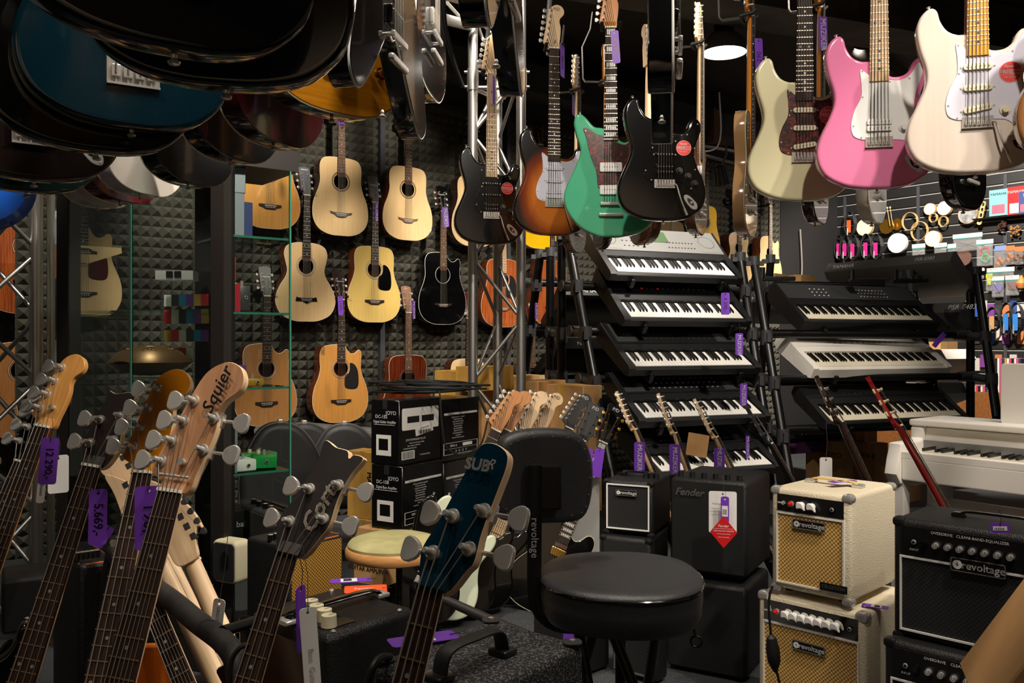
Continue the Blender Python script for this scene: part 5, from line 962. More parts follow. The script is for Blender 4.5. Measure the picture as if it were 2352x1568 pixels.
for i, (px, y_) in enumerate(((1780, 627), (1840, 630))): cb(px, y_, 6.5, 45, px-30, px+35, y_+26, 'small open brown carton on the rear rack, %s one' % ['left', 'right'][i], group='cartons stored under the ceiling')
# carton in the bottom right corner with clamp
Mc = hang(2525, 1480, 1.05, -20, 32)
carton(Mc @ MX.Translation((-.05, 0, -.16)), .16, .2, .20, 'tilted worn brown carton in the bottom right corner', faces=[('f', ftext('RVX', .03, .6, .5, .8))])
NTH = ['first', 'second', 'third', 'fourth', 'fifth', 'sixth', 'seventh', 'eighth', 'ninth', 'tenth', 'eleventh', 'twelfth', 'thirteenth', 'fourteenth', 'fifteenth', 'sixteenth', 'seventeenth', 'eighteenth', 'nineteenth', 'twentieth', 'twenty-first', 'twenty-second', 'twenty-third', 'twenty-fourth', 'twenty-fifth', 'twenty-sixth', 'twenty-seventh', 'twenty-eighth', 'twenty-ninth', 'thirtieth']
# ================================================================ hard cases under the wall guitars
def hcase(px, py, Z, hgt, label, yaw=20):
    M = hang(px, py, Z, yaw); t = thing('guitar_case', label, 'case', M, 'black hard cases standing in a row')
    s_ = hgt/.5; sh = [(-.20*s_, 0), (.20*s_, 0), (.235*s_, .1*s_), (.215*s_, .25*s_), (.16*s_, .38*s_), (.08*s_, .47*s_), (-.02*s_, .50*s_), (-.11*s_, .475*s_), (-.17*s_, .40*s_), (-.235*s_, .25*s_), (-.24*s_, .1*s_)]
    o = crv(sh, 4); part('shell', MB(VINYL).slab(o, 0, .13, .03, 4), t); part('metal_rim', MB(ALU).tube([(p[0], .035, p[1]) for p in o+o[:1]], .006, 6), t)
    for a in (8, 24): q = o[a]; part('latch', MB(CHR).box(q[0]-.012, q[0]+.012, .02, .06, q[1]-.014, q[1]+.014, .003), t)
hcase(655, 1175, 4.3, .44, 'black hard guitar case nearest the glass cabinet', 25)
hcase(710, 1165, 4.55, .44, 'black hard guitar case in the middle of the row, half covered', 25)
hcase(800, 1165, 4.5, .43, 'black hard guitar case right of the row beside the taped carton', 15)
solo('plastic_wrap', MB(mat('clear_wrap', (150, 150, 152), .15, alpha=.35)).tube(opn([P(590, 990, 4.75), P(680, 980, 4.75), P(770, 985, 4.8), P(860, 992, 4.85)], 8), .05, 10, flat=(.5, 1, (0, 0, 1))), 'crumpled clear plastic wrap lying on top of the hard cases', 'wrap')
# ================================================================ black drum throne, front centre
Zs = 1.97; sc = P(1425, 1318, Zs); t = thing('drum_throne', 'black vinyl stool with backrest and round padded seat, front centre', 'stool', Tm((sc[0], sc[1], 0))); zt = sc[2]
so = crv([(-.182, .0), (-.165, -.085), (-.10, -.145), (0, -.17), (.09, -.155), (.155, -.10), (.182, 0), (.16, .10), (.09, .155), (0, .17), (-.10, .15), (-.165, .085)], 5); so = [(p[0], p[1]*1.16) for p in so]
rg = [(.03, .0), (.985, -.0), (1.0, -.004)]
def stack(o, prof): 
    vs = []; n = len(o)
    for s_, z in prof: vs += [(p[0]*s_, p[1]*s_, z) for p in o]
    return vs, [(i*n+j, i*n+(j+1) % n, (i+1)*n+(j+1) % n, (i+1)*n+j) for i in range(len(prof)-1) for j in range(n)]
part('seat', MB(VINYL).add(*stack(so, [(.0, zt-.088), (.93, zt-.088), (.985, zt-.07), (1.0, zt-.04), (1.0, zt-.012), (1.005, zt-.006), (.99, zt), (.95, zt+.006), (.8, zt+.010), (.4, zt+.013), (0, zt+.014)])), t)
part('piping', MB(BLK).tube([(p[0]*1.006, p[1]*1.006, zt-.006) for p in so+so[:1]], .003, 6), t)
part('seat_seam', MB(BLK).tube([(-.103, -.147, zt-.01), (-.104, -.149, zt-.08)], .0015, 5), t)
bx_ = -.195; 
part('back_bar', MB(BMT).tube(opn([(bx_, -.03, zt+.25), (bx_, -.03, zt+.1), (bx_, -.03, zt-.02), (bx_+.012, -.03, zt-.075), (bx_+.05, -.03, zt-.105), (bx_+.11, -.03, zt-.11)], 6), .016, 8, flat=(1, .35, (1, 0, 0))), t)
part('lettering', MB(GREYINK, MX.Translation((bx_-.001, -.048, zt+.075)) @ MX.Rotation(-pi/2, 4, 'Y')).text('revoltage', .026, 0, 0, 0, rot=pi) if False else MB(GREYINK).text('revoltage', .024, bx_, zt+.09, -.0365, rot=-pi/2), t)
Mb = MX.Translation((bx_+.032, .012, zt+.262)) @ MX.Rotation(R(22), 4, 'Z') @ MX.Rotation(R(-7), 4, 'Y') if False else frame(V3((bx_+.035, .01, zt+.215)), V3((.93, .36, -.06)).normalized(), V3((-.36, .93, 0)).normalized(), V3((.06, 0, 1)).normalized())
pad = crv([(-.12, -.075), (-.125, .06), (-.09, .10), (0, .112), (.075, .10), (.112, .045), (.118, -.04), (.095, -.095), (.02, -.105), (-.08, -.10)], 6)
part('backrest', MB(VINYL).slab([(p[0]*.98, p[1]*1.0) for p in pad], 0, .05, .018, 4), t, None, Mb)
st = MB(NIK); [st.cyl((p[0], -.001, p[1]), (p[0]+.003, -.001, p[1]+.002), .0008, n=4) for p in inset(pad, .018)[::3]]; part('staples', st, t, None, Mb)
part('bracket', MB(BMT).box(bx_-.02, bx_+.06, -.03, .01, zt+.15, zt+.25, .004), t)
part('seat_plate', MB(BMT).box(-.08, .09, -.06, .06, zt-.105, zt-.088).m(CHR).cyl((-.06, -.062, zt-.10), (-.06, -.066, zt-.10), .004, n=8), t)
for a, b_ in (((-.10, -.02), (-.015, -.21)), ((-.045, .03), (-.16, .20)), ((-.03, -.04), (.17, -.17)), ((.085, .0), (.06, .23))):
    part('leg', MB(BMT).tube(opn([(a[0], a[1], zt-.10), (a[0]*.8+b_[0]*.2, a[1]*.8+b_[1]*.2, zt-.20), (b_[0], b_[1], .02)], 5), .0125, 10), t); part('foot', MB(RUB).cyl((b_[0], b_[1], 0), (b_[0], b_[1], .04), .018, n=12), t)
part('strut', MB(BMT).cyl((0, 0, .12), (0, 0, zt-.10), .012, n=12), t)
part('pull_ring', MB(BMT).tube([(.150, -.05, zt-.08), (.158, -.05, zt-.12)], .003, 6).ring(.012, .0028, (.161, -.05, zt-.136), (.3, 1, 0), 18, 6), t)
# ================================================================ wooden stool with green velvet cushion
WOODB = mat('beech_wood', (206, 150, 92), .45, coat=.2, kind='woodx', col2=(190, 132, 76), scale=26); VEL = mat('sage_velvet', (176, 168, 118), .9, kind='noise', col2=(150, 144, 98), scale=7)
Z_ = 3.05; c = P(904, 1262, Z_); t = thing('round_stool', 'round wooden stool with sage green velvet cushion on a black screw post', 'stool', Tm((c[0], c[1], 0)))
part('seat_rim', MB(WOODB).lathe([(0, c[2]-.028), (.15, c[2]-.028), (.163, c[2]-.022), (.168, c[2]-.012), (.168, c[2]+.006), (.163, c[2]+.014), (.15, c[2]+.015)], n=48), t)
part('cushion', MB(VEL).lathe([(.158, c[2]+.012), (.159, c[2]+.024), (.150, c[2]+.036), (.12, c[2]+.045), (.06, c[2]+.05), (0, c[2]+.051)], n=48), t)
part('screw_post', MB(BMT).cyl((.02, 0, c[2]-.24), (.02, 0, c[2]-.028), .011, n=14).m(RUB).add([], []), t)
th = MB(BMT); [th.ring(.0115, .0016, (.02, 0, c[2]-.23+i*.0085), (0, 0, 1), 16, 5) for i in range(24)]; part('thread', th, t)
part('hub', MB(WOODB).cyl((.02, 0, c[2]-.30), (.02, 0, c[2]-.235), .048, n=28), t)
for k in range(3): a = k*2.094+.4; part('leg', MB(WOODB).cyl((.02+.03*cos(a), .03*sin(a), c[2]-.27), (.02+.19*cos(a), .19*sin(a), .0), .016, .012, n=12), t)
# ================================================================ glass display cabinet at the left
GL = glassmat('cabinet_glass', (.93, .97, .95), 1.32); GL2 = glassmat('shelf_glass', (.85, .95, .9), 1.35); FRM = mat('dark_brown_frame', (44, 40, 38), .4, .3); BACK = mat('cabinet_dark_back', (12, 12, 13), .4)
A_ = P(140, 784, 3.25); B_ = P(500, 784, 3.0); 
t = thing('display_cabinet', 'tall glass display cabinet with dark posts and glass shelves at the left', 'cabinet', Tm((B_[0], B_[1], 0))); O_ = V3((B_[0], B_[1], 0))
fd = (V3((B_[0], B_[1], 0))-V3((A_[0], A_[1], 0))); Lf = fd.length; fd.normalize(); fn_ = V3((-fd[1], fd[0], 0))
TOPZ = zl(375, 3.05)
def cpanel(nm, a, d, L, z0, z1, th, m, n=None, par=None):
    n = n or V3((-d[1], d[0], 0)); p = [a, a+d*L, a+d*L+n*th, a+n*th]; vs = [(q[0]-O_[0], q[1]-O_[1], z) for z in (z0, z1) for q in p]
    return part(nm, MB(m).add(vs, [(0, 3, 2, 1), (4, 5, 6, 7), (0, 1, 5, 4), (1, 2, 6, 5), (2, 3, 7, 6), (3, 0, 4, 7)]), par or t)
A2 = V3((A_[0], A_[1], 0)); B2 = O_.copy(); fn2 = fn_
for q in (A2-fd*.022, B2-fd*.03): cpanel('post', q, fd, .055, .02, TOPZ+.06, .06, FRM, fn2)
for px, m_ in ((300, GSH),):
    k = reach(A2, fd, px); cpanel('glass_edge', A2+fd*k-fn2*.004, fd, .006, .1, TOPZ, .008, m_, fn2)
cpanel('door', A2+fd*.035, fd, reach(A2, fd, 298)-.035, .12, TOPZ, .005, GL, fn2); k_ = reach(A2, fd, 302); cpanel('door', A2+fd*k_, fd, Lf-k_-.03, .12, TOPZ, .005, GL, fn2)
rw = reach(B2+UD*.03, UD, 668)+.0; Rr = B2+UD*.03+V3((0, 0, 0))
cpanel('side_glass', Rr, UD, rw, .10, TOPZ, .005, GL, VD); cpanel('glass_edge', Rr+UD*(rw-.004), UD, .006, .10, TOPZ, .008, GSH, VD)
cpanel('side_glass', A2-fd*.03, VD, .9, .10, TOPZ, .005, GL, UD)
cpanel('header', Rr-UD*.03, UD, rw+.06, TOPZ-.005, TOPZ+.07, .34, FRM, VD); cpanel('header', A2-fd*.02, fd, Lf, TOPZ, TOPZ+.07, .34, FRM, fn2)
cpanel('plinth', Rr-UD*.03, UD, rw+.06, 0, .10, .34, FRM, VD); cpanel('plinth', A2-fd*.02, fd, Lf, 0, .12, .30, FRM, fn2)
cpanel('back_panel', A2+fd*k_+fn2*.33, fd, Lf-k_-.20, .1, TOPZ, .01, BACK, fn2)
SH = [zl(543, 3.1), zl(717, 3.1), zl(889, 3.1), zl(1083, 3.1), .35]
for z in SH:
    cpanel('shelf', Rr+VD*.01, UD, rw-.005, z-.008, z, .30, GL2, VD); cpanel('shelf_edge', Rr+VD*.006, UD, rw-.005, z-.008, z, .004, GSH, VD)
for z in SH[:4]: cpanel('shelf', A2-fd*.03+UD*.01, VD, .8, z-.008, z, .28, GL2, UD)
for z in (SH[1]+.01, zl(870, 3.1)): cpanel('shelf', A2+fd*.05+fn2*.02, fd, Lf-.1, z-.008, z, .28, GL2, fn2)
def onshelf(px, z, off, w, h, d, label, m, name='pedal_box', cat='box', yaw=38, group='boxes and pedals in the glass cabinet', txt=None, base=None, dd=None, kind='box'):
    a = (base or Rr)+(VD if base is None else UD)*off; k = reach(a, UD if base is None else VD, px); p = a+(UD if base is None else VD)*k; M = Tm((p[0], p[1], z)) @ MX.Rotation(R(yaw), 4, 'Z')
    t2 = thing(name, label, cat, M, group)
    if kind == 'box': part('carton', MB(m).add(*chamf(-w/2, w/2, 0, d, 0, h, .002, 1)), t2)
    else:
        part('enclosure', MB(m).add(*chamf(-w/2, w/2, 0, d, .004, h, .005, 2)), t2)
        part('jack_socket', MB(CHR).cyl((w*.1, 0, h*.55), (w*.1, -.004, h*.55), .007, n=6).m(DOTB).cyl((w*.1, -.004, h*.55), (w*.1, -.0045, h*.55), .004, n=10), t2)
        part('foot_switch', MB(CHR).cyl((0, d*.3, h), (0, d*.3, h+.018), .006, n=10), t2); part('control_knob', MB(CRMP if m is not WHT else PLB).cyl((-w*.2, d*.7, h), (-w*.2, d*.7, h+.012), .007, n=12), t2)
    if txt: part('lettering', MB(txt[1]).text(txt[0], txt[2], 0, h*.5, -.0015, rot=txt[3] if len(txt) > 3 else 0), t2)
    return t2
SLV = mat('silver_carton', (150, 154, 164), .4, .3); RDB = mat('red_carton', (206, 32, 34), .4); GRN = mat('bright_green_enamel', (20, 150, 70), .35, coat=.5); VIO = mat('violet_enamel', (112, 62, 150), .4); MUS = mat('mustard_enamel', (176, 130, 30), .4); BLUC = mat('blue_carton', (44, 60, 120), .5)
onshelf(538, SH[0], .05, .075, .155, .12, 'silver carton on the top glass shelf, lower of two', SLV); onshelf(540, SH[0]+.155, .05, .075, .13, .12, 'silver carton on top of the other silver carton', SLV, yaw=34)
onshelf(570, SH[0], .08, .035, .13, .1, 'thin grey blue carton beside the silver cartons', BLUC)
onshelf(530, SH[1]+.1, .03, .04, .095, .1, 'bright red pedal carton on the upper middle shelf', RDB, name='effect_pedal', cat='pedal', kind='pedal'); onshelf(534, SH[1], .03, .06, .10, .12, 'dark red carton with white lettering under the red pedal', mat('deep_red_carton', (170, 24, 44), .4), txt=('revoltage', INKW, .018, -pi/2))
onshelf(562, SH[1], .03, .045, .095, .10, 'dark grey pedal standing beside the red carton', GRYP, name='effect_pedal', cat='pedal', kind='pedal')
onshelf(548, SH[2], .03, .07, .03, .12, 'violet pedal on the third shelf', VIO, name='effect_pedal', cat='pedal', kind='pedal'); onshelf(588, SH[2], .03, .06, .03, .12, 'mustard pedal right of the violet one', MUS, name='effect_pedal', cat='pedal', kind='pedal'); onshelf(545, SH[2], .18, .07, .075, .06, 'purple and yellow carton behind the violet pedal', VIO)
onshelf(530, SH[3], .02, .05, .17, .10, 'silver carton with distortion lettering on the fourth shelf', SLV, txt=('KINGS METAL DISTORTION', INKB, .014, -pi/2)); onshelf(566, SH[3], .02, .075, .045, .11, 'white pedal on the fourth shelf', WHT, name='effect_pedal', cat='pedal', kind='pedal'); onshelf(608, SH[3], .05, .085, .05, .12, 'bright green pedal on the fourth shelf', GRN, name='effect_pedal', cat='pedal', kind='pedal', yaw=20); onshelf(600, SH[3], .2, .13, .04, .07, 'second green pedal lying behind the bright green one', GRN, name='effect_pedal', cat='pedal', kind='pedal')
t2 = onshelf(545, SH[4], .05, .10, .20, .2, 'black wah pedal carton low in the cabinet', PLB); part('lettering', MB(INKW).text('cry baby', .03, 0, .15, -.002, bold=.0004), t2)
onshelf(590, SH[4], .05, .09, .12, .2, 'black pedal with yellow label low in the cabinet', PLB); onshelf(640, SH[4], .05, .09, .09, .2, 'low dark case at the right end of the lowest shelf', GRYP)
AL = A2-fd*.03
onshelf(62, SH[0]+.0, .06, .08, .16, .1, 'black and cream carton on the top left shelf', CARDY, base=AL, yaw=-50); onshelf(98, SH[0]+.0, .06, .10, .19, .1, 'silver carton lettered octave divider on the top left shelf', SLV, base=AL, yaw=-50, txt=('OCTAVE DIVIDER', INKB, .018, pi/2))
for i, px in enumerate((60, 88, 114)): onshelf(px, SH[1], .05, .07, .155, .1, 'dark green carton with a figure on the middle left shelf, %s' % ['leftmost', 'middle one', 'beside the post'][i], mat('dark_green_carton', (14, 60, 56), .4), base=AL, yaw=-50, txt=('CS400', INKW, .016) )
onshelf(103, SH[2], .05, .075, .17, .1, 'white long carton on the lower left shelf', PAPER, base=AL, yaw=-50, txt=('EXP', INKB, .02, pi/2)); onshelf(80, .7, .05, .12, .3, .1, 'grey carton low at the far left of the cabinet', SLV, base=AL, yaw=-50)
q_ = A2+fn2*.12+fd*reach(A2+fn2*.12, fd, 340); spot((q_[0], q_[1], TOPZ-.03), (q_[0], q_[1]+.05, 0), 9, 110, .8, rad=.02)  # unseen lamp added under the header to brighten the handpan and pedals
k = reach(A2+fn2*.15, fd, 345); p = A2+fn2*.15+fd*k; t = thing('handpan', 'bronze handpan drum lying on a shelf in the dark middle of the cabinet', 'drum', Tm((p[0], p[1], zl(870, 3.1))), None)
BRZ = mat('bronze_steel', (150, 104, 68), .38, .55); part('shell', MB(BRZ).lathe([(0, .004), (.06, .008), (.12, .03), (.148, .052), (.15, .056), (.145, .062), (.11, .095), (.05, .118), (0, .122)], n=48), t)
for k_ in range(5): a = k_*1.256-1.2; part('tone_field', MB(BRZ).ring(.024, .002, (.085*cos(a), .085*sin(a), .104), (cos(a)*.5, sin(a)*.5, 1), 20, 5).lathe([(.010, .0), (.006, .004), (0, .005)], (.085*cos(a), .085*sin(a), .104), (cos(a)*.5, sin(a)*.5, 1), 12), t)
p = A2+fn2*.2+fd*reach(A2+fn2*.2, fd, 400); tt = thing('carton', 'white carton with two black squares on the cabinet shelf', 'box', Tm((p[0], p[1], zl(637, 3.2))) @ MX.Rotation(R(5), 4, 'Z')); part('body', MB(PAPER).box(-.07, .07, 0, .08, 0, .035).m(DOTB).box(-.03, -.005, -.001, 0, .008, .033).box(.0, .025, -.001, 0, .008, .033), tt)
for i in range(22):
    px = 385+(i % 6)*17; r_ = i//6; p = A2+fn2*.28+fd*reach(A2+fn2*.28, fd, px); tt = solo('accessory_packet', MB([PAPER, RDB, CARDY, VIO, mat('cyan_packet', (30, 140, 190), .5), PLB2][(i*5+r_) % 6]).box(-.014, .014, 0, .01, 0, .045), '%s packet, %s from left in the %s packet row inside the dark cabinet' % (['white', 'red', 'tan', 'violet', 'blue', 'black'][(i*5+r_) % 6], NTH[i % 6], NTH[r_]), 'packet', Tm((p[0], p[1], zl(700+r_*42, 3.3))), 'small accessory packets inside the dark cabinet')
# ================================================================ goods on the slat wall
SM = -52
def son(px, py, off=.06): return Tm(spt(px, py, off)) @ MX.Rotation(R(SM), 4, 'Z')
WOODH = mat('pale_wood_hoop', (214, 178, 120), .5); SKIN = mat('drum_skin', (226, 216, 196), .5); SKW = mat('white_drum_skin', (240, 240, 238), .4, coat=.4); BRASS = mat('brass_gong', (190, 142, 50), .28, .9); PLF = mat('clear_bag', (220, 222, 224), .12, alpha=.16); PLF.node_tree.nodes['Principled BSDF'].inputs['Specular IOR Level'].default_value = .9
def disc(px, py, r_, label, m, rim=WOODH, tilt=0, off=.10, name='hand_drum', cat='drum', group='frame drums hung on the slat wall'):
    t = thing(name, label, cat, son(px, py, off) @ MX.Rotation(R(tilt), 4, 'Z'), group)
    part('drum_head', MB(m).cyl((0, 0, 0), (0, .012, 0), r_, n=36), t)
    if rim: part('rim', MB(rim).lathe([(r_+.001, 0), (r_+.003, 0), (r_+.003, .04), (r_-.001, .04), (r_-.001, .0)], (0, 0, 0), (0, 1, 0), 36), t)
disc(1985, 522, .085, 'beige frame drum at left of the slat wall under the ivory guitar', SKIN); disc(2036, 520, .075, 'gold gong disc in the middle of the slat wall', BRASS, None, name='gong', cat='gong'); disc(2060, 515, .06, 'second gold gong disc overlapping the first', BRASS, None, off=.06, name='gong', cat='gong')
disc(2060, 558, .095, 'bright white drum head wrapped in clear film', SKW, WHT, off=.2); disc(2135, 480, .055, 'small pale drum at the upper middle of the slat wall', SKIN); disc(2168, 478, .065, 'white drum beneath the black edge-on guitar', SKW); disc(2222, 492, .085, 'grey mottled drum head by the wooden tambourine stick', mat('mottled_skin', (170, 172, 172), .4, kind='noise', col2=(120, 122, 124), scale=20)); disc(2142, 548, .075, 'cream drum wrapped in film above the keyboard', SKIN, off=.16)
disc(2212, 592, .075, 'disc with rainbow metallic rays in a bag', mat('ray_disc', (150, 110, 130), .25, .7, kind='weave', col2=(190, 150, 110), scale=60), None, off=.15, name='sound_disc', cat='toy')
def hoop(px, py, r_, label, off=.12): solo('tambourine_hoop', MB(WOODH).lathe([(r_, 0), (r_+.005, 0), (r_+.005, .025), (r_, .025), (r_, 0)], (0, 0, 0), (0, 1, 0), 36), label, 'hoop', son(px, py, off) @ MX.Rotation(R(-12), 4, 'Z'), 'wooden hoops hung on the slat wall')
hoop(2088, 508, .085, 'large pale wooden hoop in a clear bag'); hoop(2110, 530, .09, 'large wooden hoop hanging lower behind the first'); hoop(2142, 500, .04, 'small wooden hoop right of the large ones'); hoop(2165, 508, .045, 'small wooden hoop beneath the white drum')
def bag(px, py, w_, h_, label, head, content=None, cm=None, off=.12, txt=None, cat='packet'):
    t = thing('hanging_packet', label, cat, son(px, py, off), 'clear packets with card headers on the slat wall')
    part('header_card', MB(head).box(-w_/2, w_/2, -.002, .002, -.045, 0), t)
    if head is PAPER: part('stripe', MB(mat('teal_print', (40, 150, 140), .5)).box(-w_/2, w_/2, -.003, -.002, -.045, -.038), t)
    if txt: part('lettering', MB(RED).text(txt, .016, 0, -.02, -.0035), t)
    part('bag', MB(PLF).slab(rrect(w_*.96, h_, .01, 3, 0, -.045-h_/2), -.02, .02, .018, 3), t)
    if content == 'balls': [part('wooden_ball', MB(cm).lathe([(max(0, .024*sin(pi*i/8)), -.024*cos(pi*i/8)) for i in range(9)], (dx, 0, dz), (0, 0, 1), 14), t) for dx, dz in ((-.015, -h_+.0), (.02, -h_+.02), (.0, -h_+.045))]
    elif content == 'ring': part('jingle_ring', MB(cm[0]).ring(.04, .007, (0, 0, -h_*.55), (0, 1, 0), 20, 6), t); part('jingle_ring', MB(cm[1]).ring(.034, .007, (.01, -.01, -h_*.85), (0, 1, 0), 20, 6), t)
    elif content == 'disc': part('toy_disc', MB(cm).cyl((0, -.01, -h_*.7), (0, .01, -h_*.7), .04, n=24), t); part('stick', MB(WOODH).cyl((0, 0, -h_*.6), (-.03, 0, -.06), .005, n=8), t)
    elif content == 'block': part('instrument', MB(cm).box(-w_*.3, w_*.3, -.012, .012, -h_*.9, -h_*.35, .006), t)
MP = 'Music Planet'
bag(2110, 560, .13, .10, 'clear packet with white header leftmost above the keyboard', PAPER, off=.24, txt='Music'); bag(2160, 558, .12, .09, 'clear packet with white header second above the keyboard', PAPER, off=.24, txt='Music'); bag(2186, 560, .08, .09, 'clear packet with white header third above the keyboard', PAPER, off=.2)
bag(2222, 536, .27, .12, 'wide white header card with ray disc below', PAPER, off=.18, txt='Music'); bag(2262, 550, .15, .2, 'packet with red and green jingle rings', PAPER, 'ring', (mat('red_jingle', (180, 24, 30), .4), mat('green_jingle', (20, 160, 60), .4)), off=.2, txt='Music'); bag(2296, 564, .11, .17, 'packet with brown shaker and purple item', mat('blue_film', (120, 140, 190), .3), 'balls', mat('walnut_ball', (150, 92, 56), .5))
bag(2320, 564, .08, .13, 'packet with orange header and wooden balls', mat('orange_header', (214, 108, 60), .5), 'balls', mat('walnut_ball', (150, 92, 56), .5)); bag(2341, 566, .08, .12, 'packet with orange header at the far right edge', mat('orange_header', (214, 108, 60), .5), 'balls', mat('dark_ball', (96, 56, 34), .5))
bag(2236, 616, .2, .06, 'white header card over the rack posts', PAPER, txt='Music'); bag(2298, 614, .24, .05, 'white header card right of the rack posts', PAPER); bag(2325, 632, .12, .14, 'packet with dark red bead shaker', PAPER, 'block', mat('dark_red_beads', (90, 30, 24), .5), txt='M'); bag(2292, 634, .11, .15, 'packet holding purple disc rattle with yellow face', PAPER, 'disc', mat('purple_disc', (88, 74, 150), .4)); bag(2272, 628, .06, .12, 'packet with yellow green clapper', mat('lime_header', (176, 180, 40), .5), 'block', mat('lime_item', (176, 180, 40), .5))
t = thing('maraca', 'striped orange maraca with red and green bands at the right edge', 'maraca', son(2346, 650, .15)); part('gourd', MB(mat('gourd_orange', (206, 140, 70), .5)).lathe([(0, -.05), (.03, -.045), (.045, -.02), (.04, .01), (.02, .045), (.008, .07), (0, .072)], n=20), t); part('band', MB(RED).ring(.045, .003, (0, 0, -.015), (0, 0, 1), 20, 5), t); part('band', MB(GRN).ring(.043, .003, (0, 0, -.003), (0, 0, 1), 20, 5), t)
def book(px, py, w_, h_, label, m, txt, tm, off=.12): t = thing('music_book', label, 'book', son(px, py, off), 'books on the slat wall shelf'); part('cover', MB(m).box(-w_/2, w_/2, 0, .02, 0, h_), t); part('lettering', MB(tm).text(txt, .035, 0, h_*.82, -.002, bold=.0006), t); part('picture', MB(tm if m is RDB else mat('rose_print', (190, 90, 110), .5)).box(-w_*.35, w_*.35, -.0012, 0, h_*.08, h_*.42), t)
solo('wall_shelf', MB(BMT).box(-.25, .35, -.02, .14, -.012, 0), 'small black shelf holding the instruction books', 'shelf', son(2300, 496, .14)); book(2293, 495, .16, .24, 'teal and pink keyboard book', mat('teal_cover', (120, 176, 180), .4), 'YAMAHA', GRYP); book(2333, 494, .15, .26, 'red keyboard book with white lettering', RDB, 'YAMAHA', INKW); book(2352, 490, .09, .20, 'blue book cut by the right edge', BLUC, 'S', INKW, .15)
CBL = RUB
def coil(px, py, label, cardm, off=.14, h_=.26, w_=.055):
    t = thing('cable_coil', label, 'cable', son(px, py, off), 'packaged audio cables hung on the slat wall'); c_ = MB(CBL)
    for i in range(5): c_.tube([((w_+.003*i)*cos(a)*1.0, -.012+.008*i, -h_/2+(h_/2-.004*i)*sin(a)) for a in [j*pi/10 for j in range(21)]], .005, 5)
    part('coil', c_, t); part('sleeve', MB(cardm).box(-.022, .022, -.022, -.018, -h_*.85, -h_*.35), t); part('plug', MB(CHR).cyl((-.012, -.028, -h_*.95), (-.012, -.028, -h_*.68), .007, n=10), t)
MAG = mat('magenta_sleeve', (190, 40, 130), .4)
for i, (px, lab) in enumerate(((1928, 'leftmost black cable with magenta sleeve'), (1942, 'second black cable with magenta sleeve'), (1960, 'third black cable with magenta sleeve, thick bundle'), (1990, 'fourth black cable with magenta sleeve'), (2013, 'rightmost black cable with magenta sleeve'))): coil(px, 540 if i < 3 else 537, lab+' on the slat wall', MAG, off=.14 if px > 1935 else .1)
coil(1952, 486, 'black cable with orange and blue sleeve above the magenta ones', mat('orange_sleeve', (206, 90, 40), .5))
for i, px in enumerate((2312, 2334)): coil(px, 694, 'black cable with blue card, %s' % ['left of the pair', 'right of the pair'][i], mat('blue_card', (40, 120, 200), .5), h_=.3, w_=.05)
coil(2280, 705, 'black cable with brown card right of the rack posts', CARD, h_=.24)
for px, py, lab in ((2300, 508, 'dark'), (2330, 520, 'pale')):
    t = thing('seed_rattle', '%s bunch of seed shells hanging under the book shelf' % lab, 'rattle', son(px, py, .08), 'seed rattles'); r_ = random.Random(px)
    part('shells', MB(mat(lab+'_shells', (150, 108, 62) if lab == 'pale' else (60, 28, 20), .6)), t) if False else None
    s_ = MB(mat(lab+'_shells', (150, 108, 62) if lab == 'pale' else (60, 28, 20), .6))
    for i in range(26): c3 = (r_.uniform(-.04, .04), r_.uniform(-.02, .02), r_.uniform(-.09, 0)); s_.lathe([(0, -.012), (.010, -.006), (.012, .002), (.007, .010)], c3, (r_.uniform(-1, 1), r_.uniform(-1, 1), 1), 7)
    part('shells', s_, t)
t = thing('guiro_stick', 'pale wooden stick with round cut-outs leaning by the grey drum', 'stick', son(2248, 516, .12) @ MX.Rotation(R(12), 4, 'Y')); part('frame', MB(WOODH).plate(rrect(.04, .22, .015, 3, 0, .11), [rrect(.022, .035, .008, 3, 0, .04+.05*i) for i in range(4)], 0, .012), t)
t = thing('mallet_pair', 'two thin mallets hanging over the gold gong', 'mallet', son(2040, 478, .15)); [part('mallet', MB(WOODH).cyl((dx, 0, 0), (dx+.03, 0, -.18), .003, n=6).lathe([(0, -.012), (.010, -.006), (.010, .006), (0, .012)], (dx, 0, .005), (0, 0, 1), 10), t) for dx in (-.01, .02)]
# far counter with records and small goods seen between the keyboards
cq = spt(2352, 900, .5); t = thing('shop_counter', 'wooden sales counter far behind the right rack', 'counter', Tm((0, 0, 0))); a = spt(1990, 880, .55); a[2] = 0; cc = MB(mat('counter_wood', (150, 96, 48), .5, kind='woodx', col2=(128, 78, 38), scale=12)); obx(cc, a, SDR, UD, 2.4, 0, .70, .5); part('body', cc, t)
for i in range(26):
    px = 2205+i*5.5; q = spt(px, 0, .48); c_ = [(206, 60, 80), (30, 30, 34), (220, 214, 206), (200, 70, 130), (40, 60, 90), (180, 150, 60), (225, 225, 225)][i % 7]
    h_ = .30 if i > 14 else .05
    solo('record_sleeve', MB(mat('sleeve_%d' % (i % 7), c_, .4)).box(-.008, .008, 0, .3, 0, h_), '%s %s on the far counter, %s from left' % (['pink red', 'black', 'pale', 'magenta', 'navy', 'mustard', 'white'][i % 7], 'record sleeve standing' if i > 14 else 'flat small item', NTH[i-15 if i > 14 else i]), 'record', Tm((q[0], q[1], .701)) @ MX.Rotation(R(SM+3), 4, 'Z'), 'record sleeves on the far counter' if i > 14 else 'small goods on the far counter')
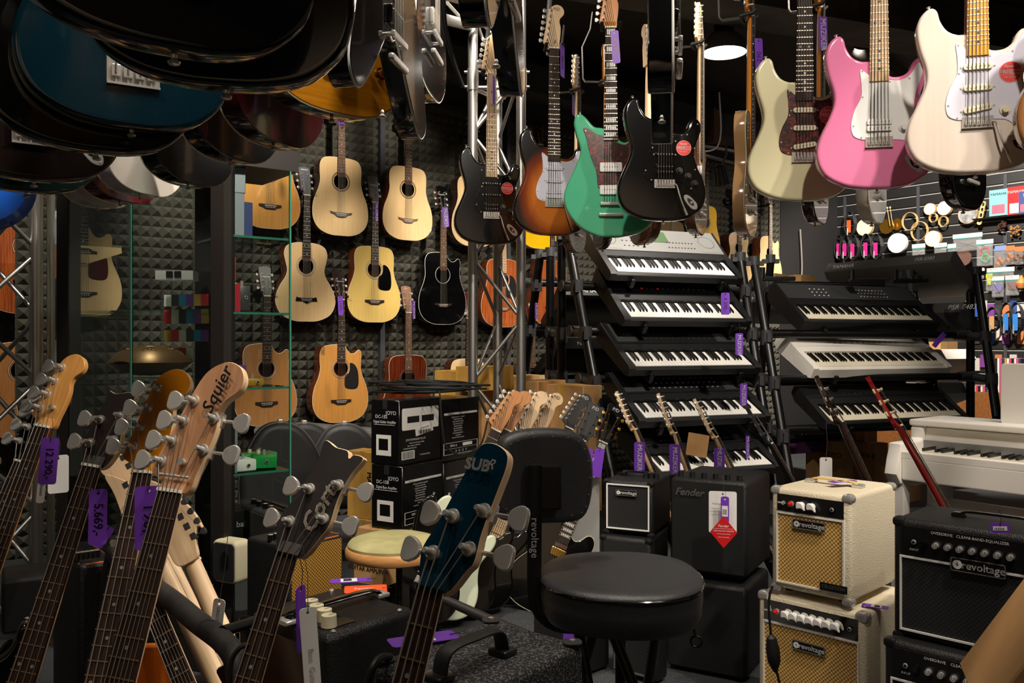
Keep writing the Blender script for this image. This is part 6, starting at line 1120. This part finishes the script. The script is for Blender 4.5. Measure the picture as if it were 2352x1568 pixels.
for i in range(30):
    px = 1985+i*6.3; py = 772+(i % 4)*9; c_ = [(220, 90, 50), (30, 130, 190), (210, 205, 195), (150, 60, 170), (60, 150, 70)][i % 5]
    solo('accessory_packet', MB(mat('packet_%d' % (i % 5), c_, .5)).box(-.018, .018, 0, .012, -.05, 0), 'small %s packet below the long black digital piano, %s from left' % (['orange', 'blue', 'pale', 'purple', 'green'][i % 5], NTH[i]), 'packet', son(px, py, .05), 'accessory packets low on the slat wall')
for i in range(24):
    px = 2225+(i % 8)*17; py = 690+(i//8)*62+(i % 2)*8; c_ = [(190, 120, 70), (40, 80, 160), (200, 196, 190), (120, 60, 140), (50, 50, 54)][i % 5]
    solo('accessory_packet', MB(mat('packetb_%d' % (i % 5), c_, .5)).box(-.03, .03, 0, .015, -.12, 0), '%s packet right of the rack posts, %s from left in the %s row' % (['tan', 'blue', 'pale', 'violet', 'dark'][i % 5], NTH[i % 8], ['top', 'middle', 'bottom'][i//8]), 'packet', son(px, py, .03), 'accessory packets right of the rack')
# ================================================================ guitars standing in the middle of the floor
def stand_g(nut, low, Z, L, yaw, label, body, shape=STRAT, far=False, zn=.80, grp='electric guitars in the floor stands', **k):
    M = lean(nut, low, Z, zn, zn-L, yaw, far); return electric(shape, M, label, body, group=grp, zn=zn, **k)
for nut, low, Z, lab, wd, hd in (((1137, 990), (1004, 1272), 3.60, 'leftmost of four pale headstocks behind the stool backrest', mat('roasted_maple', (192, 130, 68), .4, kind='wood', col2=(172, 108, 50), scale=20), None), ((1163, 990), (1041, 1277), 3.69, 'second from left of the four pale headstocks behind the stool backrest', mat('roasted_maple', (168, 104, 56), .4), None),
                                 ((1202, 988), (1077, 1283), 3.78, 'third of the four headstocks behind the stool backrest, creamy maple', MAPN, None), ((1238, 990), (1112, 1289), 3.87, 'rightmost of the four pale headstocks behind the stool backrest', MAPN, ('P/D', INKB, .02, .012, .17))):
    stand_g(nut, low, Z, .65, -5, 'stand guitar, '+lab, BLK if 'left' not in lab else (BLK if 'leftmost' in lab else mat('mint_white', (216, 224, 196), .25, coat=1)), wood=wd, headtext=hd, board=MAPB if wd is MAPN else ROSE, pk='SSS', pkc=WHT, jack=False)
BLM = mat('matt_black_head', (22, 23, 26), .4)
stand_g((1305, 985), (1165, 1290), 4.14, .68, 0, 'black electric guitar in the stand, headstock behind the matt one', BLK, LPS, wood=BLM, head=H_FEN, jack=False, pk='HH', pkc=BLK, headtext=('P/D', INKW, .022, .01, .17))
stand_g((1334, 1012), (1205, 1300), 4.05, .66, 2, 'matt black electric guitar with three-a-side headstock behind the backrest', BLK, LPS, wood=BLM, head=H_LP, posts=P_33, peg=PLB2, jack=False, pk='HH', pkc=BLK, blocks=True, board=ROSE, headtext=('P/D', INKW, .022, 0, .165))
stand_g((1383, 1018), (1272, 1290), 3.96, .64, 3, 'black electric guitar with gold pegs and block inlays right of the backrest', BLK, LPS, wood=MAH, head=H_LP, posts=P_33, peg=GLD, hw=GLD, jack=False, pk='HH', pkc=GLD, bridge='tom', blocks=True, headface=BLK, binding=CRMP, headtext=('P/D', INKW, .022, 0, .165))
# guitars leaning on the amplifiers at right, seen from the side
def side_lean(tip_nut, low, Z, L, yaw, lab, body, wood, board=ROSE, peg=CHR, head=H_LP, posts=P_33, **k):
    M = lean(tip_nut, low, Z, .80, .80-L, yaw, k.pop('far', False)); electric(LPS if head is H_LP else STRAT, M, lab, body, group='guitars leaning behind the amplifiers', wood=wood, board=board, peg=peg, head=head, posts=posts, jack=False, pk='HH', pkc=CHR, bridge='tom', **k)
side_lean((1450, 992), (1492, 1090), 3.75, .21, -72, 'natural maple guitar leaning behind the small amplifier, leftmost of the four', BLK, MAP, head=H_FEN, posts=P_FEN)
side_lean((1540, 1000), (1570, 1085), 3.7, .19, -72, 'natural maple guitar leaning second from left behind the large amplifier', BLK, MAP, head=H_FEN, posts=P_FEN)
side_lean((1635, 1010), (1672, 1085), 3.7, .19, -72, 'natural maple guitar leaning third from left behind the large amplifier', BLK, MAP, head=H_FEN, posts=P_FEN)
side_lean((1760, 1025), (1805, 1105), 3.65, .20, -70, 'guitar with black pegs and pale edge leaning at the right of the four', BLK, BLM, peg=PLB2)
side_lean((1918, 975), (1975, 1100), 3.2, .24, -70, 'dark brown guitar with cream neck edge leaning behind the cream amplifier', G('dark_brown_lacquer', (60, 34, 22)), G('dark_brown_lacquer', (60, 34, 22)), headface=BLK)
side_lean((2052, 985), (2160, 1175), 2.9, .328, -66, 'red guitar with ivory pegs leaning before the white piano', G('cherry_red', (150, 16, 22)), G('cherry_red', (150, 16, 22)), peg=mat('ivory_pegs', (226, 218, 170), .4))
# ================================================================ bass necks in the foreground
H_P4 = H_FEN; P4 = [(-.032+.0065*i, .045+.036*i, -1) for i in range(4)]
H_YA = [(-.021, 0), (-.04, .03), (-.043, .05), (-.034, .11), (-.022, .16), (-.022, .175), (-.005, .17), (.03, .178), (.044, .168), (.036, .14), (.034, .11), (.043, .06), (.040, .035), (.021, 0)]
P22 = [(-.026, .05, -1), (-.020, .105, -1), (.026, .065, 1), (.024, .12, 1)]
H_CO = [(-.020, 0), (-.042, .035), (-.046, .05), (-.036, .10), (-.03, .15), (-.034, .185), (-.01, .178), (.012, .176), (.020, .165), (.026, .172), (.044, .168), (.036, .14), (.034, .10), (.040, .06), (.036, .04), (.020, 0)]
H_SB = [(-.020, 0), (-.043, .04), (-.046, .06), (-.040, .09), (-.032, .16), (-.028, .20), (-.02, .215), (.0, .216), (.022, .205), (.03, .185), (.032, .15), (.035, .09), (.042, .05), (.036, .035), (.020, 0)]
def bass(nut, low, Z, L, yaw, label, wood, board=ROSE, head=H_FEN, posts=P4, nstr=4, wn=.042, wj=.062, hs=1.22, face=None, txt=None, body=BLK, tree=True, bodyshape=BASS, **k):
    M = lean(nut, low, Z, .95, .95-L, yaw); t = thing('bass_guitar', label, 'bass guitar', M, 'bass guitars standing in the foreground')
    part('body', MB(body).slab(crv(bodyshape, 4), -.0225, .0225, .009, 3), t); pickup(t, 'bass', 0, .24, -.0225, BLK); bridge_trem(t, .085, -.0225, CHR, False, .084, .05, True)
    h = neck(t, .95, .42, wn, wj, -.0305, .864, 20, board, wood, head, posts, CHR, face, txt, mat('pearl_dot', (120, 116, 108), .4), nstr=nstr, zb=.085, yb=-.034, bigpeg=1.55, hscale=hs, nutm=k.pop('nutm', BON), drop=.010, **k)
    if tree: part('string_tree', MB(CHR).cyl((.006, -.0165, .055), (.006, -.030, .055), .0065, n=14), h)
    return t, h
P6 = [(-.034+.0052*i, .040+.030*i, -1) for i in range(4)]+[(.022, .062, 1), (.021, .108, 1)]
FACE = mat('satin_maple_face', (188, 138, 98), .5, kind='wood', col2=(170, 120, 82), scale=16)
bass((110, 984), (46, 1160), 2.35, .235, 8, 'bass guitar with natural amber headstock and purple price tag at far left', mat('amber_maple', (214, 156, 86), .3, coat=.8, kind='wood', col2=(198, 138, 70), scale=16), hs=1.1, txt=('Squier', INKB, .032, .014, .085, dict(rot=pi/2, shear=.3)) if False else None)
bass((62, 1064), (10, 1190), 2.5, .18, 8, 'bass guitar with dark neck hidden behind the far left one', MAH, face=BLK)
bass((225, 1075), (66, 1568), 1.95, .51, 8, 'bass guitar with black two-a-side headstock and cream edge', MAPN, head=H_YA, posts=P22, face=mat('dark_brown_face', (36, 28, 25), .4), tree=False, hs=1.0)
bass((338, 1089), (240, 1568), 1.88, .466, 2, 'bass guitar with glossy amber headstock between black and pale ones', MAPN, face=G('amber_face', (196, 122, 20)), hs=1.22, skew=.04)
tq, hq = bass((408, 1133), (293, 1568), 1.60, .368, 12, 'six string bass with large pale maple headstock and black script', MAPN, posts=P6, nstr=6, wn=.047, wj=.066, face=FACE, hs=1.32, skew=.14)
part('lettering', MB(INKB).text('Squier', .036, .043, .196, -.0285, rot=1.35, shear=.3, bold=.001), hq); part('string_bar', MB(CHR).cyl((-.03, -.026, .028), (.03, -.026, .028), .0028, n=8), hq)
tq, hq = bass((674, 1279), (585, 1568), 1.62, .252, 18, 'bass guitar with black fishtail headstock and pale wooden edge', MAPN, head=H_CO, posts=P22, face=mat('satin_black_face', (38, 34, 33), .42), tree=False, hs=1.2, nutm=BLK, skew=.22)
part('lettering', MB(mat('dim_silver_ink', (176, 166, 154), .4)).text('Cort', .046, .034, .095, -.0225, rot=1.3, shear=.25, bold=.0012), hq)
tq, hq = bass((1009, 1361), (957, 1568), 1.25, .139, 28, 'bass guitar with glossy dark teal headstock, front centre', MAPN, head=H_SB, posts=P22, face=G('teal_face', (4, 38, 52)), tree=False, hs=1.03, nutm=BLK, wn=.040, skew=.2)
part('lettering', MB(CHR).text('SUB', .024, .022, .186, -.0225, bold=.0014).text('R', .022, .046, .190, -.0225, shear=.4), hq)
# pointed headstocks seen from behind, black pegs
H_PT = [(-.02, 0), (-.03, .03), (-.045, .06), (-.055, .05), (-.05, .10), (-.02, .17), (.02, .215), (.02, .16), (.026, .09), (.03, .03), (.02, 0)]
def backhead(nut, low, Z, L, yaw, label, head, posts, wood=MAPN, body=BLK, **k):
    M = lean(nut, low, Z, .80, .80-L, yaw, True); t = thing('electric_guitar', label, 'electric guitar', M, 'guitars facing away with black pegs')
    part('body', MB(body).slab(crv(STRAT, 4), -.022, .022, .009, 3), t); neck(t, .80, .315, yf=-.03, wood=wood, board=ROSE, head=head, posts=posts, peg=PLB2, hscale=1.1, **k); return t
backhead((335, 1195), (430, 1400), 2.25, .28, 170, 'guitar with round pale headstock and black pegs, facing away between the basses', H_FEN, P_FEN)
backhead((345, 1262), (450, 1480), 2.2, .28, 170, 'guitar with pointed pale headstock facing away, left of the other pointed one', H_PT, P_FEN)
backhead((432, 1290), (552, 1568), 2.05, .34, 172, 'guitar with broad natural neck and black pegs leaning away, right of the pale bass', H_PT, [(-.03+.004*i, .045+.026*i, -1) for i in range(6)])
M = lean((362, 1385), (475, 1660), 1.9, .80, .52, 0); t = thing('electric_guitar', 'bright green guitar with horn showing at the bottom edge below the padded stand', 'electric guitar', M); part('body', MB(G('vivid_green', (40, 190, 20))).slab(crv(STRAT, 4), -.022, .022, .009, 3), t); neck(t, .80, .315, yf=-.03, wood=MAPN)
t = thing('chair_back', 'burnt orange curved wooden chair back at the bottom left', 'chair', hang(310, 1700, 1.9, 15, 3)); part('backrest', MB(G('burnt_orange', (190, 96, 30), kind='wood', col2=(170, 80, 22), scale=12)).slab(rrect(.19, .3, .05, 6, 0, .06), -.01, .01, .006, 3), t); [part('leg', MB(BMT).cyl((x_, 0, -.05), (x_, .02, -.30), .01), t) for x_ in (-.06, .06)]
t = thing('electric_guitar', 'black guitar horn with strap button at the bottom left corner', 'electric guitar', hang(-70, 1900, 2.0, 205, 0)); part('body', MB(BLK).slab(crv(STRAT, 4), -.022, .022, .009, 3), t); part('strap_button', MB(CHR).lathe([(.004, -.002), (.003, .006), (.0065, .010), (0, .013)], (-.115, 0, .456), (-.2, 0, 1), 12), t); neck(t, .80, .315, yf=-.03)
# padded multi guitar stand
t = thing('guitar_stand', 'black padded tube guitar stand curving across the lower left', 'stand', Tm((P(450, 1500, 1.7)[0], 1.7, 0))); o_ = t.matrix_world.translation.copy()
part('padded_tube', MB(PAD).tube([p-o_ for p in opn([P(262, 1262, 2.1), P(285, 1300, 2.05), P(390, 1375, 1.85), P(450, 1425, 1.75), P(515, 1475, 1.65), P(545, 1530, 1.6), P(550, 1640, 1.58)], 6)], .022, 14), t)
part('upright', MB(PAD).tube([p-o_ for p in (P(262, 1262, 2.1), P(250, 1320, 2.12), P(240, 1568, 2.15), P(238, 1700, 2.15))], .018, 12), t)
part('cross_tube', MB(BMT).cyl(P(510, 1450, 1.66)-o_, P(600, 1422, 1.8)-o_, .011, n=12), t); part('base_tube', MB(BMT).tube([P(550, 1640, 1.58)-o_, V3((P(550, 1640, 1.58)[0], 1.58, .02))-o_, V3((P(550, 1640, 1.58)[0], 2.1, .02))-o_], .012, 10), t)
t = thing('guitar_stand', 'black tube floor stand running behind the stool post to the amplifiers', 'stand', Tm((P(1100, 1440, 2.6)[0], 2.6, 0))); o_ = t.matrix_world.translation.copy()
part('tube', MB(PAD).tube([p-o_ for p in opn([P(950, 1345, 3.0), P(1040, 1385, 2.9), P(1130, 1425, 2.8), P(1215, 1460, 2.7)], 5)], .016, 10), t); part('foot', MB(BMT).cyl(P(1215, 1460, 2.7)-o_, V3((P(1215, 1460, 2.7)[0], 2.7, 0))-o_, .014), t); part('foot', MB(BMT).cyl(P(950, 1345, 3.0)-o_, V3((P(950, 1345, 3.0)[0], 3.0, 0))-o_, .014), t)
solo('floor_box', MB(PLB).box(-.12, .12, 0, .2, 0, .16, .01), 'low black box with green printed side at the left floor', 'box', hang(110, 1445, 2.6, 30))
solo('power_cable', MB(RUB).tube(opn([P(575, 1478, 1.55), P(548, 1490, 1.55), P(530, 1530, 1.55), P(527, 1640, 1.55)], 6), .0045, 8), 'black power cable hanging at the padded stand', 'cable')
solo('adapter_cable', MB(RUB).tube(opn([P(1775, 1345, 2.2), P(1768, 1365, 2.2), P(1766, 1400, 2.2), P(1772, 1470, 2.2)], 6), .0032, 8).lathe([(0, -.05), (.012, -.04), (.017, -.01), (.016, .02), (.006, .045), (.0, .05)], P(1776, 1500, 2.2), (.12, 0, -1), 14).tube(opn([P(1782, 1535, 2.2), P(1790, 1568, 2.2), P(1800, 1640, 2.2)], 5), .0032, 8), 'black cable with inline switch hanging before the lower cream amplifier', 'cable')
solo('amp_cable', MB(RUB).tube(opn([P(845, 1568, 1.3), P(858, 1530, 1.3), P(875, 1510, 1.32), P(895, 1508, 1.36)], 6), .006, 8), 'grey black cable loop at the front left of the carpeted amplifier', 'cable')
# ================================================================ price tags
def tg(px, py, Z, label, yaw=0, roll=0, w=.045, h=.12, **k): return tagcard(hang(px, py, Z, yaw, roll), label, w, h, **k)
MZ = dict(txt='MUZIKER', ink=INKW, size=.026, rot=-pi/2, bold=.0008)
def face(px): return -math.degrees(atan2(px-CX, F))
tg(116, 1005, 2.15, 'purple price tag with large handwritten number at far left', face(116), 4, .040, .115, txt='12 290,-', ink=PURD, size=.024, rot=-pi/2, bold=.0006)
tg(134, 1045, 2.3, 'white blank tag behind the far left price tag', face(134)+10, 0, .05, .10, card=PAPER, group='white paper tags', cat='tag')
tg(98, 1090, 2.32, 'small blue and white printed tag below the far left price tag', face(98), 5, .020, .075, card=PAPER, txt='Ibanez', ink=BLUC, size=.012, rot=-pi/2, group='white paper tags', cat='tag')
tg(226, 1123, 1.85, 'purple price tag on the black headed bass', face(226), 1, .036, .118, txt='5.669,-', size=.025, rot=-pi/2, bold=.0006)
tg(342, 1116, 1.72, 'purple price tag hanging from the amber headed bass', face(342), 0, .052, .125, txt='190,-', size=.034, rot=-pi/2, bold=.0008)
tg(250, 1208, 1.9, 'small slanted purple price tag near the left stand', 20, 35, .03, .05, txt='6', size=.02)
tg(505, 1375, 1.7, 'white barcode tag hanging by a thread on the natural neck', -15, 8, .026, .07, card=PAPER, barcode=False, txt='GRG131DX', ink=INKB, size=.009, rot=-pi/2, group='white paper tags', cat='tag', string=.13)
tg(706, 1395, 1.55, 'long white printed tag hanging from the black fishtail headed bass', 25, -4, .030, .2, card=PAPER, group='white paper tags', cat='tag', txt='Bass  Guitar', ink=GREYINK, size=.014, rot=-pi/2, string=.11); tg(690, 1345, 1.57, 'thin purple tag seen edge-on beside the long white tag', 70, -2, .03, .12)
tg(865, 465, 5.2, 'purple tag on the neck of the yellowish acoustic guitar', 60, 0, .03, .11, **MZ); tg(1022, 475, 4.95, 'purple tag on the neck of the black acoustic guitar', 5, -4, .034, .115, **MZ)
tg(781, 680, 5.3, 'purple price tag on the neck of the honey cutaway guitar', 20, -3, .03, .115, txt='11690,-', size=.024, rot=-pi/2); tg(950, 690, 5.3, 'purple tag on the neck of the dark mahogany guitar', 60, -2, .03, .11, **MZ); tg(784, 262, 4.9, 'purple tag just below the orange guitar', 0, 0, .04, .06, **MZ)
tg(1232, 695, 5.2, 'purple tag by the truss and keyboard rack', 50, 0, .03, .10, **MZ); tg(1292, 105, 3.6, 'purple tag seen from the side on the sunburst guitar neck', 65, 0, .045, .13, txt='3990', size=.03)
tg(1411, 70, 3.3, 'purple tag with faint handwriting on the green guitar neck', -5, -4, .03, .125, txt='4 490,-', ink=mat('dull_gold_ink', (150, 120, 90), .5), size=.027, rot=-pi/2)
tg(1540, 62, 3.05, 'purple tag cut by a black guitar at top centre', 0, 0, .04, .05, txt='KER', ink=INKW, size=.024, rot=-pi/2, bold=.0008); tg(1317, 215, 4.4, 'narrow purple tag on the edge-on maple neck', 65, 0, .03, .11, **MZ); tg(1134, 175, 4.0, 'thin purple tag on the left black guitar neck', 75, 0, .04, .13)
tg(1742, 88, 3.15, 'dark purple tag on the gold guitar neck', 10, -2, .03, .125, txt='290', size=.026); tg(1889, 38, 2.9, 'purple tag with white lettering behind the cream guitar neck', 5, -2, .03, .11, **MZ)
tg(1862, 58, 2.95, 'narrow white tag on a thread beside the purple tag above the cream guitar', 50, -3, .02, .07, card=PAPER, group='white paper tags', cat='tag')
tg(1666, 672, 4.55, 'purple price tag on the second keyboard of the left rack', -10, 0, .044, .115, txt='4 290,-', size=.026, rot=-pi/2); tg(1698, 765, 4.6, 'purple tag hanging below the second keyboard', -10, 0, .04, .115, **MZ); tg(1708, 880, 4.5, 'purple tag hanging below the third keyboard', -8, 0, .036, .115, **MZ)
tg(1469, 1015, 3.6, 'purple tag on the leftmost leaning maple guitar', -5, 0, .044, .118, **MZ); tg(1550, 1020, 3.6, 'purple tag on the second leaning maple guitar', -5, 0, .044, .12, **MZ); tg(1652, 1028, 3.6, 'purple tag on the third leaning maple guitar', -5, 0, .044, .10, **MZ); tg(1378, 1030, 3.5, 'purple tag behind the block inlaid black guitar neck', 5, 8, .04, .115); tg(1349, 1030, 3.6, 'purple tag right of the backrest', 0, 0, .044, .115, **MZ)
tg(1717, 1000, 4.2, 'narrow purple tag near the rack post', 40, 0, .03, .11, **MZ); tg(1897, 1050, 3.0, 'blank white tag on a long thread above the cream amplifier', -5, 0, .042, .075, card=PAPER, group='white paper tags', cat='tag', string=.12)
tg(2170, 765, 5.0, 'slanted purple tag below the white digital piano', 0, 40, .03, .10)
def flat_tag(px, py, Z, yaw, label, w, h, **k): p = P(px, py, Z); M = Tm(p) @ MX.Rotation(R(yaw), 4, 'Z') @ MX.Rotation(R(-90), 4, 'X') @ MX.Rotation(R(k.pop('spin', 0)), 4, 'Y'); return tagcard(M, label, w, h, string=.02, **k)
def ontop(px, py, zt):   # point on a horizontal top of height zt under pixel
    Z = (EYE-zt)*F/(py-CY); return P(px, py, Z)
def lay(px, py, zt, spin, label, w, h, **k):
    p = ontop(px, py, zt); M = Tm(p+V3((0, 0, .004))) @ MX.Rotation(R(spin), 4, 'Z') @ MX.Rotation(R(-90), 4, 'X') @ MX.Translation((0, 0, h/2)); return tagcard(M, label, w, h, string=.01, **k)
zc = EYE-(1140-CY)/F*2.45
lay(1935, 1108, zc+.012, -70, 'purple barcode tag lying on the small cream amplifier', .032, .09, barcode=True)
lay(2010, 1395, h2+.002, 60, 'purple barcode tag lying on the wider cream amplifier', .03, .07, barcode=True)
tg(2296, 1200, 2.0, 'purple barcode tag hanging over the top edge of the right black amplifier', -20, -3, .040, .024, barcode=True, string=.03)
lay(968, 1468, zl(1466, 1.22+.0)*0+EYE-(1466-CY)/F*1.62+.001, -75, 'purple tag with white label lying on the flecked carpet amplifier', .055, .13, barcode=True) if False else lay(972, 1472, h_car+.0015, -66, 'purple tag with white label lying on the flecked carpet amplifier', .045, .115, barcode=True)
lay(806, 1336, top_z+.001, -78, 'purple barcode tag on the amplifier with cream knobs', .04, .10, barcode=True)
lay(840, 1356, top_z+.001, -80, 'orange red card on the amplifier with cream knobs', .06, .10, card=mat('orange_red_card', (236, 84, 40), .4), group='red lesson cards', cat='card', txt='Fender', ink=INKW, size=.016, rot=pi/2)
# hang tags on the large black amplifier
pF = P(1655, 1125, 2.86)
t = tagcard(hang(1660, 1128, 2.82, face(1660)+2, 0), 'large white rounded tag on the front of the large black amplifier', .088, .135, group='white paper tags', card=PAPER, txt=None, cat='tag')
part('lettering', MB(GREYINK).text('Features', .008, -.02, -.04, -.0014).text('Thank you for', .006, -.02, -.055, -.0014).text('choosing this amp', .006, -.02, -.065, -.0014).text('register online', .006, -.02, -.075, -.0014), t)
tagcard(hang(1665, 1140, 2.79, face(1660)-5, 0), 'narrow purple tag over the large white tag on the amplifier', .026, .085, txt=None, barcode=True)
t = thing('lesson_card', 'red diamond shaped card hanging on the large black amplifier', 'card', hang(1662, 1222, 2.77, face(1662), 0), 'red lesson cards')
part('card', MB(mat('deep_red_card', (200, 26, 30), .4)).slab([(0, -.05), (.042, 0), (0, .052), (-.042, 0)], -.001, .001), t)
part('lettering', MB(INKW).text('Fender', .012, 0, .02, -.002, shear=.3).text('FREE ONLINE LESSONS', .0062, 0, .004, -.002, bold=.0003).text('START YOUR TRIAL', .004, 0, -.016, -.002).box(-.03, .03, -.002, -.001, .011, .0116).box(-.022, .022, -.002, -.001, -.006, -.0054), t)
tg(1313, 1440, 2.62, 'purple price tag standing in front of the low amplifier between the stool legs', -10, 6, .045, .15, txt='1 4 90,-', size=.03, rot=-pi/2, bold=.0006)
